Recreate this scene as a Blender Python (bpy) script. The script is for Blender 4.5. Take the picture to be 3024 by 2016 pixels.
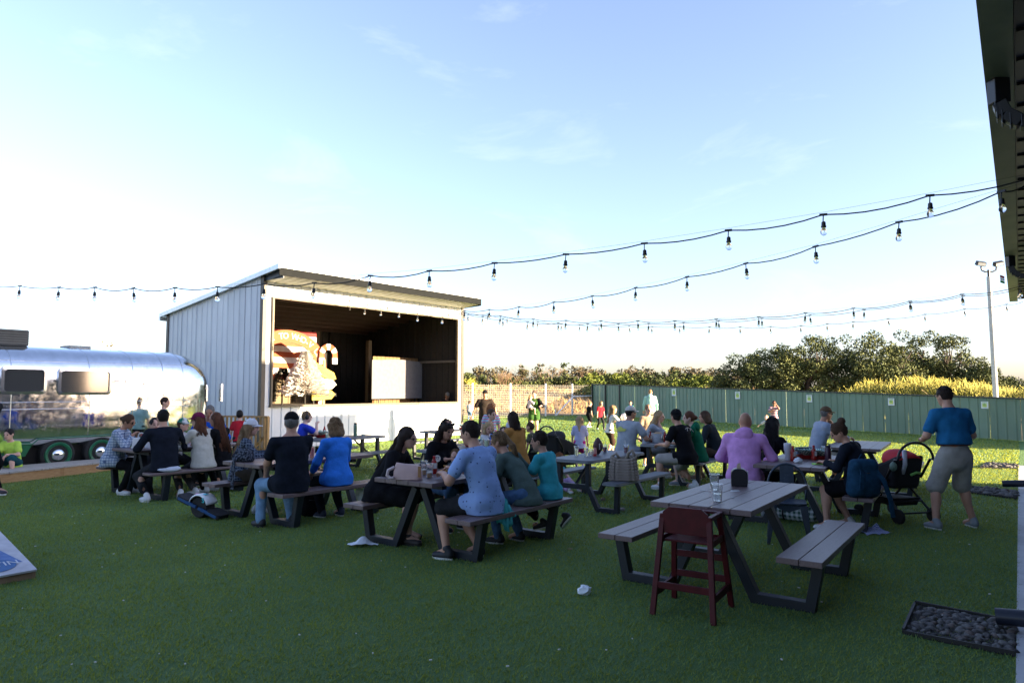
import bpy, math, random
import numpy as np
from mathutils import Vector, Matrix
random.seed(7); RNG = np.random.default_rng(7)
for o in list(bpy.data.objects): bpy.data.objects.remove(o, do_unlink=True)
SC = bpy.context.scene
COL = SC.collection
R = math.radians

# ------------------------------------------------------------------ camera
CAM_H = 1.695; FPX = 2050.0; PITCH = math.atan(142/FPX); IW, IH = 3024, 2016
cd = bpy.data.cameras.new('camera'); cam = bpy.data.objects.new('camera', cd); COL.objects.link(cam)
cd.sensor_width = 36; cd.lens = 36*FPX/IW; cd.clip_end = 2000; cd.clip_start = 0.05
cam.location = (0, 0, CAM_H); cam.rotation_euler = (R(90)+PITCH, 0, 0)
SC.camera = cam

# ------------------------------------------------------------------ sky, sun, exposure
SUN_TO = Vector((0.935, -0.355, 0)).normalized()        # horizontal direction towards the sun
SUN_EL = R(11.0)
w = bpy.data.worlds.new('World'); SC.world = w; w.use_nodes = True
nt = w.node_tree; nt.nodes.clear()
out = nt.nodes.new('ShaderNodeOutputWorld'); bg = nt.nodes.new('ShaderNodeBackground')
sky = nt.nodes.new('ShaderNodeTexSky'); sky.sky_type = 'NISHITA'; sky.sun_disc = False
sky.sun_elevation = SUN_EL; sky.sun_rotation = math.atan2(SUN_TO.x, SUN_TO.y)
sky.altitude = 300; sky.air_density = 1.0; sky.dust_density = 1.6; sky.ozone_density = 3.0
tc = nt.nodes.new('ShaderNodeTexCoord')
# thin wisps of cirrus
mp = nt.nodes.new('ShaderNodeMapping'); mp.inputs['Scale'].default_value = (1.6, 2.2, 5.0); mp.inputs['Rotation'].default_value = (0.35, 0.55, 0.4); mp.inputs['Location'].default_value = (5.3, 2.9, 1.4)
nz = nt.nodes.new('ShaderNodeTexNoise'); nz.inputs['Scale'].default_value = 2.3; nz.inputs['Detail'].default_value = 9; nz.inputs['Roughness'].default_value = .62; nz.inputs['Distortion'].default_value = .5
rp = nt.nodes.new('ShaderNodeValToRGB'); rp.color_ramp.elements[0].position = .58; rp.color_ramp.elements[1].position = .92
rp.color_ramp.elements[1].color = (.30, .30, .30, 1)
mx = nt.nodes.new('ShaderNodeMixRGB'); mx.inputs[2].default_value = (3.0, 3.2, 3.4, 1)
nt.links.new(tc.outputs['Generated'], mp.inputs[0]); nt.links.new(mp.outputs[0], nz.inputs['Vector']); nt.links.new(nz.outputs[0], rp.inputs[0])
hs_ = nt.nodes.new('ShaderNodeHueSaturation'); hs_.inputs['Saturation'].default_value = .84; hs_.inputs['Value'].default_value = 1.0
tint = nt.nodes.new('ShaderNodeMixRGB'); tint.blend_type = 'MULTIPLY'; tint.inputs[0].default_value = 1; tint.inputs[2].default_value = (1.04, .92, 1.0, 1); nt.links.new(sky.outputs[0], tint.inputs[1]); nt.links.new(tint.outputs[0], hs_.inputs['Color'])
nt.links.new(rp.outputs[0], mx.inputs[0]); nt.links.new(hs_.outputs[0], mx.inputs[1])
nt.links.new(mx.outputs[0], bg.inputs[0]); bg.inputs[1].default_value = 0.080
nt.links.new(bg.outputs[0], out.inputs[0])
sd = bpy.data.lights.new('sun', 'SUN'); sun = bpy.data.objects.new('sun', sd); COL.objects.link(sun)
sd.energy = 5.0; sd.angle = R(0.6); sd.color = (1.0, .80, .52)
sdir = Vector((SUN_TO.x*math.cos(SUN_EL), SUN_TO.y*math.cos(SUN_EL), math.sin(SUN_EL)))
sun.rotation_euler = sdir.to_track_quat('Z', 'Y').to_euler(); sun.location = (20, -10, 20)
SC.view_settings.view_transform = 'Standard'; SC.view_settings.look = 'None'
SC.view_settings.gamma = 1.0; SC.view_settings.use_curve_mapping = False
SC.view_settings.exposure = 2.75

# ------------------------------------------------------------------ survey helpers (photograph pixel -> place on the ground)
_fw = np.array([0, math.cos(PITCH), math.sin(PITCH)]); _up = np.array([0, -math.sin(PITCH), math.cos(PITCH)]); _rt = np.array([1., 0, 0])
_C = np.array([0, 0, CAM_H])
def ray(px, py): return _fw + (px-IW/2)/FPX*_rt - (py-IH/2)/FPX*_up
def G(px, py, z=0.0):
    d = ray(px, py); return _C + d*((z-CAM_H)/d[2])
def proj(X):
    d = np.asarray(X, float)-_C; z = d@_fw
    return IW/2+FPX*(d@_rt)/z, IH/2-FPX*(d@_up)/z
def on_line(px, py, A, B):
    """place on the upright plane through plan points A, B that is seen at a pixel"""
    A = np.array(A, float); B = np.array(B, float); n = np.array([-(B-A)[1], (B-A)[0], 0.]); d = ray(px, py)
    t = ((np.array([A[0], A[1], 0])-_C)@n)/(d@n); return _C+t*d

# ------------------------------------------------------------------ materials
def srgb(h):
    if isinstance(h, str):
        h = h.lstrip('#'); c = [int(h[i:i+2], 16)/255 for i in (0, 2, 4)]
        return tuple(x/12.92 if x <= .04045 else ((x+.055)/1.055)**2.4 for x in c)
    return tuple(h)
_M = {}
def mat(name, col, rough=.6, metal=0., var=.12, vscale=8., bump=0., bscale=60., spec=.5, stretch=None, trans=0., ior=1.45, alpha=1., col2=None, coat=0., sheen=0., bdist=.02, rand=0.):
    if name in _M: return _M[name]
    m = bpy.data.materials.new(name); m.use_nodes = True; t = m.node_tree; b = t.nodes['Principled BSDF']
    c = srgb(col); b.inputs['Roughness'].default_value = rough; b.inputs['Metallic'].default_value = metal
    b.inputs['Specular IOR Level'].default_value = spec; b.inputs['IOR'].default_value = ior
    if trans: b.inputs['Transmission Weight'].default_value = trans
    if coat: b.inputs['Coat Weight'].default_value = coat
    if sheen: b.inputs['Sheen Weight'].default_value = sheen
    co = t.nodes.new('ShaderNodeTexCoord'); vec = co.outputs['Object']
    if stretch:
        mpn = t.nodes.new('ShaderNodeMapping'); mpn.inputs['Scale'].default_value = stretch; t.links.new(vec, mpn.inputs[0]); vec = mpn.outputs[0]
    if var or col2:
        n = t.nodes.new('ShaderNodeTexNoise'); n.inputs['Scale'].default_value = vscale; n.inputs['Detail'].default_value = 6; n.inputs['Roughness'].default_value = .6
        t.links.new(vec, n.inputs['Vector'])
        r = t.nodes.new('ShaderNodeValToRGB'); r.color_ramp.elements[0].position = .32; r.color_ramp.elements[1].position = .68
        if col2: c2 = srgb(col2)
        else: c2 = tuple(min(1, x*(1+var)) for x in c); c = tuple(x*(1-var) for x in c)
        r.color_ramp.elements[0].color = (*c, 1); r.color_ramp.elements[1].color = (*c2, 1)
        t.links.new(n.outputs[0], r.inputs[0]); t.links.new(r.outputs[0], b.inputs['Base Color'])
        if rand:
            oi = t.nodes.new('ShaderNodeObjectInfo'); hv = t.nodes.new('ShaderNodeHueSaturation'); mr = t.nodes.new('ShaderNodeMapRange'); mr.inputs['To Min'].default_value = 1-rand; mr.inputs['To Max'].default_value = 1+rand; t.links.new(oi.outputs['Random'], mr.inputs[0]); t.links.new(mr.outputs[0], hv.inputs['Value']); t.links.new(r.outputs[0], hv.inputs['Color']); t.links.new(hv.outputs[0], b.inputs['Base Color'])
    else: b.inputs['Base Color'].default_value = (*c, 1)
    if bump:
        n2 = t.nodes.new('ShaderNodeTexNoise'); n2.inputs['Scale'].default_value = bscale; n2.inputs['Detail'].default_value = 5
        t.links.new(vec, n2.inputs['Vector'])
        bp = t.nodes.new('ShaderNodeBump'); bp.inputs['Strength'].default_value = bump; bp.inputs['Distance'].default_value = bdist
        t.links.new(n2.outputs[0], bp.inputs['Height']); t.links.new(bp.outputs[0], b.inputs['Normal'])
    _M[name] = m; return m
def pattern(m, kind, cols, **kw):
    """printed pattern on cloth: dots, plaid, check, stripes, camo"""
    t = m.node_tree; b = t.nodes['Principled BSDF']; co = t.nodes.new('ShaderNodeTexCoord'); vec = co.outputs['Object']
    cs = [srgb(c) for c in cols]; s = kw.get('scale', 20.)
    def mix(fac, a, c, mode='MIX'):
        n = t.nodes.new('ShaderNodeMixRGB'); n.blend_type = mode
        if hasattr(fac, 'default_value'): t.links.new(fac, n.inputs[0])
        else: n.inputs[0].default_value = fac
        for i, x in ((1, a), (2, c)):
            if isinstance(x, tuple): n.inputs[i].default_value = (*x, 1)
            else: t.links.new(x, n.inputs[i])
        return n.outputs[0]
    def band(axis, sc, lo, soft=.05, phase=0.):
        wv = t.nodes.new('ShaderNodeTexWave'); wv.bands_direction = axis; wv.inputs['Scale'].default_value = sc; wv.inputs['Distortion'].default_value = kw.get('dist', .4); wv.inputs['Detail Scale'].default_value = 1.; wv.inputs['Phase Offset'].default_value = phase
        t.links.new(vec, wv.inputs['Vector'])
        r = t.nodes.new('ShaderNodeValToRGB'); r.color_ramp.elements[0].position = lo; r.color_ramp.elements[1].position = min(1, lo+soft)
        t.links.new(wv.outputs['Fac'], r.inputs[0]); return r.outputs[0]
    if kind == 'dots':
        v = t.nodes.new('ShaderNodeTexVoronoi'); v.inputs['Scale'].default_value = s; v.inputs['Randomness'].default_value = .35; t.links.new(vec, v.inputs['Vector'])
        r = t.nodes.new('ShaderNodeValToRGB'); r.color_ramp.elements[0].position = .13; r.color_ramp.elements[0].color = (1, 1, 1, 1); r.color_ramp.elements[1].position = .19; r.color_ramp.elements[1].color = (0, 0, 0, 1)
        t.links.new(v.outputs['Distance'], r.inputs[0]); o = mix(r.outputs[0], cs[0], cs[1])
    elif kind == 'plaid':
        o = mix(band('Z', s, .5, .3), cs[0], cs[1]); o2 = mix(band('X', s, .5, .3), cs[0], cs[1]); o3 = mix(band('Y', s, .5, .3), cs[0], cs[1]); o = mix(.5, o, mix(.5, o2, o3))
        o = mix(band('Z', s*1.0, .90, .06, 1.5), o, cs[2]); o = mix(band('X', s, .92, .06, 1.5), o, cs[2]); o = mix(band('Y', s, .92, .06, 1.5), o, cs[2])
    elif kind == 'check':
        k = t.nodes.new('ShaderNodeTexChecker'); k.inputs['Scale'].default_value = s; k.inputs[1].default_value = (*cs[0], 1); k.inputs[2].default_value = (*cs[1], 1); t.links.new(vec, k.inputs['Vector']); o = k.outputs[0]
    elif kind == 'gingham':
        o = mix(band('X', s, .5, .02), cs[0], cs[1]); o2 = mix(band(kw.get('ax2', 'Z'), s, .5, .02), cs[0], cs[1]); o = mix(.5, o, o2)
    elif kind == 'stripes':
        o = mix(band(kw.get('axis', 'Z'), s, .5, .05), cs[0], cs[1])
        if len(cs) > 2: o = mix(band(kw.get('axis', 'Z'), s*.5, .72, .05, 2.0), o, cs[2])
    elif kind == 'camo':
        n = t.nodes.new('ShaderNodeTexNoise'); n.inputs['Scale'].default_value = s; n.inputs['Detail'].default_value = 3; t.links.new(vec, n.inputs['Vector'])
        r = t.nodes.new('ShaderNodeValToRGB'); r.color_ramp.elements[0].position = .45; r.color_ramp.elements[1].position = .55
        r.color_ramp.elements[0].color = (*cs[0], 1); r.color_ramp.elements[1].color = (*cs[1], 1); t.links.new(n.outputs[0], r.inputs[0]); o = r.outputs[0]
    t.links.new(o, b.inputs['Base Color']); return m
def cloth(name, col, var=.10, **kw):
    return mat('cloth_'+name, col, rough=.88, var=var, vscale=14, bump=.45, bscale=9, bdist=.04, spec=.10, **kw)

# ------------------------------------------------------------------ mesh helpers
def tag(o, label=None, cat=None, group=None, kind=None):
    if label: o['label'] = label
    if cat: o['category'] = cat
    if group: o['group'] = group
    if kind: o['kind'] = kind
    return o
def empty(name, loc=(0, 0, 0), rz=0., label=None, cat=None, group=None):
    o = bpy.data.objects.new(name, None); COL.objects.link(o); o.location = loc; o.rotation_euler = (0, 0, rz); o.empty_display_size = .1
    return tag(o, label, cat, group)
def link(name, me, m=None, parent=None, loc=None, rot=None):
    o = bpy.data.objects.new(name, me); COL.objects.link(o)
    if m is not None and not me.materials: me.materials.append(m)
    if parent: o.parent = parent
    if loc is not None: o.location = loc
    if rot is not None: o.rotation_euler = rot
    return o
def quads_mesh(name, V, F, smooth=True):
    """fast mesh from numpy vertices and equal-sided faces"""
    me = bpy.data.meshes.new(name); V = np.asarray(V, np.float32); F = np.asarray(F, np.int32); k = F.shape[1]
    me.vertices.add(len(V)); me.vertices.foreach_set('co', V.ravel())
    me.loops.add(F.size); me.loops.foreach_set('vertex_index', F.ravel())
    me.polygons.add(len(F)); me.polygons.foreach_set('loop_start', np.arange(0, F.size, k, dtype=np.int32)); me.polygons.foreach_set('loop_total', np.full(len(F), k, np.int32))
    me.polygons.foreach_set('use_smooth', np.full(len(F), smooth)); me.update(calc_edges=True); me.validate(); return me
class MB:
    def __init__(s): s.v = []; s.f = []
    def add(s, V, F):
        b = len(s.v); s.v += [tuple(x) for x in V]; s.f += [tuple(i+b for i in q) for q in F]; return s
    def box(s, c, d, M=None):
        x, y, z = (k/2 for k in d)
        V = [Vector((a, b, e)) for a in (-x, x) for b in (-y, y) for e in (-z, z)]
        if M is not None: V = [M @ v for v in V]
        V = [v+Vector(c) for v in V]
        return s.add(V, [(0, 1, 3, 2), (4, 6, 7, 5), (0, 4, 5, 1), (2, 3, 7, 6), (0, 2, 6, 4), (1, 5, 7, 3)])
    def hexa(s, b, t):
        return s.add(list(b)+list(t), [(3, 2, 1, 0), (4, 5, 6, 7), (0, 1, 5, 4), (1, 2, 6, 5), (2, 3, 7, 6), (3, 0, 4, 7)])
    def bar(s, a, b, wx, wy, upv=(0, 0, 1)):
        a = Vector(a); b = Vector(b); d = (b-a).normalized(); u = Vector(upv)
        if abs(d.dot(u)) > .98: u = Vector((0, 1, 0))
        x = d.cross(u).normalized(); y = x.cross(d)
        q = [x*i*wx/2+y*j*wy/2 for i, j in ((-1, -1), (1, -1), (1, 1), (-1, 1))]
        return s.hexa([a+k for k in q], [b+k for k in q])
    def tube(s, P, r, n=8, cap=True):
        P = [Vector(p) for p in P]; rr = r if isinstance(r, (list, tuple)) else [r]*len(P); b = len(s.v); prev = None
        for i, p in enumerate(P):
            d = (P[min(i+1, len(P)-1)]-P[max(i-1, 0)]).normalized()
            if prev is None: x = d.orthogonal().normalized()
            else:
                x = prev-d*prev.dot(d); x = x.normalized() if x.length > 1e-5 else d.orthogonal().normalized()
            prev = x; y = d.cross(x)
            for k in range(n):
                a = 2*math.pi*k/n; s.v.append(tuple(p+(x*math.cos(a)+y*math.sin(a))*rr[i]))
        for i in range(len(P)-1):
            for k in range(n): s.f.append((b+i*n+k, b+i*n+(k+1) % n, b+(i+1)*n+(k+1) % n, b+(i+1)*n+k))
        if cap: s.f.append(tuple(b+k for k in reversed(range(n)))); s.f.append(tuple(b+(len(P)-1)*n+k for k in range(n)))
        return s
    def lathe(s, prof, n=20, c=(0, 0, 0), M=None, cap=True):
        b = len(s.v); c = Vector(c)
        for r, z in prof:
            for k in range(n):
                a = 2*math.pi*k/n; p = Vector((r*math.cos(a), r*math.sin(a), z))
                if M is not None: p = M @ p
                s.v.append(tuple(p+c))
        for i in range(len(prof)-1):
            for k in range(n): s.f.append((b+i*n+k, b+i*n+(k+1) % n, b+(i+1)*n+(k+1) % n, b+(i+1)*n+k))
        if cap: s.f.append(tuple(b+k for k in reversed(range(n)))); s.f.append(tuple(b+(len(prof)-1)*n+k for k in range(n)))
        return s
    def ball(s, c, r, n=12, m=8, M=None):
        r = (r, r, r) if not isinstance(r, (tuple, list)) else r; b = len(s.v); c = Vector(c)
        for i in range(1, m):
            th = math.pi*i/m
            for k in range(n):
                a = 2*math.pi*k/n; p = Vector((r[0]*math.sin(th)*math.cos(a), r[1]*math.sin(th)*math.sin(a), -r[2]*math.cos(th)))
                if M is not None: p = M @ p
                s.v.append(tuple(p+c))
        lo = Vector((0, 0, -r[2])); hi = Vector((0, 0, r[2]))
        if M is not None: lo = M @ lo; hi = M @ hi
        s.v.append(tuple(lo+c)); s.v.append(tuple(hi+c)); L = len(s.v)-2
        for i in range(m-2):
            for k in range(n): s.f.append((b+i*n+k, b+i*n+(k+1) % n, b+(i+1)*n+(k+1) % n, b+(i+1)*n+k))
        for k in range(n): s.f.append((L, b+(k+1) % n, b+k)); s.f.append((L+1, b+(m-2)*n+k, b+(m-2)*n+(k+1) % n))
        return s
    def prism(s, poly, a, b, ax='y'):
        """2-D outline extruded from a to b along an axis (outline in the other two, order x,z / x,y / y,z)"""
        n = len(poly)
        def P(p, t): return {'y': (p[0], t, p[1]), 'z': (p[0], p[1], t), 'x': (t, p[0], p[1])}[ax]
        V = [P(p, a) for p in poly]+[P(p, b) for p in poly]
        F = [tuple(reversed(range(n))), tuple(range(n, 2*n))]+[(i, (i+1) % n, n+(i+1) % n, n+i) for i in range(n)]
        return s.add(V, F)
    def xf(s, M):
        s.v = [tuple(M @ Vector(p)) for p in s.v]; return s
    def build(s, name, m, parent=None, smooth=False, bevel=0., loc=None, rot=None, seg=2):
        me = bpy.data.meshes.new(name); me.from_pydata(s.v, [], s.f); me.validate()
        import bmesh
        bm = bmesh.new(); bm.from_mesh(me); bmesh.ops.recalc_face_normals(bm, faces=bm.faces); bm.to_mesh(me); bm.free()
        if smooth:
            me.polygons.foreach_set('use_smooth', [True]*len(me.polygons))
            if smooth == 'auto': me.set_sharp_from_angle(angle=R(38))
        o = link(name, me, m, parent, loc, rot)
        if bevel:
            bv = o.modifiers.new('bevel', 'BEVEL'); bv.width = bevel; bv.segments = seg; bv.limit_method = 'ANGLE'; bv.angle_limit = R(40)
        return o
def strip(path, wd):
    """mitred outline of a bent flat bar (2-D path, width)"""
    L = []; Rr = []; n = len(path)
    for i, p in enumerate(path):
        p = Vector(p); d0 = (p-Vector(path[i-1])).normalized() if i else None; d1 = (Vector(path[i+1])-p).normalized() if i < n-1 else None
        if d0 is None: d0 = d1
        if d1 is None: d1 = d0
        n0 = Vector((-d0.y, d0.x)); n1 = Vector((-d1.y, d1.x)); mm = (n0+n1).normalized(); k = wd/2/max(.35, mm.dot(n0))
        L.append(p+mm*k); Rr.append(p-mm*k)
    return [tuple(p) for p in L]+[tuple(p) for p in reversed(Rr)]
def rrect(x0, x1, y0, y1, r, n=5):
    P = []
    for cx, cy, a0 in ((x1-r, y1-r, 0), (x0+r, y1-r, 90), (x0+r, y0+r, 180), (x1-r, y0+r, 270)):
        for k in range(n+1):
            a = R(a0+90*k/n); P.append((cx+r*math.cos(a), cy+r*math.sin(a)))
    return P
def copy_tree(o, parent=None, label=None):
    c = o.copy(); COL.objects.link(c)
    if parent: c.parent = parent
    if label: c['label'] = label
    for ch in list(o.children): copy_tree(ch, c)
    return c
def text_mesh(name, txt, size, m, parent, loc, rot, ext=.004, align='CENTER', shear=0.):
    cu = bpy.data.curves.new(name, 'FONT'); cu.body = txt; cu.size = size; cu.extrude = ext; cu.align_x = align; cu.align_y = 'CENTER'; cu.shear = shear; cu.resolution_u = 3
    ob = bpy.data.objects.new(name, cu); me = bpy.data.meshes.new_from_object(ob); bpy.data.objects.remove(ob); bpy.data.curves.remove(cu)
    me.materials.clear(); return link(name, me, m, parent, loc, rot)
# ================================================================== THE SETTING
YU = 0.63
U = Vector((math.sin(YU), math.cos(YU), 0)); N = Vector((math.cos(YU), -math.sin(YU), 0))     # along the bar building / away from the lawn
def B(s, o, z=0.): return U*s+N*o+Vector((0, 0, z))

def node_mat(name):
    m = bpy.data.materials.new(name); m.use_nodes = True; t = m.node_tree; return m, t, t.nodes['Principled BSDF']
def noise(t, vec, scale, detail=6, rough=.6):
    n = t.nodes.new('ShaderNodeTexNoise'); n.inputs['Scale'].default_value = scale; n.inputs['Detail'].default_value = detail; n.inputs['Roughness'].default_value = rough
    t.links.new(vec, n.inputs['Vector']); return n.outputs[0]
def ramp(t, fac, stops):
    r = t.nodes.new('ShaderNodeValToRGB'); e = r.color_ramp.elements
    while len(e) < len(stops): e.new(.5)
    for k, (p, c) in zip(e, stops): k.position = p; k.color = (*srgb(c), 1)
    t.links.new(fac, r.inputs[0]); return r.outputs[0]
def mixc(t, a, b, fac, mode='MIX'):
    n = t.nodes.new('ShaderNodeMixRGB'); n.blend_type = mode
    if isinstance(fac, float): n.inputs[0].default_value = fac
    else: t.links.new(fac, n.inputs[0])
    t.links.new(a, n.inputs[1]); t.links.new(b, n.inputs[2]); return n.outputs[0]
def bumpn(t, b, fac, strength, dist=.02):
    bp = t.nodes.new('ShaderNodeBump'); bp.inputs['Strength'].default_value = strength; bp.inputs['Distance'].default_value = dist
    t.links.new(fac, bp.inputs['Height']); t.links.new(bp.outputs[0], b.inputs['Normal'])

# artificial turf
M_TURF, t, b = node_mat('turf'); co = t.nodes.new('ShaderNodeTexCoord').outputs['Object']
c1 = ramp(t, noise(t, co, .55, 7, .65), [(.32, (.070, .155, .048)), (.5, (.105, .205, .060)), (.68, (.150, .265, .080))]); c2 = ramp(t, noise(t, co, 95, 3, .7), [(.3, (.022, .050, .016)), (.5, (.125, .225, .068)), (.75, (.21, .32, .11))])
t.links.new(mixc(t, c1, c2, .62), b.inputs['Base Color']); b.inputs['Roughness'].default_value = .75; b.inputs['Specular IOR Level'].default_value = .25
bumpn(t, b, noise(t, co, 130, 4, .7), .9, .03)
M_BLADE, t, b = node_mat('turf_blade'); co = t.nodes.new('ShaderNodeTexCoord').outputs['Object']
c1 = ramp(t, noise(t, co, .55, 7, .65), [(.32, (.075, .165, .050)), (.5, (.115, .220, .064)), (.68, (.160, .280, .085))]); c2 = ramp(t, noise(t, co, 47, 2), [(.32, (.060, .120, .036)), (.66, (.22, .33, .11))])
gi = t.nodes.new('ShaderNodeNewGeometry').outputs['Random Per Island']; bc = mixc(t, mixc(t, c1, c2, .45), ramp(t, gi, [(0., (.58, .60, .62)), (.55, (.92, .92, .92)), (1., (1., 1., .92))]), 1.0, 'MULTIPLY'); hv = t.nodes.new('ShaderNodeHueSaturation'); hv.inputs['Value'].default_value = 1.2; hv.inputs['Saturation'].default_value = .93; t.links.new(bc, hv.inputs['Color']); bc = hv.outputs[0]; t.links.new(bc, b.inputs['Base Color']); b.inputs['Roughness'].default_value = .55; b.inputs['Specular IOR Level'].default_value = .3
tl = t.nodes.new('ShaderNodeBsdfTranslucent'); ms = t.nodes.new('ShaderNodeMixShader'); ms.inputs[0].default_value = .40; yl = t.nodes.new('ShaderNodeMixRGB'); yl.blend_type = 'MULTIPLY'; yl.inputs[0].default_value = 1; yl.inputs[2].default_value = (2.8, 1.75, .35, 1); t.links.new(bc, yl.inputs[1]); t.links.new(yl.outputs[0], tl.inputs[0]); t.links.new(b.outputs[0], ms.inputs[1]); t.links.new(tl.outputs[0], ms.inputs[2]); t.links.new(ms.outputs[0], t.nodes['Material Output'].inputs[0])
g = MB().add([(-900, -900, -.06), (900, -900, -.06), (900, 900, -.06), (-900, 900, -.06)], [(0, 1, 2, 3)]).build('ground', mat('dry_soil', (.30, .22, .12), rough=1, col2=(.38, .29, .16), vscale=.05)); tag(g, kind='structure')
lawn = MB().add([(-45, -6, 0), (-45, -12, 0), (30, -12, 0), (30, -5, 0), (5.6, 47.6, 0)], [(0, 1, 2, 3, 4)]).build('lawn', M_TURF); tag(lawn, kind='structure')
# turf pile near the viewer: short leaning blades
def blades(n, dmin, dmax, hgt, wid):
    d = np.sqrt(RNG.random(n)*(dmax**2-dmin**2)+dmin**2); x = (RNG.random(n)*1.62-.81)*d
    s = x*U.x+d*U.y; o = x*N.x+d*N.y; keep = (o < -.075); x = x[keep]; d = d[keep]; n = len(x)
    a = RNG.random(n)*2*np.pi; hh = hgt*(.6+.7*RNG.random(n)); lx = RNG.normal(0, .6, n)*hh+.25*hh; ly = RNG.normal(0, .6, n)*hh; ww = wid*(.7+.6*RNG.random(n))
    dx = np.cos(a)*ww/2; dy = np.sin(a)*ww/2; z0 = np.zeros(n)
    V = np.stack([np.stack([x-dx, d-dy, z0], 1), np.stack([x+dx, d+dy, z0], 1), np.stack([x+lx*.9+dx*.3, d+ly*.9+dy*.3, hh], 1)], 1).reshape(-1, 3)
    return V
V = np.concatenate([blades(190000, 3.9, 9.5, .022, .0075), blades(120000, 9.5, 15, .026, .013), blades(150000, 15, 28, .034, .026), blades(90000, 28, 46, .045, .05)]); F = np.arange(len(V)).reshape(-1, 3)
me = quads_mesh('turf_pile', V, F, False); o = link('turf_pile', me, M_BLADE); tag(o, 'short green artificial turf pile covering the lawn', 'turf', kind='stuff')

# dry field behind the wire fence, rising to the brush
M_FIELD, t, b = node_mat('dry_field'); co = t.nodes.new('ShaderNodeTexCoord').outputs['Object']
t.links.new(mixc(t, ramp(t, noise(t, co, .12, 6), [(.35, (.24, .145, .06)), (.6, (.32, .21, .10)), (.75, (.42, .33, .20))]), ramp(t, noise(t, co, 2.2, 5, .75), [(.3, (.10, .06, .03)), (.7, (.36, .25, .12))]), .5), b.inputs['Base Color']); b.inputs['Roughness'].default_value = 1; bumpn(t, b, noise(t, co, 9, 6, .7), .5, .1)
def field_z(x, y):
    k = min(1, max(0, (y-46-.0*x)/46)); z = 2.0*k**1.2
    z += 1.0*math.exp(-((x+4)**2/70+(y-70)**2/90))+.5*math.exp(-((x-3)**2/40+(y-62)**2/40))+.12*math.sin(x*.7+y*.3)*k
    return z-.03
nx, ny = 60, 40; FV = []
for j in range(ny):
    for i in range(nx):
        y = 24+j*(170-24)/(ny-1); x = -60+i*(150)/(nx-1); FV.append((x, y, field_z(x, y) if y > 44 else -.03))
fo = link('field', quads_mesh('field', FV, [(j*nx+i, j*nx+i+1, (j+1)*nx+i+1, (j+1)*nx+i) for j in range(ny-1) for i in range(nx-1)]), M_FIELD); tag(fo, kind='structure')
# tufts of dead grass on the field
n = 16000; gx = RNG.random(n)*60-22; gy = 49+RNG.random(n)**1.3*45; gy = np.maximum(gy, 45.5+np.maximum(0, (5.4-gx)*-1.0)); ok = gy > 43+(gx-0.3)*.0; V = []; 
for x, y in zip(gx, gy):
    if y < 39.8+(x+2.93)*1.047+1 and x < 6: continue
    z = field_z(x, y); h = random.uniform(.10, .42); a = random.random()*6.28; wv = random.uniform(.02, .07)
    V += [(x-math.cos(a)*wv, y-math.sin(a)*wv, z), (x+math.cos(a)*wv, y+math.sin(a)*wv, z), (x+random.gauss(0, .2), y+random.gauss(0, .2), z+h)]
o = link('dry_grass', quads_mesh('dry_grass', V, np.arange(len(V)).reshape(-1, 3), False), mat('dead_grass', (.24, .15, .06), rough=1, col2=(.38, .26, .12), vscale=.6)); tag(o, 'dead tan grass over the field behind the wire fence', 'dry grass', kind='stuff')

# ---------------------------------------------------------------- bar building at the right edge: canopy above the viewer, slab below
M_CONC = mat('concrete', (.42, .42, .43), rough=.9, col2=(.56, .56, .57), vscale=2.2, bump=.25, bscale=35)
M_BLACKMETAL = mat('black_metal', (.012, .013, .015), rough=.45, var=.2)
M_FASCIA = mat('olive_fascia', (.16, .17, .10), rough=.55, var=.15, vscale=3, stretch=(1, 1, 1))
mb = MB(); q = [B(-8, -.085), B(19.3, -.085), B(19.3, 9), B(-8, 9)]
mb.hexa([v+Vector((0, 0, -.05)) for v in q], [v+Vector((0, 0, .012)) for v in q]); tag(mb.build('concrete_walk', M_CONC), kind='structure')
bar = empty('bar_building', B(6, 6), 0, 'dark metal building with a deep ribbed canopy at the right edge', 'building')
def bpart(name, s0, s1, o0, o1, z0, z1, m, **kw):
    mb = MB(); P = [B(s0, o0), B(s0, o1), B(s1, o1), B(s1, o0)]; off = B(6, 6)
    mb.hexa([p+Vector((0, 0, z0))-off for p in P], [p+Vector((0, 0, z1))-off for p in P]); return mb.build(name, m, bar, **kw)
bpart('wall', -8, 15.9, 1.6, 6, 0, 3.72, mat('dark_siding', (.05, .055, .06), rough=.5))
bpart('unseen_shade_block', -8, 15.9, 6, 16, 0, 8.0, mat('dark_siding', (.05, .055, .06)))  # tall unseen mass, added so that its shadow covers the trailer
bpart('canopy', -8, 19.5, .06, 3.2, 3.76, 4.4, M_BLACKMETAL); bpart('unseen_shade_box', -8, 17.4, .06, 3.2, 4.4, 5.9, M_BLACKMETAL)  # box over the canopy is added out of view to shade the stage front
bpart('gutter', -8, 19.5, -.10, .055, 3.70, 3.95, M_FASCIA)
for k in range(62):
    s = -7.5+k*.44; bpart('soffit_rib', s, s+.10, .07, 3.1, 3.742, 3.758, M_BLACKMETAL)
def downspout(s):
    p = [B(s, -.03, 3.72), B(s, -.03, 3.54), B(s, .0, 3.46), B(s, .08, 3.39), B(s, .3, 3.34), B(s, 1.6, 3.25)]
    mb = MB()
    for a, c in zip(p, p[1:]): mb.bar(a-B(6, 6), c-B(6, 6), .10, .08)
    for k in range(7):
        f = k/6; mb.bar(B(s-.054, -.05+.30*f*f, 3.52-.17*f**.7)-B(6, 6), B(s+.054, -.05+.30*f*f, 3.52-.17*f**.7)-B(6, 6), .010, .085)
    mb.build('downspout', M_BLACKMETAL, bar, bevel=.006)
downspout(5.4); downspout(12.8)
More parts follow.
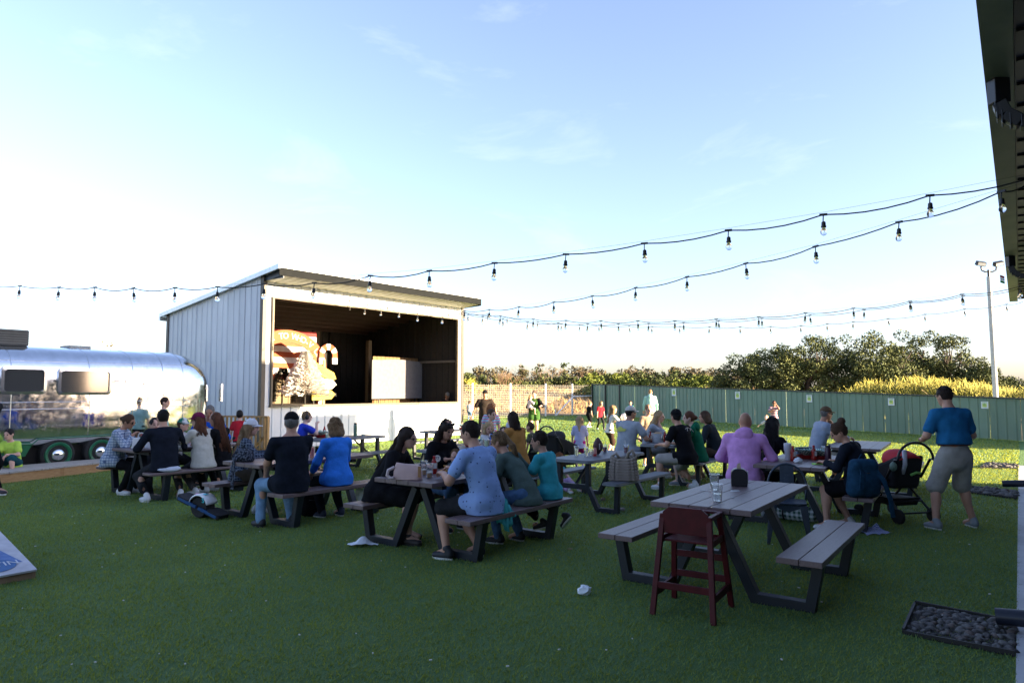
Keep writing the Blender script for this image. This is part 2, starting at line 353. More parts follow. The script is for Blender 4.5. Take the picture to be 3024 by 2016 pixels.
# ground outlets of the downspouts
def outlet(px, py, s0, label):
    g0 = G(px, py); s = Vector(g0).dot(U); mb = MB(); 
    mb.tube([B(s, -.55+s0, .10), B(s, -.2+s0, .13), B(s, 1.2, .20)], .058, 14); o = mb.build('drain_pipe', mat('navy_pipe', (.012, .016, .028), rough=.35), smooth='auto'); o.location = (0, 0, 0)
    tag(o, label, 'pipe')
outlet(2985, 1868, .35, 'short dark drain pipe over the nearest bed of river rocks'); outlet(2975, 1446, .25, 'short dark drain pipe over the middle bed of rocks')

# ---------------------------------------------------------------- white metal stage shed
SL = Vector(G(770, 1332)); SR = Vector(G(1362, 1286)); WS = (SR-SL).normalized(); WI = Vector((-WS.y, WS.x, 0)); SWID = (SR-SL).length; SDEP = 5.46
SH = empty('stage_shed', SL, math.atan2(WS.y, WS.x), 'white metal stage shed with a wide opening and a sloping roof', 'shed')   # local x along the front, y inward
def sh_pt(px, py, q):
    d = Vector(ray(px, py)); o = SL+WI*q; tt = ((o-Vector(_C)).dot(WI))/d.dot(WI); X = Vector(_C)+d*tt; return (X-SL).dot(WS), X.z
ROOF = lambda q: 4.91-.135*q
M_WHITE = mat('white_panel', (.47, .51, .56), rough=.42, col2=(.60, .64, .68), vscale=1.1, spec=.4, stretch=(1, 1, .35), rand=.04)
M_TRIM = mat('bronze_trim', (.055, .047, .038), rough=.5); M_GALV = mat('galvalume', (.55, .58, .60), rough=.35, metal=.6)
def ribbed(x0, x1, z0f, z1f, y0, m, name, ax='x', rib=.30, out=-1, parent=SH):
    """metal sheet with raised ribs; ax='x' in the front plane, ax='y' in a side plane"""
    xs = []; k = math.floor(x0/rib)*rib
    x = x0; xs.append((x0, 0))
    while k < x1:
        for dx, h in ((.0, 0), (.018, .022), (.055, .022), (.073, 0)):
            if x0 < k+dx < x1: xs.append((k+dx, h))
        k += rib
    xs.append((x1, 0)); V = []; F = []
    for i, (x, h) in enumerate(xs):
        for zf in (z0f, z1f):
            z = zf(x); V.append((x, y0+out*h, z) if ax == 'x' else (y0+out*h, x, z))
    for i in range(len(xs)-1): F.append((2*i, 2*i+2, 2*i+3, 2*i+1))
    return MB().add(V, F).build(name, m, parent)
OX0, OX1, OZ0, OZ1 = .28, 7.92, 1.26, 4.27
n = 9; wpan = SWID/n
for k in range(n): ribbed(k*wpan+.002, (k+1)*wpan-.002, lambda x: .03, lambda x: OZ0-.05, 0, M_WHITE, 'wall_panel')
for k in range(n): ribbed(k*wpan+.002, (k+1)*wpan-.002, lambda x: OZ1+.04, lambda x: 4.92, 0, M_WHITE, 'wall_panel')
ribbed(0, OX0-.04, lambda x: OZ0-.05, lambda x: OZ1+.04, 0, M_WHITE, 'jamb_panel'); ribbed(OX1+.04, SWID, lambda x: OZ0-.05, lambda x: OZ1+.04, 0, M_WHITE, 'jamb_panel')
m_ = 6
for k in range(m_):
    a, b_ = k*SDEP/m_, (k+1)*SDEP/m_; ribbed(a+.002, b_-.002, lambda y: .03, lambda y: 2.55, -.02, M_WHITE, 'side_panel', 'y'); ribbed(a+.002, b_-.002, lambda y: 2.53, lambda y: ROOF(y)-.02, -.028, M_WHITE, 'side_panel', 'y')
mb = MB()
mb.box((-.01, -.035, 2.45), (.12, .03, 4.9)); mb.box((-.055, .04, 2.45), (.03, .12, 4.9)); mb.build('corner_trim', M_TRIM, SH)
mb = MB(); mb.box((SWID, -.035, 2.45), (.12, .03, 4.9)); mb.box((SWID+.05, .04, 2.45), (.03, .12, 4.9)); mb.build('corner_trim', M_TRIM, SH)
MB().box((-.045, SDEP, 2.08), (.03, .14, 4.15)).build('corner_trim', M_TRIM, SH)
M_OPEN = mat('opening_trim', (.12, .095, .06), rough=.55)
for nm, c, d in (('opening_trim', ((OX0+OX1)/2, -.03, OZ1+.02), (OX1-OX0+.12, .10, .05)), ('opening_trim', (OX0-.03, -.03, (OZ0+OZ1)/2), (.05, .10, OZ1-OZ0)), ('opening_trim', (OX1+.03, -.03, (OZ0+OZ1)/2), (.05, .10, OZ1-OZ0)), ('sill', ((OX0+OX1)/2, -.02, OZ0-.03), (OX1-OX0+.14, .16, .055))): MB().box(c, d).build(nm, M_OPEN, SH)
# inside: floor, ribbed walls with shade painted dark at the right, rafters
M_INBACK = mat('stage_back_wall', (.13, .095, .055), rough=.8, var=.2, vscale=1.2); M_INDARK = mat('stage_dark_and_shade', (.016, .014, .012), rough=.8, var=.2)
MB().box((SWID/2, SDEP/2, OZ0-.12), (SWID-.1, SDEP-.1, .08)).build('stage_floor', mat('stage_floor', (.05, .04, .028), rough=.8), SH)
ribbed(.05, 5.9, lambda x: OZ0-.1, lambda x: 4.16, SDEP-.06, M_INBACK, 'back_wall'); ribbed(5.9, SWID-.05, lambda x: OZ0-.1, lambda x: 4.16, SDEP-.058, M_INDARK, 'back_wall')  # same wall in two tones: shade of the right part put into its colour
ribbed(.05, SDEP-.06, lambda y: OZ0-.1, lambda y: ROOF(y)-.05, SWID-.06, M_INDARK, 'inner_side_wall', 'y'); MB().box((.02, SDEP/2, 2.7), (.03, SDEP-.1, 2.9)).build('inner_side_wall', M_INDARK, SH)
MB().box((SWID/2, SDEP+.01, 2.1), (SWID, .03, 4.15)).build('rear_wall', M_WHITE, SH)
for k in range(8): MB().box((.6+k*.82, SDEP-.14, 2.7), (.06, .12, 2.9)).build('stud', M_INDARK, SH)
MB().box((SWID-.12, 2.6, 2.75), (.08, 4.8, .08)).build('girt', mat('girt_grey', (.11, .10, .09)), SH)
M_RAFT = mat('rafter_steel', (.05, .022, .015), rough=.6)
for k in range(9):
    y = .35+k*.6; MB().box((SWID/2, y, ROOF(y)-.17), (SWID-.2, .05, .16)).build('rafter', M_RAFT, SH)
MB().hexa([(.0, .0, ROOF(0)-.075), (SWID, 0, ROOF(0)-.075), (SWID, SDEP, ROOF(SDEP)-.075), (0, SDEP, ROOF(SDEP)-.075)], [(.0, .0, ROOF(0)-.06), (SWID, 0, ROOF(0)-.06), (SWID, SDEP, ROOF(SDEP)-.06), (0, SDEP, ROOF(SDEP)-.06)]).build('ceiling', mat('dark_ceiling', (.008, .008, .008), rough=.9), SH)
# roof with ribs, overhanging eave and fascia
OH = .92; xs0, xs1 = -.16, SWID+.03
roof = MB().hexa([(xs0, -OH, ROOF(-OH)-.03), (xs1, -OH, ROOF(-OH)-.03), (xs1, SDEP+.35, ROOF(SDEP+.35)-.03), (xs0, SDEP+.35, ROOF(SDEP+.35)-.03)], [(xs0, -OH, ROOF(-OH)+.01), (xs1, -OH, ROOF(-OH)+.01), (xs1, SDEP+.35, ROOF(SDEP+.35)+.01), (xs0, SDEP+.35, ROOF(SDEP+.35)+.01)]).build('roof', M_GALV, SH)
mb = MB()
k = xs0+.1
while k < xs1: mb.hexa([(k-.03, -OH-.02, ROOF(-OH)+.01), (k+.03, -OH-.02, ROOF(-OH)+.01), (k+.03, SDEP+.35, ROOF(SDEP+.35)+.01), (k-.03, SDEP+.35, ROOF(SDEP+.35)+.01)], [(k-.015, -OH-.02, ROOF(-OH)+.05), (k+.015, -OH-.02, ROOF(-OH)+.05), (k+.015, SDEP+.35, ROOF(SDEP+.35)+.05), (k-.015, SDEP+.35, ROOF(SDEP+.35)+.05)]); k += .28
mb.build('roof_ribs', M_GALV, roof)
M_FASG = mat('grey_fascia', (.012, .013, .014), rough=.85, spec=.04)
MB().box(((xs0+xs1)/2, -OH+.015, ROOF(-OH)-.14), (xs1-xs0-.02, .03, .21)).build('fascia', M_FASG, SH)
MB().hexa([(xs0+.15, -OH+.03, ROOF(-OH)-.30), (xs0+.15, -.03, ROOF(0)-.17), (xs0+.18, -.03, ROOF(0)-.17), (xs0+.18, -OH+.03, ROOF(-OH)-.30)], [(xs0+.15, -OH+.03, ROOF(-OH)-.04), (xs0+.15, -.03, ROOF(0)-.04), (xs0+.18, -.03, ROOF(0)-.04), (xs0+.18, -OH+.03, ROOF(-OH)-.04)]).build('eave_end', mat('navy_steel', (.03, .04, .06), rough=.4), SH)
MB().hexa([(xs1-.02, -OH, ROOF(-OH)-.28), (xs1+.01, -OH, ROOF(-OH)-.28), (xs1+.01, 0, ROOF(0)-.2), (xs1-.02, 0, ROOF(0)-.2)], [(xs1-.02, -OH, ROOF(-OH)-.03), (xs1+.01, -OH, ROOF(-OH)-.03), (xs1+.01, 0, ROOF(0)-.03), (xs1-.02, 0, ROOF(0)-.03)]).build('eave_end', M_FASG, SH)
def soff(): 
    mb = MB(); k = 0.; V = []; F = []
    y0, y1 = -OH+.03, -.04
    while k < SWID+.1:
        for dx, h in ((0, 0), (.07, .03), (.14, 0)): V += [(k+dx-.05, y0, ROOF(y0)-.23+h), (k+dx-.05, y1, ROOF(y1)-.21+h)]
        k += .28
    for i in range(len(V)//2-1): F.append((2*i, 2*i+2, 2*i+3, 2*i+1))
    return mb.add(V, F).build('soffit', mat('cream_soffit', (.45, .40, .29), rough=.5), SH)
soff()
mb = MB(); mb.hexa([(-.17, -OH, ROOF(-OH)-.06), (-.12, -OH, ROOF(-OH)-.06), (-.12, SDEP+.36, ROOF(SDEP+.36)-.06), (-.17, SDEP+.36, ROOF(SDEP+.36)-.06)], [(-.17, -OH, ROOF(-OH)+.07), (-.12, -OH, ROOF(-OH)+.07), (-.12, SDEP+.36, ROOF(SDEP+.36)+.07), (-.17, SDEP+.36, ROOF(SDEP+.36)+.07)]); mb.build('rake_trim', M_GALV, SH)
MB().box((SWID/2, SDEP+.38, ROOF(SDEP+.36)-.10), (SWID+.3, .12, .13)).build('rear_gutter', M_GALV, SH)
for px, py in ((899, 1216), (899, 1238), (1292, 1202), (1292, 1220)):
    s_, z_ = sh_pt(px, py, 0); mb = MB(); mb.box((s_, -.03, z_), (.16, .03, .035)); mb.box((s_, -.05, z_-.004), (.12, .02, .012)); mb.build('vent', mat('vent_black', (.02, .02, .02)), SH)

# things on the stage
def st_empty(name, px, py, q, label, cat):
    s_, z_ = sh_pt(px, py, q); X = SL+WS*s_+WI*q; return empty(name, (X.x, X.y, OZ0-.08), SH.rotation_euler.z, label, cat), z_-(OZ0-.08)
M_RED = mat('sign_red', (.24, .012, .010), rough=.7); M_ORG = mat('sign_orange', (.30, .055, .010), rough=.7, var=.08); M_PAPW = mat('sign_white', (.60, .58, .55), rough=.7); M_YEL = mat('sign_yellow', (.36, .27, .035), rough=.7)
bd, _ = st_empty('striped_backdrop', 866, 1118, 3.0, 'red and white striped cloth backdrop hanging at the left of the stage', 'backdrop')
s0, zt = sh_pt(800, 970, 3.0); s1, _z = sh_pt(934, 1000, 3.0); _s, zb = sh_pt(812, 1120, 3.0); wd = s1-s0+.9; ht = zt-zb; zo = OZ0-.08
for k in range(9):
    za = zb+ht*k/9-zo; MB().box((-.45, 0, za+ht/18), (wd, .015+.002*(k % 2), ht/9)).build('stripe', M_RED if k == 8 else (M_ORG if k % 2 == 0 else M_PAPW), bd)
for x in (-wd/2-.40, wd/2-.50): MB().box((x, .03, (zt-zo)/2), (.05, .05, zt-zo)).build('post', M_INDARK, bd)
ar, _ = st_empty('arch_sign', 858, 1060, 2.0, 'orange arched welcome sign with hand painted white letters', 'sign')
ac = sh_pt(858, 1060, 2.0)[0]; s_c, z_top = sh_pt(850, 974, 2.0); s_r, z_r = sh_pt(962, 1085, 2.0); Rw = s_r-s_c; cx = s_c-ac; Rh = z_top-z_r; cz = z_r-zo; outl = []; inn = []
for k in range(25):
    a = math.pi*k/24; outl.append((cx+Rw*math.cos(a), cz+Rh*math.sin(a))); inn.append((cx+(Rw-.42)*math.cos(a), cz+(Rh-.40)*math.sin(a)))
for k in range(24): MB().hexa([(outl[k][0], -.02, outl[k][1]), (outl[k+1][0], -.02, outl[k+1][1]), (inn[k+1][0], -.02, inn[k+1][1]), (inn[k][0], -.02, inn[k][1])], [(outl[k][0], .02, outl[k][1]), (outl[k+1][0], .02, outl[k+1][1]), (inn[k+1][0], .02, inn[k+1][1]), (inn[k][0], .02, inn[k][1])]).build('arch_board', M_ORG, ar)
for x in (cx-Rw+.2, cx+Rw-.2): MB().box((x, .0, cz/2), (.30, .04, cz)).build('arch_leg', M_ORG, ar)
tx = 'WELCOME TO WHO-VILLE'; na = len(tx)
for i, ch in enumerate(tx):
    if ch == ' ' or i == 16: continue
    a = math.pi*(.90-.80*i/(na-1)); x = cx+(Rw-.21)*math.cos(a); z = cz+(Rh-.20)*math.sin(a)
    text_mesh('letter', ch, .27, M_PAPW, ar, (x, -.026, z), (R(90), -(a-math.pi/2)*.9, 0), ext=.003)
cn, zc_ = st_empty('candy_cane', 969, 1058, 1.9, 'red and white striped candy cane cutout beside the arch', 'candy cane')
path = []; rc = .27; ztop = sh_pt(968, 1024, 1.9)[1]-zo; zl = sh_pt(952, 1085, 1.9)[1]-zo
path = [(-rc, .05), (-rc, zl*.5), (-rc, ztop-rc)]+[(-rc*math.cos(math.pi*k/12), ztop-rc+rc*math.sin(math.pi*k/12)) for k in range(1, 13)]+[(rc, ztop-rc-.30)]
dense = []
for a, c in zip(path, path[1:]):
    L_ = math.dist(a, c); m_n = max(1, int(L_/.10))
    for k in range(m_n): dense.append((a[0]+(c[0]-a[0])*k/m_n, a[1]+(c[1]-a[1])*k/m_n))
dense.append(path[-1])
for k in range(len(dense)-1):
    ou = strip(dense[k:k+2], .20); MB().prism(ou, -.02, .02+.0006*(k % 2), 'y').build('cane_band', M_ORG if (k//2) % 2 else M_PAPW, cn)
for px, py, txt, mm, tilt, wdt in ((956, 1098, 'Who-ville', M_YEL, -.42, .95), (952, 1132, "Grinch's Lair", M_PAPW, -.06, .98), (953, 1166, 'Mt. Crumpit', M_YEL, .04, .85)):
    sg, zz = st_empty('arrow_sign', px, py, 1.5, {'Who-ville': 'tilted yellow arrow sign at the top of the stage signpost', "Grinch's Lair": 'white arrow sign in the middle of the stage signpost', 'Mt. Crumpit': 'lowest yellow arrow sign on the stage signpost'}[txt], 'sign')
    bo_ = MB().prism([(-wdt/2, -.15), (wdt/2-.10, -.15), (wdt/2+.07, 0), (wdt/2-.10, .15), (-wdt/2, .15)], -.015, .015, 'y').build('board', mm, sg, loc=(0, 0, zz), rot=(0, -tilt, 0))
    text_mesh('lettering', txt, .19, mat('sign_ink', (.02, .02, .02)), bo_, (.06, -.02, 0), (R(90), 0, 0), ext=.002)
po, _ = st_empty('sign_post', 955, 1180, 1.56, 'wooden post carrying the arrow signs on the stage', 'post'); MB().box((0, 0, .75), (.08, .05, 1.5)).build('post', mat('pine', (.42, .24, .10), rough=.8), po); MB().box((0, 0, .02), (.4, .3, .04)).build('foot', mat('pine', (.42, .24, .10)), po)
def tinsel_tree(px, pyb, pyt, q, label, m, n=900, spread=.42):
    e, _ = st_empty('christmas_tree', px, pyb, q, label, 'christmas tree'); h = sh_pt(px, pyt, q)[1]-zo; V = []; F = []
    MB().tube([(0, 0, 0), (0, 0, h*.9)], [.03, .01], 6).build('trunk', M_INDARK, e)
    for i in range(n):
        f = RNG.random()**.75; z = .18*h+f*.80*h; r = spread*h*.9*(1-f)*math.sqrt(RNG.random()*.75+.25)+.02; a = RNG.random()*6.283; d = Vector((math.cos(a), math.sin(a), -.15+.35*RNG.random())); p = Vector((r*math.cos(a), r*math.sin(a), z)); l = .10+.10*(1-f)
        sd_ = d.cross(Vector((0, 0, 1))).normalized()*.025; b0 = len(V); V += [p-sd_-d*l*.4, p+sd_-d*l*.4, p+d*l+sd_*.5+Vector((0, 0, .02)), p+d*l-sd_*.5]; F.append((b0, b0+1, b0+2, b0+3))
    link('branches', quads_mesh('branches', V, F, False), m, e)
tinsel_tree(900, 1190, 1034, 1.3, 'white artificial christmas tree standing on the stage', mat('white_tinsel', (.82, .78, .74), rough=.6), 3200)
tinsel_tree(833, 1190, 1085, 2.4, 'small dark christmas tree at the left end of the stage', mat('dark_fir', (.02, .03, .02), rough=.8), 800)
# film screen on a timber wall section
scn, _ = st_empty('film_screen', 1176, 1120, 2.0, 'white cloth film screen stretched on a frame in the stage', 'screen')
ax_, zt = sh_pt(1103, 1062, 2.0); bx_, zb = sh_pt(1250, 1175, 2.0); cw = bx_-ax_; V = []; F = []; nn = 13
for j in range(2):
    for i in range(nn):
        f = i/(nn-1); V.append(((f-.5)*cw, .01*math.sin(f*9)*j, (zt if j else zb)-zo+(.05*math.sin(math.pi*f)*math.exp(-((f-.5)*3)**2) if j else 0)))
for i in range(nn-1): F.append((i, i+1, nn+i+1, nn+i))
link('cloth', quads_mesh('cloth', V, F), mat('screen_cloth', (.13, .127, .14), rough=.9), scn)
fm = mat('screen_frame', (.02, .02, .02))
for z in (zt-zo-.01, zb-zo): MB().box((0, .02, z), (cw+.02, .02, .025)).build('frame_bar', fm, scn)
for x in (-cw/2, cw/2): MB().box((x, .02, (zt+zb)/2-zo), (.02, .02, zt-zb)).build('frame_bar', fm, scn)
for x in (-cw*.36, cw*.36): MB().box((x, .04, (zb-zo)/2), (.03, .03, zb-zo)).build('stand_leg', fm, scn)
tw, _ = st_empty('timber_panel', 1176, 1120, 2.25, 'tan timber plank panel standing behind the film screen', 'panel')
pk = mat('tan_plank', (.16, .09, .035), rough=.8, var=.2, vscale=5, stretch=(4, 4, .6)); npk = 13
for k in range(npk): MB().box(((k+.5)/npk*cw*1.0-cw/2, 0, (zt-zo+.14)/2), (cw/npk-.012, .03, zt-zo+.14+.004*(k % 3))).build('plank', pk, tw)
pt, _ = st_empty('stage_post', 1092, 1190, 3.6, 'square tan post near the back corner of the stage', 'post')
hz = sh_pt(1092, 1005, 3.6)[1]-zo; MB().box((0, .1, hz/2), (.16, .16, hz)).build('shaft', mat('post_tan', (.10, .075, .045), rough=.7), pt); MB().box((0, .1, .02), (.26, .26, .04)).build('foot', M_INDARK, pt)

# ---------------------------------------------------------------- wooden railing beside the shed
pine = mat('treated_pine', (.36, .22, .09), rough=.75, var=.25, vscale=6, stretch=(3, 3, 1))
a = Vector(G(628, 1338)); c = Vector(G(789, 1342)); d = (c-a); L_ = d.length; rail = empty('wooden_railing', a, math.atan2(d.y, d.x), 'wooden picket railing panel beside the white shed corner', 'railing')
MB().box((L_/2, 0, .985), (L_, .09, .04)).build('top_rail', pine, rail); MB().box((L_/2, .03, .12), (L_, .04, .09)).build('bottom_rail', pine, rail)
for k in range(13): MB().box((.06+k*(L_-.14)/12, -.03, .53), (.045, .04, .90)).build('picket', pine, rail, bevel=.004)
MB().box((L_-.04, .03, .49), (.09, .09, .98)).build('post', pine, rail); MB().box((.04, .03, .49), (.09, .09, .98)).build('post', pine, rail)
MB().bar((L_-.05, .07, .55), (L_-.5, .07, .1), .09, .04).build('brace', pine, rail)
# ================================================================== TRAILER AND DECK
YT = .588; TU = Vector((math.sin(YT), math.cos(YT), 0)); TV = Vector((-TU.y, TU.x, 0)); TP0 = Vector((-9.45, 14.5, 0))
TR = empty('aluminium_trailer', TP0, math.atan2(TU.y, TU.x), 'polished aluminium travel trailer with two dark windows and green wheels', 'trailer')
def tr_xz(px, py, y=0.):
    d = Vector(ray(px, py)); o = TP0+TV*y; tt = ((o-Vector(_C)).dot(TV))/d.dot(TV); X = Vector(_C)+d*tt; return (X-TP0).dot(TU), X.z
M_ALU, t, b = node_mat('polished_aluminium'); co = t.nodes.new('ShaderNodeTexCoord').outputs['Object']
b.inputs['Metallic'].default_value = 1; t.links.new(ramp(t, noise(t, co, 6, 6), [(.3, (.74, .76, .78)), (.7, (.90, .91, .93))]), b.inputs['Base Color']); t.links.new(ramp(t, noise(t, co, 11, 6), [(.35, (.07,)*3), (.7, (.22,)*3)]), b.inputs['Roughness'])
bumpn(t, b, noise(t, co, 1.1, 2), .22, .12)
X0, X1, RE = -4.2, 3.92, 1.35; prof = []; NP = 56
for k in range(NP):
    a = 2*math.pi*k/NP; c_, s_ = math.cos(a), math.sin(a); ex = 2/3.4 if s_ > 0 else 2/7.5
    prof.append((1.2*abs(c_)**ex*(1 if c_ > 0 else -1), 1.09*abs(s_)**ex*(1 if s_ > 0 else -1)))
def tr_sec(x, grow=0.):
    e = max(0, (x-(X1-RE))/RE, ((X0+RE)-x)/RE); s = max(0.02, (1-min(1, e)**2.3))**(1/2.3)
    return [(1.2+y*(.25+.75*s)*(1 if e == 0 else s**.15)*(1+grow/1.2), 1.53+z*s*(1+grow)) for y, z in prof]
xs = list(np.linspace(X0, X0+RE, 12))+list(np.linspace(X0+RE, X1-RE, 16))[1:-1]+list(np.linspace(X1-RE, X1-.15, 12))+[X1-.08, X1-.035, X1-.01, X1]
V = []; F = []
for x in xs: V += [(x, y, z) for y, z in tr_sec(x)]
for i in range(len(xs)-1):
    for k in range(NP): F.append((i*NP+k, i*NP+(k+1) % NP, (i+1)*NP+(k+1) % NP, (i+1)*NP+k))
mb = MB(); mb.add(V, F+[tuple(range(NP)), tuple((len(xs)-1)*NP+k for k in reversed(range(NP)))]); body = mb.build('body', M_ALU, TR, smooth=True)
M_SEAM = mat('aluminium_trim', (.62, .63, .64), rough=.25, metal=1, var=.1)
for x in (-2.2, -.85, .62, 1.55, 2.25, 2.75):
    s = tr_sec(x, .0015); mb = MB(); mb.tube([(x, y, z) for y, z in s if z > .62 and y < 1.9], .009, 6); mb.build('seam', M_SEAM, body)
for z0 in (1.30, 1.44, 2.28):
    P = []
    for x in np.linspace(-3.0, 2.9, 30):
        s = tr_sec(x); j = min(range(NP), key=lambda k: abs(s[k][1]-z0)+(9 if s[k][0] > 1.2 else 0)); P.append((x, s[j][0]-.002, z0))
    MB().tube(P, .007, 5).build('seam', M_SEAM, body)
rv = MB()
for z0 in (1.36, .95):
    for x in np.arange(-2.6, 2.0, .07): rv.ball((x, -.004, z0), .008, 5, 4)
tag(rv.build('rivets', M_SEAM, body), kind='stuff')
M_GLASSDK = mat('dark_window_glass', (.16, .165, .17), rough=.08, var=0, metal=.75)
for pxa, pya, pxb, pyb in ((3, 1079, 135, 1163), (172, 1085, 327, 1165)):
    xa, za = tr_xz(pxa, pya); xb, zb_ = tr_xz(pxb, pyb); xb2, zt_ = tr_xz(pxb, pya+6); fz0, fz1 = zb_, (za+zt_)/2
    ro = rrect(xa, xb, fz0, fz1, .09, 6); ri = rrect(xa+.055, xb-.055, fz0+.055, fz1-.055, .06, 6); nr = len(ro)
    mb = MB(); mb.add([(p[0], -.035, p[1]) for p in ro]+[(p[0], -.045, p[1]) for p in ri]+[(p[0], .03, p[1]) for p in ro]+[(p[0], -.012, p[1]) for p in ri], [(i, (i+1) % nr, nr+(i+1) % nr, nr+i) for i in range(nr)]+[(i, 2*nr+i, 2*nr+(i+1) % nr, (i+1) % nr) for i in range(nr)]+[(nr+i, nr+(i+1) % nr, 3*nr+(i+1) % nr, 3*nr+i) for i in range(nr)])
    wf = mb.build('window', M_SEAM, TR, smooth='auto'); MB().prism(ri, -.016, -.012, 'y').build('pane', M_GLASSDK, wf)
M_GREEN = mat('trailer_green', (.010, .11, .05), rough=.3, var=.1)
wxs = [tr_xz(175, 1336, -.02)[0], tr_xz(302, 1328, -.02)[0]]
xa = wxs[0]-.50; xb = wxs[1]+.46
mb = MB(); mb.hexa([(-4, -.012, .36), (xa-.12, -.012, .36), (xa-.12, .06, .36), (-4, .06, .36)], [(-4, -.012, .60), (xa, -.012, .60), (xa, .06, .60), (-4, .06, .60)]); mb.build('skirt', M_GREEN, TR)
MB().tube([(-4, -.02, .60), (xa, -.02, .60), (xa+.10, -.02, .69), (xb, -.02, .70), (xb+.1, -.02, .6), (3.0, -.02, .6)], .016, 8).build('belt_trim', M_GREEN, TR)
MB().box((.1, 1.25, .42), (6.6, 2.1, .5)).build('underbody', mat('underbody', (.006, .006, .006), rough=.9), TR)
mb = MB(); mb.hexa([(xb+.12, -.012, .36), (3.0, .2, .36), (3.0, .26, .36), (xb+.12, .05, .36)], [(xb+.02, -.012, .60), (3.1, .2, .60), (3.1, .26, .60), (xb+.02, .05, .60)]); mb.build('skirt', M_GREEN, TR)
Mx = Matrix.Rotation(R(90), 4, 'X')
for wx in wxs:
    wh = MB().lathe([(.20, -.10), (.29, -.11), (.332, -.08), (.34, 0), (.332, .08), (.29, .11), (.20, .10)], 28, (wx, .13, .345), Mx).build('wheel', mat('tyre_rubber', (.016, .016, .017), rough=.8), TR, smooth='auto')
    MB().lathe([(.262, .09), (.262, .125), (.245, .138), (.205, .128), (.185, .09), (.13, .085), (.10, .085)], 28, (wx, .13, .345), Mx).build('rim', M_GREEN, wh, smooth='auto')
    MB().lathe([(.135, .08), (.13, .115), (.10, .145), (.05, .162), (.001, .168)], 24, (wx, .13, .345), Mx).build('hubcap', mat('chrome', (.75, .75, .76), rough=.08, metal=1, var=0), wh, smooth=True)
# roof fittings
xa, _ = tr_xz(-60, 1000, .7); xb, zt_ = tr_xz(84, 958, .7); acu = MB().box((0, 0, .17), (1.0, .75, .34)).build('air_conditioner', mat('ac_dark', (.05, .055, .055), rough=.5), TR, loc=(xb-.5, 1.0, 2.60), bevel=.03)
for k in range(6): MB().box((.0, -.385, .06+k*.05), (.92, .02, .022)).build('louver', mat('ac_grille', (.10, .105, .10)), acu)
for k in range(6): MB().box((.505, .0, .06+k*.05), (.02, .65, .022)).build('louver', mat('ac_grille', (.10, .105, .10)), acu)
xv, _ = tr_xz(236, 1016, .8); MB().box((xv, 1.0, 2.63), (.46, .46, .09)).build('roof_vent', mat('vent_grey', (.22, .24, .24), rough=.6), TR, bevel=.02)
xv, zv = tr_xz(616, 1170, .3); MB().box((3.98, .35, 1.62), (.05, .10, .45)).build('tail_bracket', M_SEAM, TR)
# plank deck in front of the trailer
M_DECK = mat('weathered_deck', (.30, .27, .24), rough=.85, col2=(.42, .39, .35), vscale=7, stretch=(5, .6, 5), bump=.3, bscale=20)
DK = empty('plank_deck', TP0, TR.rotation_euler.z, 'low weathered plank deck in front of the trailer wheels', 'deck')
fa = Vector(G(20, 1426))-TP0; fb = Vector(G(345, 1387))-TP0; ax0, ay0 = fa.dot(TU), fa.dot(TV); bx0, by0 = fb.dot(TU), fb.dot(TV)
yf = lambda x: ay0+(by0-ay0)*(x-ax0)/(bx0-ax0)
x = ax0-2.0
while x < bx0+.6:
    y0, y1 = yf(x)-.02+random.uniform(-.012, .012), -.02
    MB().hexa([(x+.004, y0, .17), (x+.141, yf(x+.14)-.02, .17), (x+.141, y1, .17), (x+.004, y1, .17)], [(x+.004, y0, .20), (x+.141, yf(x+.14)-.02, .20), (x+.141, y1, .20), (x+.004, y1, .20)]).build('board', M_DECK, DK); x += .145
fasc = mat('deck_fascia', (.30, .16, .065), rough=.7, col2=(.42, .25, .11), vscale=6, stretch=(.8, 6, 8))
jx = tr_xz(178, 1405, yf(.0))[0]
for xa_, xb_ in ((ax0-2, jx-.03), (jx+.04, bx0+.6)): MB().hexa([(xa_, yf(xa_), .0), (xb_, yf(xb_), .0), (xb_, yf(xb_)+.04, .0), (xa_, yf(xa_)+.04, .0)], [(xa_, yf(xa_), .168), (xb_, yf(xb_), .168), (xb_, yf(xb_)+.04, .168), (xa_, yf(xa_)+.04, .168)]).build('fascia_board', fasc, DK)
MB().box((jx, yf(jx)+.06, .085), (.09, .09, .165)).build('post', fasc, DK)

# ================================================================== FENCES, POLE, POSTERS
FL = Vector((5.44, 47.3, 0)); FR = Vector((16.9, 23.09, 0)); FD = (FR-FL).normalized(); FLEN = (FR-FL).length*1.22
GF = empty('green_metal_fence', FL, math.atan2(FD.y, FD.x), 'long green ribbed metal fence along the back of the lawn', 'fence')
ftop = lambda x: 2.05-.66*x/((FR-FL).length)
M_FENCE = mat('fence_green', (.125, .205, .140), rough=.5, col2=(.155, .235, .168), vscale=.9, rand=.09)
npn = 33; wp = FLEN/npn
for k in range(npn): ribbed(k*wp+.004, (k+1)*wp-.004, lambda x: .005, lambda x: ftop(x), -.0, M_FENCE, 'panel', 'x', .305, -1, GF)
M_FCAP = mat('fence_cap', (.02, .03, .025), rough=.5)
MB().hexa([(0, -.05, ftop(0)-.02), (FLEN, -.05, ftop(FLEN)-.02), (FLEN, .05, ftop(FLEN)-.02), (0, .05, ftop(0)-.02)], [(0, -.05, ftop(0)+.03), (FLEN, -.05, ftop(FLEN)+.03), (FLEN, .05, ftop(FLEN)+.03), (0, .05, ftop(0)+.03)]).build('cap', M_FCAP, GF)
for px in (1751, 1790, 1832):
    X = on_line(px, 1200, FL.xy, FR.xy); x = (Vector(X)-FL).dot(FD); MB().box((x, -.06, ftop(x)/2), (.09, .07, ftop(x)+.02)).build('gate_post', M_FCAP, GF)
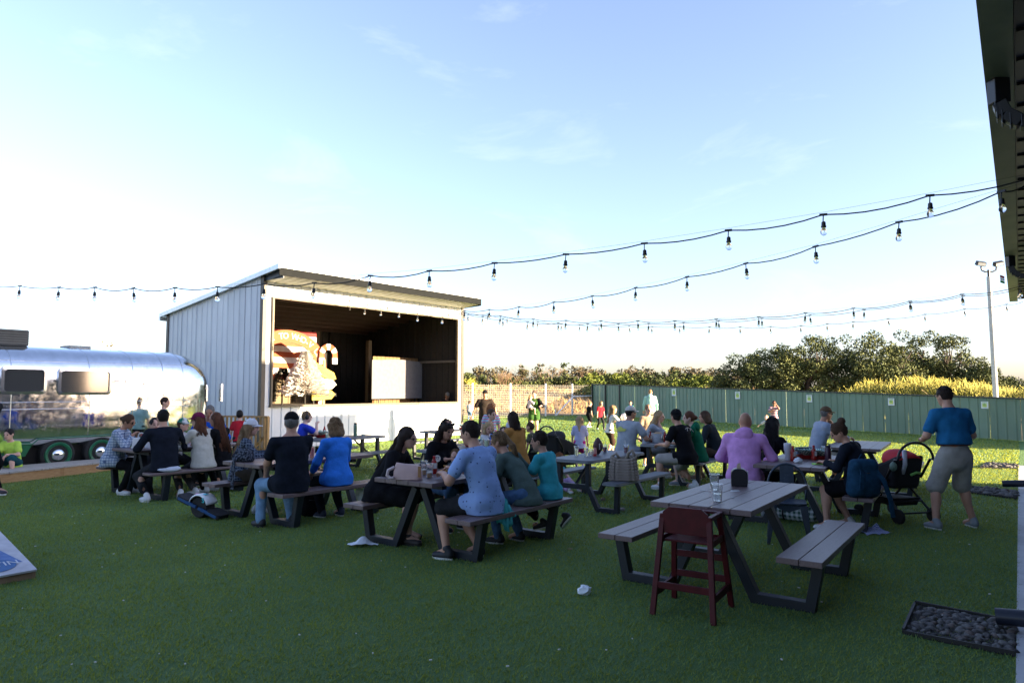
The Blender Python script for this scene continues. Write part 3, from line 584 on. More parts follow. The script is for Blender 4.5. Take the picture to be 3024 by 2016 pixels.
MB().box((.02, 0, 1.02), (.04, .06, 2.06)).build('end_post', M_FCAP, GF)
for i, (px, py, wh) in enumerate(((1992, 1158, 'farthest of the five small square posters on the green fence'), (2180, 1167, 'second farthest small poster on the green fence'), (2392, 1176.5, 'middle one of the five small posters on the green fence'), (2634, 1186, 'second nearest small poster on the green fence'), (2910, 1195.5, 'nearest small poster on the green fence by the light pole'))):
    X = Vector(on_line(px, py, FL.xy, FR.xy)); dd = X.y; k = dd/FPX
    e = empty('poster', (X.x-FD.y*-.0, X.y, X.z), GF.rotation_euler.z, wh, 'poster'); off = -.04
    hw, hh = 8*k*1.25, 10.5*k
    MB().box((0, off, 0), (2*hw, .012, 2*hh)).build('sheet', mat('poster_white', (.72, .74, .72), rough=.6), e)
    pg = mat('poster_green', (.30, .48, .12)); py_ = mat('poster_yellow', (.62, .66, .16))
    MB().box((0, off-.009, -.1*hh), (1.25*hw, .004, 1.0*hh)).build('print', py_, e); MB().lathe([(.001, 0), (.42*hw, .0), (.42*hw, .004), (.001, .004)], 10, (0, off-.012, .12*hh), Mx).build('print', pg, e); MB().box((0, off-.009, .72*hh), (1.4*hw, .004, .16*hh)).build('print', pg, e)
# welded wire fence
MA = Vector((-2.93, 39.8, 0)); MBv = Vector((5.4, 47.25, 0)); MD = (MBv-MA).normalized(); ML = (MBv-MA).length
WF = empty('wire_fence', MA, math.atan2(MD.y, MD.x), 'welded wire mesh fence on white posts at the field edge', 'fence'); M_GPOST = mat('galv_post', (.62, .63, .63), rough=.4, metal=.3); xoff = -9.0
for px in (1395, 1507, 1611, 1690):
    X = Vector(on_line(px, 1190, MA.xy, MBv.xy)); x = (X-MA).dot(MD); MB().tube([(x, 0, 0), (x, 0, 2.08)], .055, 8).build('post', M_GPOST, WF, smooth='auto')
    if px == 1690: x90 = x
for x in (-3.5, -7, -10.5): MB().tube([(x, 0, 0), (x, 0, 2.08)], .055, 8).build('post', M_GPOST, WF, smooth='auto')
mb = MB(); z = .06
while z < 2.03: mb.box(((ML+xoff)/2, -.03, z), (ML-xoff, .005, .006)); z += .105
x = xoff
while x < ML: mb.box((x, -.036, 1.03), (.004, .004, 1.98)); x += .16
tag(mb.build('wire_mesh', mat('wire', (.35, .33, .30), rough=.5, metal=.3), WF), kind='stuff')
x0 = (Vector(on_line(1640, 1228, MA.xy, MBv.xy))-MA).dot(MD); MB().tube([(x0, -.05, .05), (x90, -.05, 1.22)], .045, 8).build('brace', M_GPOST, WF); MB().tube([(x90, -.05, 1.24), (ML, -.05, 1.27)], .04, 8).build('rail', M_GPOST, WF)
X = Vector(on_line(1637, 1225, MA.xy, MBv.xy)); x = (X-MA).dot(MD); MB().tube([(x, -.1, 0), (x, -.1, .45)], .04, 8).build('stub_post', M_GPOST, WF)
# light pole
d = 27.5; X = Vector((( 2937-1512)/FPX*d, d, 0)); LP = empty('light_pole', X, 0, 'tall grey pole with two floodlights behind the green fence', 'light pole'); zt = CAM_H+(1150-815)/FPX*d
MB().tube([(0, 0, 0), (-.03, 0, zt*.6), (-.06, 0, zt)], [.10, .09, .08], 14).build('pole', mat('pole_grey', (.42, .42, .42), rough=.6), LP, smooth='auto')
MB().tube([(-.06, 0, zt), (-.06, 0, zt+.28)], .045, 8).build('stem', M_BLACKMETAL, LP); MB().tube([(-.36, 0, zt+.42), (-.33, 0, zt+.26), (-.2, 0, zt+.2), (.1, 0, zt+.2), (.24, 0, zt+.27), (.28, 0, zt+.46)], .03, 8).build('bracket', M_BLACKMETAL, LP)
for x, rt_ in ((-.39, .1), (.31, -.12)):
    fl = MB().box((0, 0, 0), (.36, .16, .17)).build('floodlight', M_BLACKMETAL, LP, loc=(x, -.05, zt+.52), rot=(.5, rt_*1.5, 0), bevel=.015); MB().box((0, -.082, .0), (.30, .01, .12)).build('lens', mat('lamp_lens', (.35, .37, .40), rough=.1), fl)
# little flag at the canopy end
fg = empty('small_flag', B(19.3, -.2, 3.75), 0, 'tiny red, white and green flag at the end of the canopy', 'flag'); f0 = Vector(((2975-1512)/FPX*14.4, 14.4, CAM_H+(1150-812)/FPX*14.4))-Vector(fg.location)
for k, c in enumerate(((.45, .03, .03), (.8, .8, .8), (.02, .25, .06))): MB().hexa([f0+Vector((-.06, 0, -.03-k*.055)), f0+Vector((.03, 0, -.06-k*.055)), f0+Vector((.03, .006, -.06-k*.055)), f0+Vector((-.06, .006, -.03-k*.055))], [f0+Vector((-.06, 0, .02-k*.055)), f0+Vector((.03, 0, -.012-k*.055)), f0+Vector((.03, .006, -.012-k*.055)), f0+Vector((-.06, .006, .02-k*.055))]).build('stripe', mat(f'flag_{k}', c), fg)

# ================================================================== TREES AND BRUSH
def leaf_mesh(blobs, n, size, flat=.6):
    """n leaf faces on the skins of many small clumps"""
    bl = np.array(blobs); i = RNG.integers(0, len(bl), n); wts = bl[:, 3]**2; i = RNG.choice(len(bl), n, p=wts/wts.sum())
    d = RNG.normal(size=(n, 3)); d /= np.linalg.norm(d, axis=1)[:, None]; rr = bl[i, 3]*(.55+.5*RNG.random(n)); P = bl[i, :3]+d*rr[:, None]*np.array([1, 1, .8])
    a = RNG.normal(size=(n, 3))+d*.3; a /= np.linalg.norm(a, axis=1)[:, None]; b_ = np.cross(a, RNG.normal(size=(n, 3))); b_ /= np.linalg.norm(b_, axis=1)[:, None]; s = size*(.6+.8*RNG.random(n))[:, None]
    V = np.stack([P-a*s, P+b_*s*flat, P+a*s, P-b_*s*flat], 1).reshape(-1, 3); return quads_mesh('crown', V, np.arange(len(V)).reshape(-1, 4), False)
def leafm(name, c1, c2):
    m = mat(name, c1, rough=.7, col2=c2, vscale=.9, spec=.2); b = m.node_tree.nodes['Principled BSDF']; return m
M_BARK = mat('oak_bark', (.07, .055, .045), rough=.9, var=.3)
LOAK = leafm('oak_leaf', (.040, .058, .020), (.11, .12, .040)); LOAK2 = leafm('oak_leaf_b', (.032, .048, .018), (.085, .10, .035)); LCED = leafm('cedar_leaf', (.055, .085, .015), (.15, .17, .03)); LDARK = leafm('dark_cedar', (.025, .04, .012), (.07, .085, .025)); LYEL = leafm('yellow_brush', (.20, .20, .035), (.40, .34, .075))
def branch(mb, p, d, L, r, depth, tips, up=.15):
    q = p+d*L; mid = (p+q)/2+Vector((random.gauss(0, L*.06), random.gauss(0, L*.06), random.gauss(0, L*.04))); mb.tube([p, mid, q], [r, r*.85, r*.68], 5, cap=False)
    if depth == 0: tips.append(q); return
    for k in range(random.choice((2, 3, 3))):
        nd = (d+Vector((random.gauss(0, .55), random.gauss(0, .55), random.gauss(up, .35)))).normalized(); branch(mb, q, nd, L*random.uniform(.6, .85), r*.62, depth-1, tips, up)
def oak(px, d, wm, top_y, label, m, n=15000, group='oaks behind the green fence', seed=0):
    random.seed(100+seed); x = (px-1512)/FPX*d; zt = CAM_H+(1150-top_y)/FPX*d; e = empty('oak_tree', (x, d, -.1), 0, label, 'tree', group); mb = MB(); tips = []
    for k in range(2 if wm > 5 else 1): branch(mb, Vector((k*.5, 0, 0)), Vector((random.gauss(0, .22), random.gauss(0, .2), 1)).normalized(), zt*.28, .20, 3, tips)
    mb.build('trunk', M_BARK, e, smooth=True); bl = []
    for k in range(int(34+wm*8)):
        a = random.random()*6.283; r = math.sqrt(random.random()); z = random.uniform(.16, 1.0); rad = random.uniform(.50, 1.0)*(1.1-.3*z); ztop = zt*(1-.36*r**2.4)-rad*.55
        bl.append((r*math.cos(a)*wm/2, r*math.sin(a)*wm/2*.8, max(zt*.16, z*ztop), rad))
    link('crown', leaf_mesh(bl, n, .085), m, e); return e
for i, a in enumerate(((2195, 56, 4.6, 1030, 'low dark oak at the left end of the oak row behind the fence', LOAK2), (2285, 58, 5.2, 1000, 'second oak from the left behind the fence', LOAK), (2375, 55, 5.6, 968, 'tall rounded oak behind the middle of the green fence', LOAK), (2480, 57, 6.0, 982, 'broad dark oak right of the tall rounded one', LOAK2), (2600, 54, 6.0, 968, 'oak with open limbs near the middle of the row', LOAK), (2700, 57, 6.0, 962, 'tallest sunlit oak above the yellow brush', LOAK), (2800, 55, 5.4, 978, 'oak above the yellow brush left of the light pole', LOAK), (2880, 53, 3.6, 1045, 'small oak just left of the light pole', LOAK), (2985, 70, 5, 1108, 'low far oak right of the light pole', LOAK2))): oak(*a, seed=i)
def shrub(px, d, wm, top_y, base, label, m, group, n=900, name='shrub', size=.12, twig=None, zb=None):
    x = (px-1512)/FPX*d; z0 = (field_z(x, d) if d > 46 else 0.) if zb is None else zb; zt = CAM_H+(1150-top_y)/FPX*d-z0
    e = empty(name, (x, d, z0-.05), 0, label, 'shrub', group)
    mb = MB(); tips = []
    if twig:
        for k in range(twig): branch(mb, Vector((random.gauss(0, wm*.08), random.gauss(0, wm*.08), 0)), Vector((random.gauss(0, .5), random.gauss(0, .4), 1)).normalized(), zt*.36, .035, 3, tips, .25)
    else: mb.tube([(0, 0, 0), (0, 0, zt*.6)], [.06, .03], 6)
    mb.build('stem', mat('twig_brown', (.20, .13, .075), rough=.95, var=.3), e); bl = []
    for k in range(16):
        a = random.random()*6.283; r = math.sqrt(random.random()); z = random.uniform(.12, 1); bl.append((r*math.cos(a)*wm/2*(1.1-.6*z), r*math.sin(a)*wm/2*(1.1-.6*z), z*zt*.92, random.uniform(.12, .26)*wm*.6))
    if n: link('foliage', leaf_mesh(bl, n, size), m, e)
    return e
LBR = leafm('brown_brush', (.055, .052, .030), (.125, .100, .055))
random.seed(5)
for i in range(15):
    px = 1372+i*56+random.uniform(-14, 14); shrub(px, random.uniform(88, 112), random.uniform(5, 8), random.uniform(1082, 1102), 0, 'brown leafless scrub bush in the far brush behind the fence', LBR, 'brown scrub in the far brush line', 900, 'scrub_bush', .16, 5)
for i, px in enumerate((1376, 1440, 1530, 1600, 1668, 1730, 1790, 1850, 1905, 1960, 2010, 2060, 2100, 2140)): shrub(px+random.uniform(-10, 10), random.uniform(76, 92), random.uniform(3.5, 6.0), random.uniform(1088, 1118), 0, 'dark green cedar bush in the far brush behind the fence', random.choice((LDARK, LOAK, LOAK2)), 'cedars in the far brush line', 1300, 'cedar_bush', .14)
for i, (px, ty) in enumerate(((1770, 1098), (1835, 1103), (1890, 1105), (2010, 1110), (2085, 1112), (1745, 1112))): shrub(px, 62+i, 4.2, ty, 0, 'bright green bush behind the fence, '+('second from its left end', 'third from its left end', 'left of the man in aqua', 'right of the man in aqua', 'just left of the oak row', 'at its very left end')[i], LCED, 'bright green bushes behind the fence', 1500, 'green_bush', .12)
shrub(1490, 66, 5.0, 1092, 0, 'pale bare twiggy bush spreading above the wire fence', LBR, None, 0, 'bare_bush', .1, 14); shrub(1388, 64, 2.6, 1120, 0, 'yellow green clump next to the shed corner', LYEL, None, 900, 'yellow_bush', .12)
for i, (px, ty) in enumerate(((1545, 1068), (1598, 1066), (1668, 1062), (1905, 1072))): shrub(px, 100, 2.2, ty, 0, ('leftmost thin sapling above the far brush', 'second thin sapling above the far brush, near the green dress woman', 'third thin sapling above the far brush, over the fence corner', 'rightmost thin sapling above the far brush')[i], LDARK, 'thin saplings above the brush', 220, 'sapling', .14, 3)
# feathery yellow brush right of the oaks
def feather(px, d, wm, top_y, label):
    x = (px-1512)/FPX*d; zt = CAM_H+(1150-top_y)/FPX*d; e = empty('yellow_brush', (x, d, 0), 0, label, 'shrub', 'yellow brush behind the green fence'); V = []
    for k in range(2600):
        bx, by = random.gauss(0, wm*.26), random.gauss(0, wm*.2); hh = zt*random.uniform(.72, 1.02)*(1-.25*(abs(bx)/wm*2)**2); zz = random.uniform(.25, 1)*hh; l = random.uniform(.14, .34); ly = random.gauss(0, .10); lx = random.gauss(0, .12); ww = random.uniform(.010, .028)
        V += [(bx-ww, by, zz-l*.5), (bx+ww, by+ww, zz-l*.5), (bx+lx+ww*.3, by+ly, zz+l*.5), (bx+lx-ww*.5, by+ly, zz+l*.4)]
    link('plumes', quads_mesh('plumes', V, np.arange(len(V)).reshape(-1, 4), False), LYEL, e); mb = MB()
    for k in range(9): mb.tube([(random.gauss(0, .2), 0, 0), (random.gauss(0, wm*.3), random.gauss(0, .3), zt*.75)], .02, 5)
    mb.build('stems', mat('straw_stem', (.35, .27, .12)), e)
for i, (px, d, wm, ty) in enumerate(((2525, 40, 2.0, 1140), (2575, 39, 2.2, 1120), (2640, 38, 2.8, 1126), (2700, 38, 2.8, 1106), (2765, 37, 2.8, 1112), (2830, 36, 2.6, 1118), (2890, 36, 2.6, 1128), (2950, 35, 2.6, 1138), (3010, 35, 2.6, 1146), (3070, 34, 2.6, 1140))): feather(px, d, wm, ty, 'feathery yellow brush behind the fence, '+('leftmost low tip', 'second clump from the left', 'third clump from the left', 'tallest clump left of the standing man', 'clump directly left of the standing man', 'clump right behind the standing man', 'clump just left of the light pole', 'clump at the light pole', 'clump right of the light pole', 'clump at the picture edge')[i])
# bare tree tops behind the trailer
for px, ty, lab in ((185, 985, 'bare twig tree top showing above the trailer roof vent'), (300, 992, 'rusty brown tree top showing behind the trailer roof')): shrub(px, 40, 2.6, ty, 0, lab, LBR, None, 160 if px > 200 else 0, 'bare_tree', .09, 6, zb=0.)

# ================================================================== STRING LIGHTS
M_CORD = mat('cord_black', (.008, .009, .011), rough=.6, var=0); M_SOCK = mat('socket_black', (.010, .011, .014), rough=.45, var=0)
M_BULB = mat('bulb_glass', (.95, .96, .96), rough=.02, var=0, trans=1., ior=1.25); M_FIL = mat('filament', (.75, .70, .6), rough=.4, var=0)
sock = MB().tube([(0, 0, 0), (.004, 0, -.075)], .006, 6).lathe([(.010, -.07), (.020, -.078), (.022, -.115), (.026, -.118), (.026, -.132), (.018, -.134)], 12).box((0, 0, .0), (.075, .02, .022))
bulb = MB().lathe([(.014, -.13), (.019, -.145), (.031, -.168), (.033, -.182), (.029, -.20), (.017, -.213), (.002, -.218)], 14)
def me_of(mb, name, smooth):
    o = mb.build(name, M_SOCK, smooth=smooth); me = o.data; bpy.data.objects.remove(o); return me
ME_S = me_of(sock, 'socket', 'auto'); ME_B = me_of(bulb, 'bulb', True); ME_B.materials.clear(); ME_B.materials.append(M_BULB)
ME_F = me_of(MB().tube([(0, 0, -.13), (.006, 0, -.15), (-.006, 0, -.175), (.0, 0, -.185)], .0025, 4), 'filament', False); ME_F.materials.clear(); ME_F.materials.append(M_FIL)
def strand(label, A, Bp, pix, k=1.2857, ends=((None, None)), sag=.035):
    """cord with a bulb at each surveyed spot; the spots lie on the upright plane through A and Bp"""
    P = [Vector(on_line(x*k, y*k, A, Bp)) for x, y in pix]; base = P[len(P)//2].copy(); e = empty('string_lights', base, 0, label, 'string lights', 'string lights over the lawn'); pts = []
    full = list(P)
    if ends[0] is not None: full = [Vector(ends[0])]+full
    if ends[1] is not None: full = full+[Vector(ends[1])]
    for a, c in zip(full, full[1:]):
        for j in range(5): f = j/5; pts.append(a.lerp(c, f)+Vector((0, 0, -sag*4*f*(1-f)*(1+.3*math.sin(a.x*7))))-base)
    pts.append(full[-1]-base); MB().tube(pts, .0065, 6).build('cord', M_CORD, e, smooth=True)
    MB().tube([full[0]-base+Vector((0, 0, .03)), (full[len(full)//2]-base)+Vector((0, 0, .025)), full[-1]-base+Vector((0, 0, .03))] if False else [p-base+Vector((0, 0, .022)) for p in full], .0013, 4).build('support_wire', M_CORD, e)
    yaw = math.atan2(Bp[1]-A[1], Bp[0]-A[0])
    for p in P:
        s = link('socket', ME_S, None, e, p-base, (random.gauss(0, .05), random.gauss(0, .06), yaw)); s.scale = (.9, .9, .9); bb = link('bulb', ME_B, None, s); link('filament', ME_F, None, bb)
    return e
def plan(px, d): return ((px-1512)/FPX*d, d)
def lk(px, py, d): return (((px-1512)/FPX*d), d, CAM_H+(1150-py)/FPX*d)
strand('nearest string of bulbs crossing the whole picture in front of the shed', plan(2745, 6.0), plan(60, 10.4), [(-45, 655), (46, 657), (136, 660), (218, 660), (306, 662), (402, 661), (500, 659), (607, 652), (722, 650), (851, 633), (986, 622), (1136, 604), (1300, 584), (1480, 559), (1673, 529), (1891, 493), (2136, 449), (2400, 398)])
strand('second string of bulbs running from the canopy to the shed opening', plan(2655, 6.8), plan(1230, 17.), [(720, 668), (743, 680), (768, 690), (803, 700), (838, 707), (875, 709), (917, 712), (959, 720), (1016, 724), (1067, 714), (1124, 711), (1192, 705), (1272, 694), (1360, 680), (1460, 661), (1578, 636), (1713, 605), (1873, 566), (2065, 510), (2300, 440)], ends=(None, lk(3060, 535, 6.1)))
strand('upper one of the low strings of bulbs above the far lawn', plan(2842, 12.6), plan(1400, 16.2), [(1068, 718), (1150, 726), (1225, 733), (1300, 736), (1380, 737), (1465, 737), (1550, 737), (1645, 733), (1743, 728), (1850, 719), (1960, 708), (2090, 692), (2210, 676), (2345, 657)], ends=((SL+WS*7.6-WI*.1)+Vector((0, 0, 4.45)), None))
strand('middle one of the low strings of bulbs above the far lawn', plan(2830, 14.2), plan(1400, 18.5), [(1075, 722), (1108, 727), (1155, 733), (1212, 740), (1282, 742), (1350, 744), (1420, 744), (1490, 743), (1570, 741), (1650, 737), (1750, 731), (1860, 724), (1985, 711), (2092, 695), (2212, 680), (2340, 664)], ends=((SL+WS*7.9-WI*.1)+Vector((0, 0, 4.5)), None))
strand('lowest and farthest string of bulbs above the far lawn', plan(2850, 18.5), plan(1400, 22.5), [(1120, 722), (1165, 729), (1235, 739), (1290, 744), (1332, 746), (1376, 747), (1445, 749), (1498, 750), (1562, 750), (1630, 751), (1700, 751), (1770, 750), (1840, 748), (1900, 744), (1960, 739), (2040, 732), (2125, 722), (2215, 710), (2312, 699)], ends=((SR-WI*.1)+Vector((0, 0, 4.5)), lk(3030, 890, 17.6)))
strand('small string of bulbs strung along the shed eave', tuple((SL-WI*.75).xy), tuple((SR-WI*.75).xy), [(715, 666), (762, 675), (803, 683), (845, 693), (890, 700), (935, 707), (985, 712), (1030, 716)])
# ================================================================== PICNIC TABLES
M_PLANK = mat('brown_composite', (.120, .080, .078), rough=.40, col2=(.165, .115, .112), vscale=9, stretch=(9, .7, 9), bump=.18, bscale=22, spec=.55, rand=.12)
M_STEEL = mat('navy_black_steel', (.009, .013, .021), rough=.45, var=.15)
M_GREYTOP = mat('grey_molded', (.085, .092, .105), rough=.5, var=.15, vscale=30, bump=.12, bscale=40); M_GREYEDGE = mat('grey_molded_edge', (.20, .21, .22), rough=.5)
TW, TL, TH, BH, BO, BW = .842, 1.85, .762, .442, .589, .332
TABLES = {}
def plank_table(name, x, y, yaw, label, rounded=False):
    e = empty('picnic_table', (x, y, 0), yaw, label, 'picnic table', 'picnic tables on the lawn'); TABLES[name] = (x, y, yaw, TH, BH)
    if rounded:
        MB().prism(rrect(-TW/2, TW/2, -TL/2, TL/2, .10), TH-.045, TH, 'z').build('table_top', M_PLANK, e, bevel=.01)
        for s in (-1, 1): MB().prism(rrect(*(sorted((s*BO, s*(BO+BW)))), -TL/2, TL/2, .08), BH-.042, BH, 'z').build('bench_seat', M_PLANK, e, bevel=.01)
    else:
        pw = TW/5
        for k in range(5): MB().box((-TW/2+pw*(k+.5), 0, TH-.0225), (pw-.006, TL, .045)).build('table_plank', M_PLANK, e, bevel=.004)
        for s in (-1, 1):
            for k in range(2): MB().box((s*(BO+BW*(k+.5)/2), 0, BH-.0225), (BW/2-.006, TL, .045)).build('bench_plank', M_PLANK, e, bevel=.004)
    for v in (-TL/2+.282, TL/2-.282):
        for s in (-1, 1):
            pth = [(.845, BH-.047), (.772, .036), (.352, .036), (.055, TH-.10)]
            ou = strip(pth, .078); ou = [(s*p[0], p[1]) for p in ou]; MB().prism(ou, v-.045, v+.045, 'y').build('leg_frame', M_STEEL, e, bevel=.004)
            MB().box((s*.775, v, BH-.056), (.26, .07, .02)).build('seat_bracket', M_STEEL, e)
        MB().box((0, v, TH-.072), (.66, .07, .05)).build('cross_bar', M_STEEL, e)
    MB().box((0, 0, TH-.078), (.06, TL-.65, .05)).build('spine_bar', M_STEEL, e)
    for s in (-1, 1): MB().hexa([(s*.68, -.62, BH-.085), (s*.72, -.62, BH-.085), (s*.72, .62, BH-.085), (s*.68, .62, BH-.085)], [(s*.68, -.62, BH-.047), (s*.72, -.62, BH-.047), (s*.72, .62, BH-.047), (s*.68, .62, BH-.047)]).build('seat_rail', M_STEEL, e)
    return e
def molded_table(name, x, y, yaw, label, th=.71, bh=.43, Lm=1.72, wm=.70):
    e = empty('picnic_table', (x, y, 0), yaw, label, 'picnic table', 'picnic tables on the lawn'); TABLES[name] = (x, y, yaw, th, bh)
    MB().prism(rrect(-wm/2, wm/2, -Lm/2, Lm/2, .07), th-.045, th, 'z').build('table_top', M_GREYTOP, e, bevel=.012)
    MB().prism(rrect(-wm/2-.003, wm/2+.003, -Lm/2-.003, Lm/2+.003, .07), th-.040, th-.014, 'z').build('edge_band', M_GREYEDGE, e)
    for s in (-1, 1):
        MB().prism(rrect(*(sorted((s*.53, s*.79))), -Lm/2, Lm/2, .06), bh-.042, bh, 'z').build('bench_seat', M_GREYTOP, e, bevel=.012); MB().prism(rrect(*(sorted((s*.527, s*.793))), -Lm/2-.003, Lm/2+.003, .06), bh-.036, bh-.014, 'z').build('edge_band', M_GREYEDGE, e)
    for v in (-Lm/2+.16, Lm/2-.16):
        for s in (-1, 1):
            pth = [(.70, bh-.043), (.685, .033), (.39, .033), (.235, .33), (.235, th-.046)]
            MB().prism([(s*p[0], p[1]) for p in strip(pth, .066)], v-.035, v+.035, 'y').build('leg_frame', M_STEEL, e, bevel=.005)
        MB().box((0, v, .325), (.42, .05, .07)).build('cross_bar', M_STEEL, e)
        MB().bar((0, v, .31), (0, v*.35, th-.06), .035, .025).build('brace', M_STEEL, e)
    return e
plank_table('T1', 2.04, 6.42, -.62, 'empty brown plank picnic table nearest the viewer, behind the red high chair')
plank_table('T2', -.58, 7.98, -.64, 'brown plank picnic table in the middle with the man in the patterned blue shirt')
plank_table('T3', -2.90, 9.67, -.65, 'brown plank picnic table where the man in black cap sits')
plank_table('T4', -5.58, 11.74, -.62, 'rounded brown picnic table by the trailer deck', True)
molded_table('T5', 1.31, 10.58, -.65, 'grey molded picnic table with a football and a quilted tote bag')
molded_table('T6', 3.09, 13.2, -.62, 'grey molded picnic table with a white bucket of bottles')
molded_table('T7', -.72, 11.95, -.75, 'grey molded picnic table where the woman in mustard sweater sits', Lm=1.83)
molded_table('T8', -3.48, 14.55, -.62, 'grey molded picnic table with a green bottle in front of the shed')
molded_table('T9', -1.40, 17.1, -.75, 'farthest grey molded picnic table near the right end of the shed')
plank_table('T10', 3.88, 9.34, -.58, 'brown plank picnic table with ketchup bottles and food baskets')
plank_table('T11', 5.94, 11.99, -.58, 'brown plank picnic table of the man in grey sweatshirt')
def tpos(T, u, v, z=None):
    x, y, a, th, bh = TABLES[T]; return Vector((x+math.cos(a)*u-math.sin(a)*v, y+math.sin(a)*u+math.cos(a)*v, th if z is None else z))
def tpx(T, px, py):
    """place on a table top seen at a pixel"""
    return Vector(G(px, py, TABLES[T][3]))

# ================================================================== CHAIRS, STROLLERS
M_HC = mat('oxblood_wood', (.060, .003, .006), rough=.5, spec=.3, var=.25, vscale=12)
def high_chair():
    f = [Vector(G(*p)) for p in ((1915, 1818), (2120, 1855), (2168, 1790), (1985, 1756))]; c = sum(f, Vector())/4; ax = (f[1]-f[0]); yaw = math.atan2(ax.y, ax.x)
    e = empty('high_chair', c, yaw, 'dark red wooden restaurant high chair in front of the nearest table', 'high chair')
    W0, D0, W1, D1, H = .46, .50, .36, .26, .74
    lg = {}
    for sx in (-1, 1):
        for sy in (-1, 1):
            a = Vector((sx*W0/2, sy*D0/2, 0)); b_ = Vector((sx*W1/2, sy*D1/2, H if sy > 0 else H+.0)); lg[sx, sy] = (a, b_); MB().bar(a, b_, .042, .032).build('leg', M_HC, e, bevel=.004)
    at = lambda s, q, f_: lg[s, q][0].lerp(lg[s, q][1], f_)
    for f_, q in ((.30, -1), (.30, 1), (.52, 1), (.52, -1)):
        if (f_, q) == (.52, -1): continue
        MB().bar(at(-1, q, f_)+Vector((.0, 0, 0)), at(1, q, f_), .022, .05).build('rung', M_HC, e, bevel=.003)
    MB().bar(at(-1, 1, .74), at(1, 1, .74), .022, .03).build('rung', M_HC, e, bevel=.003)
    for s in (-1, 1): MB().bar(at(s, -1, .22), at(s, 1, .22), .022, .055).build('side_rail', M_HC, e, bevel=.003); MB().bar(at(s, -1, .985)+Vector((0, -.02, 0)), at(s, 1, .985)+Vector((0, .06, 0)), .034, .03).build('arm_rest', M_HC, e, bevel=.004); MB().bar(at(s, -1, .74), at(s, 1, .74), .022, .05).build('side_rail', M_HC, e, bevel=.003)
    MB().box((0, .0, .545), (.34, .27, .018)).build('seat', M_HC, e, bevel=.004)
    y = -D1/2-.012; ou = [(-.175, .60), (.175, .60), (.175, .76), (.125, .80), (-.125, .80), (-.175, .76)]
    MB().prism(ou, y-.010, y+.010, 'y').build('backrest', M_HC, e, bevel=.003)
    MB().box((0, D1/2+.05, .735), (.36, .10, .02)).build('front_bar', M_HC, e, bevel=.004)
    return e
high_chair()
def cafe_chair():
    c = Vector(G(2330, 1600)); e = empty('metal_chair', c, -.35, 'dark blue metal cafe chair between the two right tables', 'chair'); m = mat('chair_blue_steel', (.028, .042, .065), rough=.35, metal=.3, var=.2)
    MB().prism(rrect(-.19, .19, -.18, .18, .07), .435, .455, 'z').build('seat', m, e, bevel=.006)
    for sx in (-1, 1):
        for sy in (-1, 1): mb = MB(); a = Vector((sx*.155, sy*.15, .43)); b_ = Vector((sx*.215, sy*.215, 0)); mb.hexa([b_+Vector((i*.017, j*.017, 0)) for i, j in ((-1, -1), (1, -1), (1, 1), (-1, 1))], [a+Vector((i*.040, j*.040, 0)) for i, j in ((-1, -1), (1, -1), (1, 1), (-1, 1))]); mb.build('leg', m, e, bevel=.004)
    for s in (-1, 1): MB().prism([(-.15*s, .43), (.15*s, .43), (.10*s, .39), (0, .355), (-.10*s, .39)], s*.16-.008, s*.16+.008, 'y').build('apron', m, e)
    P = [(-.19, .17, .44), (-.205, .20, .58)]+[(-.205*math.cos(math.pi*k/14), .22+.03*math.sin(math.pi*k/14), .60+.24*math.sin(math.pi*k/14)) for k in range(15)]+[(.205, .20, .58), (.19, .17, .44)]
    MB().tube(P, .0125, 10).build('back_hoop', m, e, smooth=True)
    MB().hexa([(-.075, .185, .455), (.075, .185, .455), (.075, .193, .455), (-.075, .193, .455)], [(-.075, .245, .835), (.075, .245, .835), (.075, .253, .835), (-.075, .253, .835)]).build('back_splat', m, e); MB().hexa([(-.03, .195, .56), (.03, .195, .56), (.03, .19, .56), (-.03, .19, .56)], [(-.03, .222, .72), (.03, .222, .72), (.03, .217, .72), (-.03, .217, .72)]).build('splat_panel', m, e)
    return e
cafe_chair()
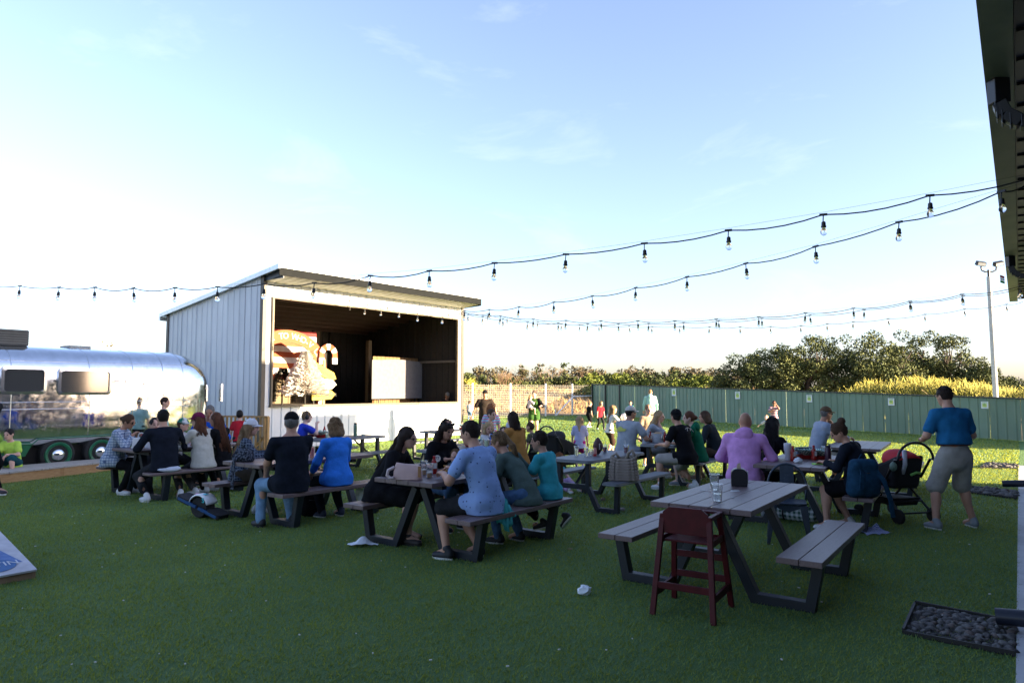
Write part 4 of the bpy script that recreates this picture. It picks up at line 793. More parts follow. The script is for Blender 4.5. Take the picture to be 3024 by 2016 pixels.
def stroller(loc, yaw, label, sc=1., red=True):
    e = empty('stroller', loc, yaw, label, 'stroller'); fab = mat('stroller_black', (.010, .010, .012), rough=.8); fr = mat('stroller_frame', (.012, .012, .014), rough=.4); S = lambda *p: tuple(k*sc for k in p)
    mb = MB(); mb.hexa([S(-.20, -.18, .42), S(.20, -.18, .42), S(.20, .34, .40), S(-.20, .34, .40)], [S(-.23, -.26, .86), S(.23, -.26, .86), S(.23, .40, .60), S(-.23, .40, .60)]); mb.build('seat_shell', fab, e, bevel=.05*sc, seg=3)
    V = []; F = []; n = 10; m_ = 6
    for j in range(m_):
        a = R(10+j*20)
        for i in range(n+1):
            b_ = math.pi*i/n; V.append(S(-.22*math.cos(b_), -.14-.16*math.cos(a)*math.sin(b_)**.6+.05*j*.5, .72+.20*math.sin(b_)**.7*(.45+.55*math.sin(a))))
    for j in range(m_-1):
        for i in range(n): F.append((j*(n+1)+i, j*(n+1)+i+1, (j+1)*(n+1)+i+1, (j+1)*(n+1)+i))
    o = link('canopy', quads_mesh('canopy', V, F), mat('canopy_red', (.42, .012, .02), rough=.7) if red else fab, e); sl = o.modifiers.new('solid', 'SOLIDIFY'); sl.thickness = .012
    MB().tube([S(-.27, -.12, .55), S(-.275, -.28, .80)]+[S(-.275*math.cos(math.pi*k/12), -.33, .80+.22*math.sin(math.pi*k/12)) for k in range(13)]+[S(.275, -.28, .80), S(.27, -.12, .55)], .017*sc, 10).build('handle', fr, e, smooth=True)
    for s in (-1, 1):
        MB().tube([S(s*.22, -.10, .55), S(s*.20, -.02, .40), S(s*.25, -.30, .12)], .016*sc, 8).build('frame_leg', fr, e); MB().tube([S(s*.22, .05, .50), S(s*.19, .38, .12)], .016*sc, 8).build('frame_leg', fr, e)
        for y, r in ((-.30, .095), (.38, .075)):
            wl = MB().lathe([(r*.55*sc, -.022*sc), (r*.95*sc, -.022*sc), (r*sc, 0), (r*.95*sc, .022*sc), (r*.55*sc, .022*sc)], 18, S(s*.27, y, r), Matrix.Rotation(R(90), 4, 'Y')).build('wheel', mat('tyre_rubber', (.016,)*3), e, smooth='auto'); MB().lathe([(.01*sc, -.012*sc), (r*.56*sc, -.014*sc), (r*.56*sc, .014*sc), (.01*sc, .012*sc)], 14, S(s*.27, y, r), Matrix.Rotation(R(90), 4, 'Y')).build('hub', mat('hub_grey', (.06, .06, .065)), wl)
    MB().tube([S(-.22, -.18, .26), S(.22, -.18, .26)], .014*sc, 8).build('axle_bar', fr, e); MB().tube([S(-.25, -.30, .13), S(.25, -.30, .13)], .012*sc, 8).build('axle_bar', fr, e)
    MB().hexa([S(-.18, -.14, .20), S(.18, -.14, .20), S(.18, .28, .20), S(-.18, .28, .20)], [S(-.20, -.17, .30), S(.20, -.17, .30), S(.20, .30, .28), S(-.20, .30, .28)]).build('basket', fab, e)
    if red:
        MB().tube([S(-.13, -.29, .92), S(-.10, -.26, .74), S(-.09, -.20, .62)], .028*sc, 8).build('cloth_strip', mat('pale_cloth', (.50, .50, .55), rough=.9), e, smooth=True); MB().ball(S(-.30, -.28, .72), S(.045, .045, .06)).build('pacifier_case', mat('sage_green', (.13, .19, .14)), e, smooth=True); MB().tube([S(.0, -.24, .60), S(.08, -.25, .63), S(.15, -.24, .62)], .018*sc, 8).build('toy', mat('toy_green', (.22, .50, .12)), e, smooth=True)
    return e
stroller(Vector(G(2690, 1545))+Vector((0, .30, 0)), .25, 'black stroller with a red canopy beside the man in blue shirt')
stroller(Vector(G(1650, 1400))+Vector((0, 0, 0)), -.9, 'folded back black stroller on the sunny lawn behind the teal boy', .95, False)

# ================================================================== THINGS ON THE GROUND
# river rock beds
RK = [mat(f'river_rock_{k}', tuple(q*.6 for q in c), rough=.7, var=.25, vscale=14) for k, c in enumerate(((.13, .12, .115), (.20, .19, .18), (.085, .08, .08), (.17, .13, .11)))]
rock_me = []
for k in range(6):
    random.seed(40+k); mb = MB(); mb.ball((0, 0, 0), (1, .66, .46), 8, 6); mb.v = [tuple(c*(1+random.uniform(-.16, .16)) for c in v) for v in mb.v]; o = mb.build('rock', None, smooth=True); me = o.data; bpy.data.objects.remove(o); rock_me.append(me)
for k in range(6): rock_me[k].materials.clear(); rock_me[k].materials.append(RK[k % 4])
def rock_bed(corners, label, n, size, seed):
    P = [Vector(G(*c)) for c in corners]; c0 = sum(P, Vector())/4; e = empty('rock_bed', c0, 0, label, 'rock bed', 'river rock beds by the concrete walk'); P = [p-c0 for p in P]
    MB().hexa([p+Vector((0, 0, .002)) for p in P], [p+Vector((0, 0, .014)) for p in P]).build('soil', mat('bed_soil', (.03, .028, .025), rough=1), e)
    for a, b_ in ((0, 1), (1, 2), (3, 0)): MB().bar(P[a]+Vector((0, 0, .025)), P[b_]+Vector((0, 0, .014)), .018, .034).build('edging', mat('edging_black', (.012, .011, .011), rough=.6), e)
    random.seed(seed)
    for k in range(n):
        u, v = random.uniform(.04, .99), random.uniform(.06, .94); p = (P[0].lerp(P[3], u)).lerp(P[1].lerp(P[2], u), v); s = size*random.uniform(.6, 1.35)
        o = link('rock', rock_me[k % 6], None, e, (p.x, p.y, .008+s*.22), (random.gauss(0, .3), random.gauss(0, .3), random.random()*6.28)); o.scale = (s, s, s)
rock_bed(((2668, 1872), (2702, 1788), (3000, 1842), (2998, 1940)), 'nearest bed of grey river rocks with black edging', 290, .031, 1)
rock_bed(((2862, 1456), (2866, 1440), (3005, 1452), (3003, 1475)), 'middle bed of river rocks beside the concrete walk', 90, .055, 2)
rock_bed(((2895, 1383), (2912, 1368), (3008, 1373), (3006, 1385)), 'farthest bed of river rocks on the sunny lawn', 60, .06, 3)
# crumpled paper
def crumple(name, px, py, r, label, flat=.5, m=None, seed=0):
    random.seed(seed); mb = MB(); mb.ball((0, 0, 0), (1, .8, flat), 12, 9); mb.v = [tuple(c*random.uniform(.62, 1.12) for c in v) for v in mb.v]
    g_ = G(px, py); o = mb.build(name, m or mat('tissue_white', (.70, .74, .80), rough=.9, var=.06)); o.scale = (r, r, r); o.location = (g_[0], g_[1], r*flat*.72); tag(o, label, 'litter')
crumple('crumpled_napkin', 1727, 1755, .062, 'crumpled white napkin on the turf left of the high chair', .8, seed=1)
random.seed(3); V = []; nn = 12
for j in range(6):
    for i in range(nn):
        f = i/(nn-1); w_ = .02+.085*math.sin(math.pi*min(1, f*1.25)) if f < .8 else .03; V.append(((f-.5)*.34, (j/5-.5)*w_*2, .012+.085*math.exp(-((f-.5)/.22)**2)*(1-(j/2.5-1)**2*.7)+random.uniform(0, .014)))
F = [(j*nn+i, j*nn+i+1, (j+1)*nn+i+1, (j+1)*nn+i) for j in range(5) for i in range(nn-1)]; g_ = G(1072, 1612)
o = link('paper_napkin', quads_mesh('paper_napkin', V, F, False), mat('tissue_white', (.7, .74, .8)), None, (g_[0], g_[1], .004), (0, 0, -.1)); tag(o, 'folded white paper napkin on the turf beside the middle table', 'litter')
crumple('crumpled_paper', 1838, 1508, .04, 'small grey crumpled paper on the turf beyond the nearest table', .8, mat('paper_grey', (.36, .33, .33), rough=.9), 2); crumple('crumpled_paper', 1781, 1478, .045, 'brownish crumpled paper under the grey table bench', .7, mat('paper_brown', (.25, .19, .17), rough=.9), 3); crumple('crumpled_paper', 1683, 1622, .03, 'dry leaf scrap on the turf right of the middle table', .35, mat('leaf_tan', (.28, .20, .12), rough=.9), 4); crumple('crumpled_paper', 2990, 1425, .045, 'pale crumpled paper beside the concrete walk', .7, mat('paper_pale', (.5, .5, .5)), 5)
cr = MB(); random.seed(9)
for k in range(80):
    d = random.uniform(4.3, 10); x = random.uniform(-.7, .68)*d; s = random.uniform(.004, .011); cr.box((x, d, .024), (s*1.8, s, .006), Matrix.Rotation(random.random()*3, 3, 'Z'))
tag(cr.build('turf_crumbs', mat('crumb_white', (.6, .6, .56))), 'tiny pale crumbs and scraps scattered on the turf', 'crumbs', kind='stuff')
# checked cloth and insulated roll bag
g_ = Vector(G(2575, 1572)); V = []; nn = 9
for j in range(nn):
    for i in range(nn):
        x = (i/(nn-1)-.5)*.36; y = (j/(nn-1)-.5)*.30; V.append((x+.25*y, y, .01+.055*max(0, math.sin(i*1.1+j*.7))*(j/(nn-1))+.02*random.random()))
o = link('checked_napkin', quads_mesh('checked_napkin', V, [(j*nn+i, j*nn+i+1, (j+1)*nn+i+1, (j+1)*nn+i) for j in range(nn-1) for i in range(nn-1)]), pattern(mat('blue_check', (.5, .5, .6), rough=.9), 'gingham', ((.10, .14, .42), (.62, .66, .82)), scale=14, ax2='Y', dist=0), None, g_, (0, 0, .3)); tag(o, 'blue and white checked paper lying beside the nearest bench', 'paper')
a = Vector(G(2312, 1535)); c = Vector(G(2418, 1548)); e = empty('cooler_bag', (a+c)/2+Vector((0, .1, 0)), math.atan2((c-a).y, (c-a).x), 'rolled green and white gingham bag on the turf under the table', 'bag'); Lc = (c-a).length
gm = pattern(mat('green_gingham', (.4, .5, .4), rough=.85), 'gingham', ((.045, .10, .075), (.62, .68, .72)), scale=5.2, dist=0)
MB().lathe([(.02, -Lc/2-.015), (.085, -Lc/2-.01), (.105, -Lc/2+.02), (.108, 0), (.105, Lc/2-.02), (.085, Lc/2+.01), (.02, Lc/2+.015)], 22, (0, 0, .105), Matrix.Rotation(R(90), 4, 'Y')).build('roll', gm, e, smooth='auto')
for x in (-Lc*.33, Lc*.33): MB().lathe([(.110, -.012), (.112, 0), (.110, .012)], 22, (x, 0, .105), Matrix.Rotation(R(90), 4, 'Y'), cap=False).build('strap', mat('strap_black', (.012, .012, .012)), e); MB().box((x, -.04, .212), (.03, .03, .014)).build('buckle', mat('lime', (.30, .60, .05)), e)
MB().tube([(-Lc*.33, 0, .215), (-.1, 0, .235), (.1, 0, .235), (Lc*.33, 0, .215)], .012, 8).build('carry_handle', mat('strap_black', (.012,)*3), e)
# one-wheeled board
a = Vector(G(598, 1528)); e = empty('one_wheel_board', a, -.32, 'one wheeled electric board with a white fender lying on the turf', 'board'); Lb = .78
tilt = .34; Mt = Matrix.Rotation(tilt, 4, 'Y')
MB().lathe([(.07, -.075), (.125, -.08), (.145, -.05), (.147, 0), (.145, .05), (.125, .08), (.07, .075)], 26, (0, 0, .147), Matrix.Rotation(R(90), 4, 'X')).build('wheel', mat('tyre_rubber', (.016,)*3), e, smooth='auto')
for s, nm in ((-1, 'tail_pad'), (1, 'nose_pad')):
    ou = rrect(.15, Lb/2-.02, -.115, .115, .05); pd = MB().prism([(s*p[0], p[1]) for p in ou], .165, .185, 'z'); pd.v = [tuple(Mt @ (Vector(v)-Vector((0, 0, .147)))+Vector((0, 0, .147))) for v in pd.v]; pd.build(nm, mat('grip_black', (.022, .022, .026), rough=.95, bump=.3, bscale=200), e)
    for sy in (-1, 1): mb = MB(); mb.bar((s*.02, sy*.105, .150), (s*(Lb/2-.06), sy*.105, .150), .022, .035); mb.v = [tuple(Mt @ (Vector(v)-Vector((0, 0, .147)))+Vector((0, 0, .147))) for v in mb.v]; mb.build('rail', mat('board_blue', (.015, .07, .20), rough=.3), e)
    bp_ = MB(); bp_.box((s*(Lb/4+.06), 0, .135), (Lb/2-.18, .21, .055)); bp_.v = [tuple(Mt @ (Vector(v)-Vector((0, 0, .147)))+Vector((0, 0, .147))) for v in bp_.v]; bp_.build('body_shell', mat('board_black', (.014,)*3), e, bevel=.015)
V = []; F = []; nn = 14
for i in range(nn+1):
    a_ = R(12)+R(156)*i/nn
    for y in (-.105, -.085, .085, .105): r = .168 if abs(y) < .1 else .150; V.append((r*math.cos(a_), y, .155+r*math.sin(a_)))
for i in range(nn):
    for k in range(3): F.append((i*4+k, i*4+k+1, (i+1)*4+k+1, (i+1)*4+k))
fe = link('fender', quads_mesh('fender', V, F), mat('fender_white', (.78, .79, .80), rough=.3), e); sl = fe.modifiers.new('s', 'SOLIDIFY'); sl.thickness = .008
for x, y, z, w_, h_, c_ in ((.06, -.03, .315, .06, .05, (.03, .55, .62)), (-.06, -.04, .317, .05, .03, (.75, .20, .40)), (.02, .04, .322, .045, .045, (.02, .02, .02))): MB().box((x, y, z), (w_, h_, .006)).build('sticker', mat('stk%d' % (c_[0]*100), c_), fe)
for x, z, c_, tx_ in ((.075, .29, (.03, .55, .62), 'S'), ): text_mesh('sticker_letter', tx_, .09, mat('stk3', c_), fe, (.10, -.112, .245), (R(90), 0, 0), ext=.002)
# cornhole board at the left edge
pc = Vector(G(106, 1706)); yaw = .927; e = empty('cornhole_board', pc, yaw, 'worn blue and white cornhole board at the left edge', 'game board'); bw_, bl_ = .61, 1.22; rise = .28
ply = mat('cornhole_wood', (.26, .17, .10), rough=.8); Mr = Matrix.Rotation(math.atan2(rise, bl_), 4, 'X')
tp = MB().box((-bw_/2, bl_/2, .075), (bw_, bl_, .018)).xf(Mr).build('top', mat('worn_white_paint', (.42, .40, .42), rough=.6, col2=(.56, .54, .56), vscale=9), e)
MB().add([tuple(Mr @ Vector(p)) for p in ((-bw_+.05, .20, .087), (-bw_/2, .33, .087), (-.05, .20, .087), (-bw_/2, 1.2, .087))], [(0, 1, 2, 3)]).build('blue_triangle', mat('worn_blue_paint', (.06, .13, .34), rough=.6, col2=(.12, .20, .42), vscale=14), tp)
MB().lathe([(.001, 0), (.135, 0), (.135, .003), (.001, .003)], 28, tuple(Mr @ Vector((-bw_/2+.02, .20, .087))), Mr.to_3x3().to_4x4() @ Matrix.Scale(1.35, 4, (1, 0, 0))).build('logo_disc', mat('logo_blue', (.045, .13, .30), rough=.6), tp)
text_mesh('lettering', 'AUSTIN', .12, mat('worn_white', (.55, .56, .60)), tp, tuple(Mr @ Vector((-bw_/2+.02, .21, .092))), (math.atan2(rise, bl_), 0, 0), ext=.001)
for y in (.02, bl_-.02): MB().box((-bw_/2, y, .034 if y < .1 else .03+rise/2), (bw_-.02, .035, .066 if y < .1 else .06+rise)).build('frame_board', ply, e)
for x in (-.02, -bw_+.02): MB().hexa([(x-.017, 0, .0), (x+.017, 0, 0), (x+.017, bl_, rise-.02), (x-.017, bl_, rise-.02)], [(x-.017, 0, .064), (x+.017, 0, .064), (x+.017, bl_, rise+.06), (x-.017, bl_, rise+.06)]).build('frame_board', ply, e)

# ================================================================== THINGS ON THE TABLES
M_CLEAR = mat('clear_plastic', (.93, .95, .96), rough=.04, var=0, trans=.92, ior=1.18); M_WATER = mat('water_drink', (.9, .93, .95), rough=.02, var=0, trans=.95, ior=1.33)
def cup(p, label, h=.14, r=.043, drink=None, fill=.6, straw=False, name='cup'):
    e = empty(name, p, random.random()*6, label, 'cup'); rb = r*.76
    MB().lathe([(rb*.9, .002), (rb, .004), (r, h), (r+.002, h), (r-.002, h-.002), (rb-.002, .008), (.001, .008)], 18, cap=False).build('glass', M_CLEAR, e, smooth='auto')
    if drink is not None: MB().lathe([(.001, .009), (rb-.003, .009), (rb+(r-rb)*fill-.003, h*fill), (.001, h*fill)], 18).build('drink', drink, e, smooth='auto')
    if straw: MB().tube([(-.01, 0, .02), (.03, .01, h+.07)], .0035, 6).build('straw', mat('straw_white', (.8, .8, .8)), e)
    return e
def ketchup(p, label):
    e = empty('ketchup_bottle', p, .4, label, 'bottle'); m = mat('ketchup_red', (.26, .008, .006), rough=.25)
    MB().lathe([(.030, 0), (.034, .01), (.034, .04), (.028, .07), (.033, .11), (.026, .14), (.012, .165)], 18).build('bottle', m, e, smooth='auto'); MB().lathe([(.014, .163), (.016, .166), (.015, .195), (.002, .198)], 14).build('cap', mat('cap_red', (.40, .02, .02), rough=.4), e, smooth='auto'); MB().box((0, -.034, .09), (.036, .004, .06)).build('label_patch', mat('label_white', (.6, .6, .58)), e)
    return e
def basket(p, label, yaw=0.):
    e = empty('food_basket', p, yaw, label, 'basket'); MB().lathe([(.085, 0), (.12, .05), (.123, .05), (.09, .004), (.001, .004)], 20, M=Matrix.Scale(1.3, 4, (1, 0, 0)), cap=False).build('basket', mat('basket_red', (.30, .012, .012), rough=.5), e); V = []
    for j in range(7):
        for i in range(9): f, g2 = i/8-.5, j/6-.5; V.append((f*.34, g2*.26, .03+.22*max(abs(f), abs(g2))**1.4+.018*random.random()))
    link('liner', quads_mesh('liner', V, [(j*9+i, j*9+i+1, (j+1)*9+i+1, (j+1)*9+i) for j in range(6) for i in range(8)], False), pattern(mat('green_check_paper', (.4, .6, .5), rough=.8), 'check', ((.55, .62, .60), (.04, .22, .18)), scale=46), e); return e
def flask(p, label, col, h=.25, r=.038, loop=True):
    e = empty('water_bottle', p, .3, label, 'bottle'); m = mat('flask_'+label[:12], col, rough=.35); MB().lathe([(r*.95, 0), (r, .008), (r, h*.72), (r*.8, h*.80), (r*.75, h*.82)], 18).build('body', m, e, smooth='auto'); MB().lathe([(r*.8, h*.82), (r*.82, h*.9), (r*.6, h*.92)], 16).build('lid', mat('lid_black', (.012,)*3), e, smooth='auto')
    if loop: MB().tube([(-r*.6, 0, h*.9), (-r*.65, 0, h*.98), (0, 0, h*1.03), (r*.65, 0, h*.98), (r*.6, 0, h*.9)], r*.18, 8).build('loop', mat('lid_black', (.012,)*3), e, smooth=True)
    return e
M_LEMON = mat('lemonade', (.62, .70, .42), rough=.2); M_BEER = mat('beer', (.55, .26, .02), rough=.1); M_TEA = mat('red_drink', (.22, .012, .02), rough=.15)
# nearest table
cup(tpx('T1', 2118, 1480), 'clear plastic cup of water near the edge of the nearest table', .145, .048, M_WATER, .45); cup(tpx('T1', 2110, 1447), 'empty clear cup behind the water cup on the nearest table', .15, .046)
nd = empty('napkin_dispenser', tpx('T1', 2183, 1434), -.28, 'black napkin dispenser on the nearest table', 'dispenser')
ou = [(-.075, .0), (.075, 0), (.075, .115)]+[(.075-.055*(1-math.cos(R(90*k/6))), .115+.055*math.sin(R(90*k/6))) for k in range(7)]+[(-.02-.055*math.sin(R(90*k/6)), .17-.055*(1-math.cos(R(90*k/6)))) for k in range(7)]
MB().prism(ou, -.06, .06, 'y').build('case', mat('dispenser_black', (.012, .014, .018), rough=.35), nd, bevel=.008); MB().box((.079, 0, .085), (.008, .10, .12)).build('face_plate', mat('plate_clear', (.36, .40, .38), rough=.2), nd)
MB().hexa([(-.02, -.03, .168), (.02, -.03, .168), (.02, .03, .168), (-.02, .03, .168)], [(-.012, -.02, .215), (.014, -.015, .225), (.014, .02, .22), (-.012, .02, .21)]).build('napkin', mat('kraft_napkin', (.42, .33, .24), rough=.9), nd)
fk = empty('plastic_fork', tpx('T1', 2083, 1449)+Vector((0, 0, .006)), -.5, 'clear plastic fork lying on the nearest table', 'fork'); MB().box((0, 0, 0), (.11, .010, .004)).build('handle', mat('fork_grey', (.35, .37, .42), rough=.2), fk); MB().prism([(.055, -.004), (.075, -.013), (.095, -.013), (.095, .013), (.075, .013), (.055, .004)], -.002, .002, 'z').build('tines', mat('fork_grey', (.35, .37, .42)), fk)
rg = MB().lathe([(.018, 0), (.024, .004), (.030, 0), (.024, .008)], 20, M=Matrix.Scale(1.5, 4, (1, 0, 0)), cap=False).build('plastic_ring', mat('lid_white', (.6, .62, .64)), loc=tpx('T1', 2171, 1449)); tag(rg, 'pale ring shaped lid beside the napkin dispenser', 'lid')
o = MB().box((0, 0, .004), (.02, .014, .007)).build('paper_scrap', mat('lid_white', (.6, .62, .64)), loc=tpx('T1', 2164, 1470)); tag(o, 'tiny white scrap on the nearest table top', 'scrap')
# middle table
pu = empty('pink_purse', tpx('T2', 1205, 1416), -.12, 'slouchy pale pink leather purse on the middle table', 'purse')
M_PINKL = mat('pink_leather', (.52, .35, .33), rough=.5, var=.08, bump=.2, bscale=14); mb = MB(); nn = 12; V = []; F = []
for j in range(7):
    for i in range(18):
        a_ = 2*math.pi*i/18; f = j/6; rx = .150*(1+.10*math.sin(3*f))*(1-.16*f); ry = .06*(1-.55*f**2)+.008*math.sin(i*2.1+j); V.append((rx*math.copysign(abs(math.cos(a_))**.55, math.cos(a_)), ry*math.copysign(abs(math.sin(a_))**.7, math.sin(a_)), .006+.155*f*(1-.10*math.cos(a_))))
for j in range(6):
    for i in range(18): F.append((j*18+i, j*18+(i+1) % 18, (j+1)*18+(i+1) % 18, (j+1)*18+i))
mb.add(V, F+[tuple(range(18)), tuple(6*18+k for k in range(18))]); mb.build('bag_body', M_PINKL, pu, smooth='auto')
MB().tube([(-.14, -.02, .13), (-.20, -.04, .10), (-.21, -.05, .05), (-.17, -.06, .02), (-.13, -.07, .03)], .017, 8).build('handle', mat('purse_scarf', (.42, .30, .30), col2=(.6, .5, .5), vscale=60), pu, smooth=True); MB().box((.135, -.055, .09), (.03, .012, .11)).build('side_tab', mat('tan_leather', (.30, .15, .06)), pu)
for px, py, lb in ((1268, 1411, 'pint glass of amber beer nearest the table edge'), (1252, 1402, 'second pint glass of beer behind the first one')): 
    g2 = cup(tpx('T2', px, py), lb, .155, .042, M_BEER, .34, name='beer_glass')
    MB().lathe([(.001, .054), (.034, .054), (.035, .064), (.001, .064)], 16).build('foam', mat('foam', (.75, .70, .58)), g2)
ketchup(tpx('T2', 1282, 1398), 'red ketchup bottle beside the beer glasses on the middle table')
nsn = empty('number_sign', tpx('T2', 1291, 1394), -.1, 'round white table number sign on the middle table', 'sign'); MB().tube([(0, 0, 0), (0, 0, .12)], .004, 6).build('stem', M_SEAM, nsn); MB().lathe([(.03, 0), (.03, .004), (.005, .006)], 14).build('base', M_SEAM, nsn); MB().lathe([(.001, -.003), (.038, -.003), (.038, .003), (.001, .003)], 20, (0, 0, .155), Mx).build('disc', M_PAPW, nsn); text_mesh('number', '77', .05, mat('ink_navy', (.02, .03, .12)), nsn, (0, -.005, .155), (R(90), 0, 0), ext=.001)
ch = empty('chips_basket', tpx('T2', 1325, 1402), .2, 'plate of orange tortilla chips in the middle of the table', 'food'); MB().lathe([(.09, 0), (.13, .035), (.133, .035), (.09, .004), (.001, .004)], 20, cap=False).build('plate', mat('plate_dark', (.03, .035, .05)), ch)
random.seed(21)
for k in range(26): a_, r_ = random.random()*6.28, random.random()*.10; p = Vector((r_*math.cos(a_), r_*math.sin(a_), .03+random.random()*.06)); Mq = Matrix.Rotation(random.random()*6, 3, 'Z') @ Matrix.Rotation(random.gauss(0, .5), 3, 'X'); MB().add([p+Mq @ Vector(q) for q in ((-.04, -.025, 0), (.04, -.025, .004), (0, .04, .01), (0, .005, .015))], [(0, 1, 3), (1, 2, 3), (2, 0, 3), (0, 2, 1)]).build('chip', mat('tortilla', (.55, .26, .05), col2=(.68, .38, .10), vscale=40), ch)
crn = MB().ball((0, 0, .02), (.05, .035, .03), 12, 8); crn.v = [tuple(c*random.uniform(.8, 1.1) for c in v) for v in crn.v]; o = crn.build('paper_wad', mat('tissue_white', (.7, .74, .8)), loc=tpx('T2', 1303, 1405)); tag(o, 'white paper wad beside the chips', 'napkin')
bs = lambda T, u, v: tpos(T, u, v, TABLES[T][4])
def drape(name, p, yaw, w_, d_, h_, m, label, cat, over=0., seed=0, fx=1.):
    """a heap of soft cloth: lumpy folded mound with an edge hanging over"""
    random.seed(seed); n1, n2 = 22, 18; V = []; ph = [random.random()*6 for _ in range(6)]
    for j in range(n2):
        for i in range(n1):
            f, g2 = i/(n1-1)-.5, j/(n2-1)-.5; rr = min(1, math.hypot(f*2, g2*2)); z = h_*(1-rr**2.2)*(.75+.25*math.sin(f*13+ph[0]+3*g2))+.02*math.sin(f*29+g2*11+ph[1])+.014*math.sin(g2*37-f*17+ph[2])
            y = g2*d_; x = f*w_
            if over and g2 < -.28: ex = (-.28-g2)/.22; z = z*(1-ex)-over*ex*(.7+.5*math.sin(f*9+ph[3])*(.4)+.3*math.cos(f*5)); y = -.28*d_-.03*ex-.02*math.sin(f*31)
            V.append((x*(1-.25*max(0, -g2)), y, max(z, .004 if not over else -9)))
    o = link(name, quads_mesh(name, V, [(j*n1+i, j*n1+i+1, (j+1)*n1+i+1, (j+1)*n1+i) for j in range(n2-1) for i in range(n1-1)]), m, None, p, (0, 0, yaw)); sl = o.modifiers.new('s', 'SOLIDIFY'); sl.thickness = .008; tag(o, label, cat); return o
drape('teal_hoodie', bs('T2', .80, -.34)+Vector((0, 0, .005)), TABLES['T2'][2]+R(90), .34, .30, .17, cloth('aqua_hoodie', (.075, .42, .44)), 'bunched aqua hoodie hanging off the right bench', 'hoodie', .16, 4)
drape('grey_jacket', bs('T4', .80, .55)+Vector((0, 0, .005)), TABLES['T4'][2]+R(90), .40, .34, .12, cloth('pale_grey_jacket', (.42, .40, .42)), 'pale grey jacket hanging off the bench by the fleece woman', 'jacket', .22, 6)
gb = empty('grey_sling_bag', bs('T2', .72, .18), .35, 'grey leather sling bag on the right bench of the middle table', 'bag'); MB().hexa([(-.12, -.055, .0), (.12, -.055, 0), (.12, .055, 0), (-.12, .055, 0)], [(-.07, -.04, .10), (.10, -.04, .105), (.10, .04, .105), (-.07, .04, .10)]).build('body', mat('grey_leather', (.14, .13, .125), rough=.45), gb, bevel=.025, seg=3); MB().tube([(-.10, -.05, .05), (.0, -.062, .055), (.11, -.05, .06)], .004, 6).build('zip', M_SEAM, gb); MB().tube([(.12, 0, .03), (.19, -.03, .008), (.28, -.02, .008), (.30, .03, .008), (.2, .05, .01)], .008, 6).build('strap', mat('grey_leather', (.14, .13, .125)), gb)
sgl = empty('sunglasses', bs('T2', .70, .52)+Vector((0, 0, .012)), .5, 'sunglasses lying on the right bench of the middle table', 'sunglasses')
for s in (-1, 1): MB().lathe([(.001, 0), (.026, .001), (.028, .004), (.001, .005)], 14, (s*.034, 0, .012), Matrix.Rotation(R(70), 4, 'X')).build('lens', mat('lens_grey', (.30, .31, .33), rough=.1), sgl); MB().tube([(s*.06, 0, .012), (s*.065, .12, .008)], .003, 6).build('temple', M_BLACKMETAL, sgl)
# grey table with the football
for px, py, lb, hh in ((1702, 1347, 'tall clear glass leftmost on the football table', .15), (1731, 1349, 'clear glass of water second on the football table', .14), (1745, 1346, 'short clear glass next to the pink bottle', .10)): cup(tpx('T5', px, py), lb, hh, .036, M_WATER, .7)
fb_ = empty('football', tpx('T5', 1766, 1343), .2, 'dark brown football standing on its tip on the grey table', 'ball'); MB().lathe([(.004, .0), (.030, .025), (.062, .075), (.080, .135), (.062, .195), (.030, .245), (.004, .27)], 20).build('skin', mat('football_brown', (.055, .018, .018), rough=.55, bump=.2, bscale=120), fb_, smooth=True); MB().box((.0, -.079, .135), (.008, .006, .09)).build('laces', M_PAPW, fb_)
for k in range(5): MB().box((0, -.081, .10+k*.0175), (.026, .004, .004)).build('lace', M_PAPW, fb_)
pb = empty('pink_bottle', tpx('T5', 1757, 1346), 0, 'squeeze bottle of pink sauce against the football', 'bottle'); MB().lathe([(.022, 0), (.026, .01), (.026, .04), (.022, .10), (.018, .12)], 14).build('body', mat('pink_sauce', (.62, .26, .24), rough=.3), pb, smooth='auto'); MB().lathe([(.027, .0), (.028, .03), (.026, .032)], 14).build('cap', mat('cap_red', (.4, .02, .02)), pb, smooth='auto')
cup(tpx('T5', 1786, 1336), 'dark red drink with a straw behind the football', .12, .042, M_TEA, .75, True); cup(tpx('T5', 1849, 1338), 'red drink in a clear cup at the far end of the football table', .13, .044, M_TEA, .72, True)
tb = empty('quilted_tote', bs('T5', .66, -.45), -.2, 'beige quilted tote bag on the bench of the football table', 'tote bag'); M_QU = mat('quilted_beige', (.27, .22, .18), rough=.8, var=.1); V = []; F = []; nu, nv = 64, 24
for j in range(nv+1):
    for i in range(nu):
        a_ = 2*math.pi*i/nu; f = j/nv; rx = .20*(1-.20*f**2); ry = .10*(1-.72*f**1.6); q = .020*(abs(math.sin(i*math.pi/4))*abs(math.sin(j*math.pi/3)))**.5; zt = .30*f+(.05*math.cos(a_)*math.cos(a_)*f**3); V.append(((rx+q)*math.copysign(abs(math.cos(a_))**.6, math.cos(a_)), (ry+q)*math.copysign(abs(math.sin(a_))**.75, math.sin(a_)), zt))
for j in range(nv):
    for i in range(nu): F.append((j*nu+i, j*nu+(i+1) % nu, (j+1)*nu+(i+1) % nu, (j+1)*nu+i))
MB().add(V, F+[tuple(reversed(range(nu)))]).build('bag_body', M_QU, tb, smooth=True)
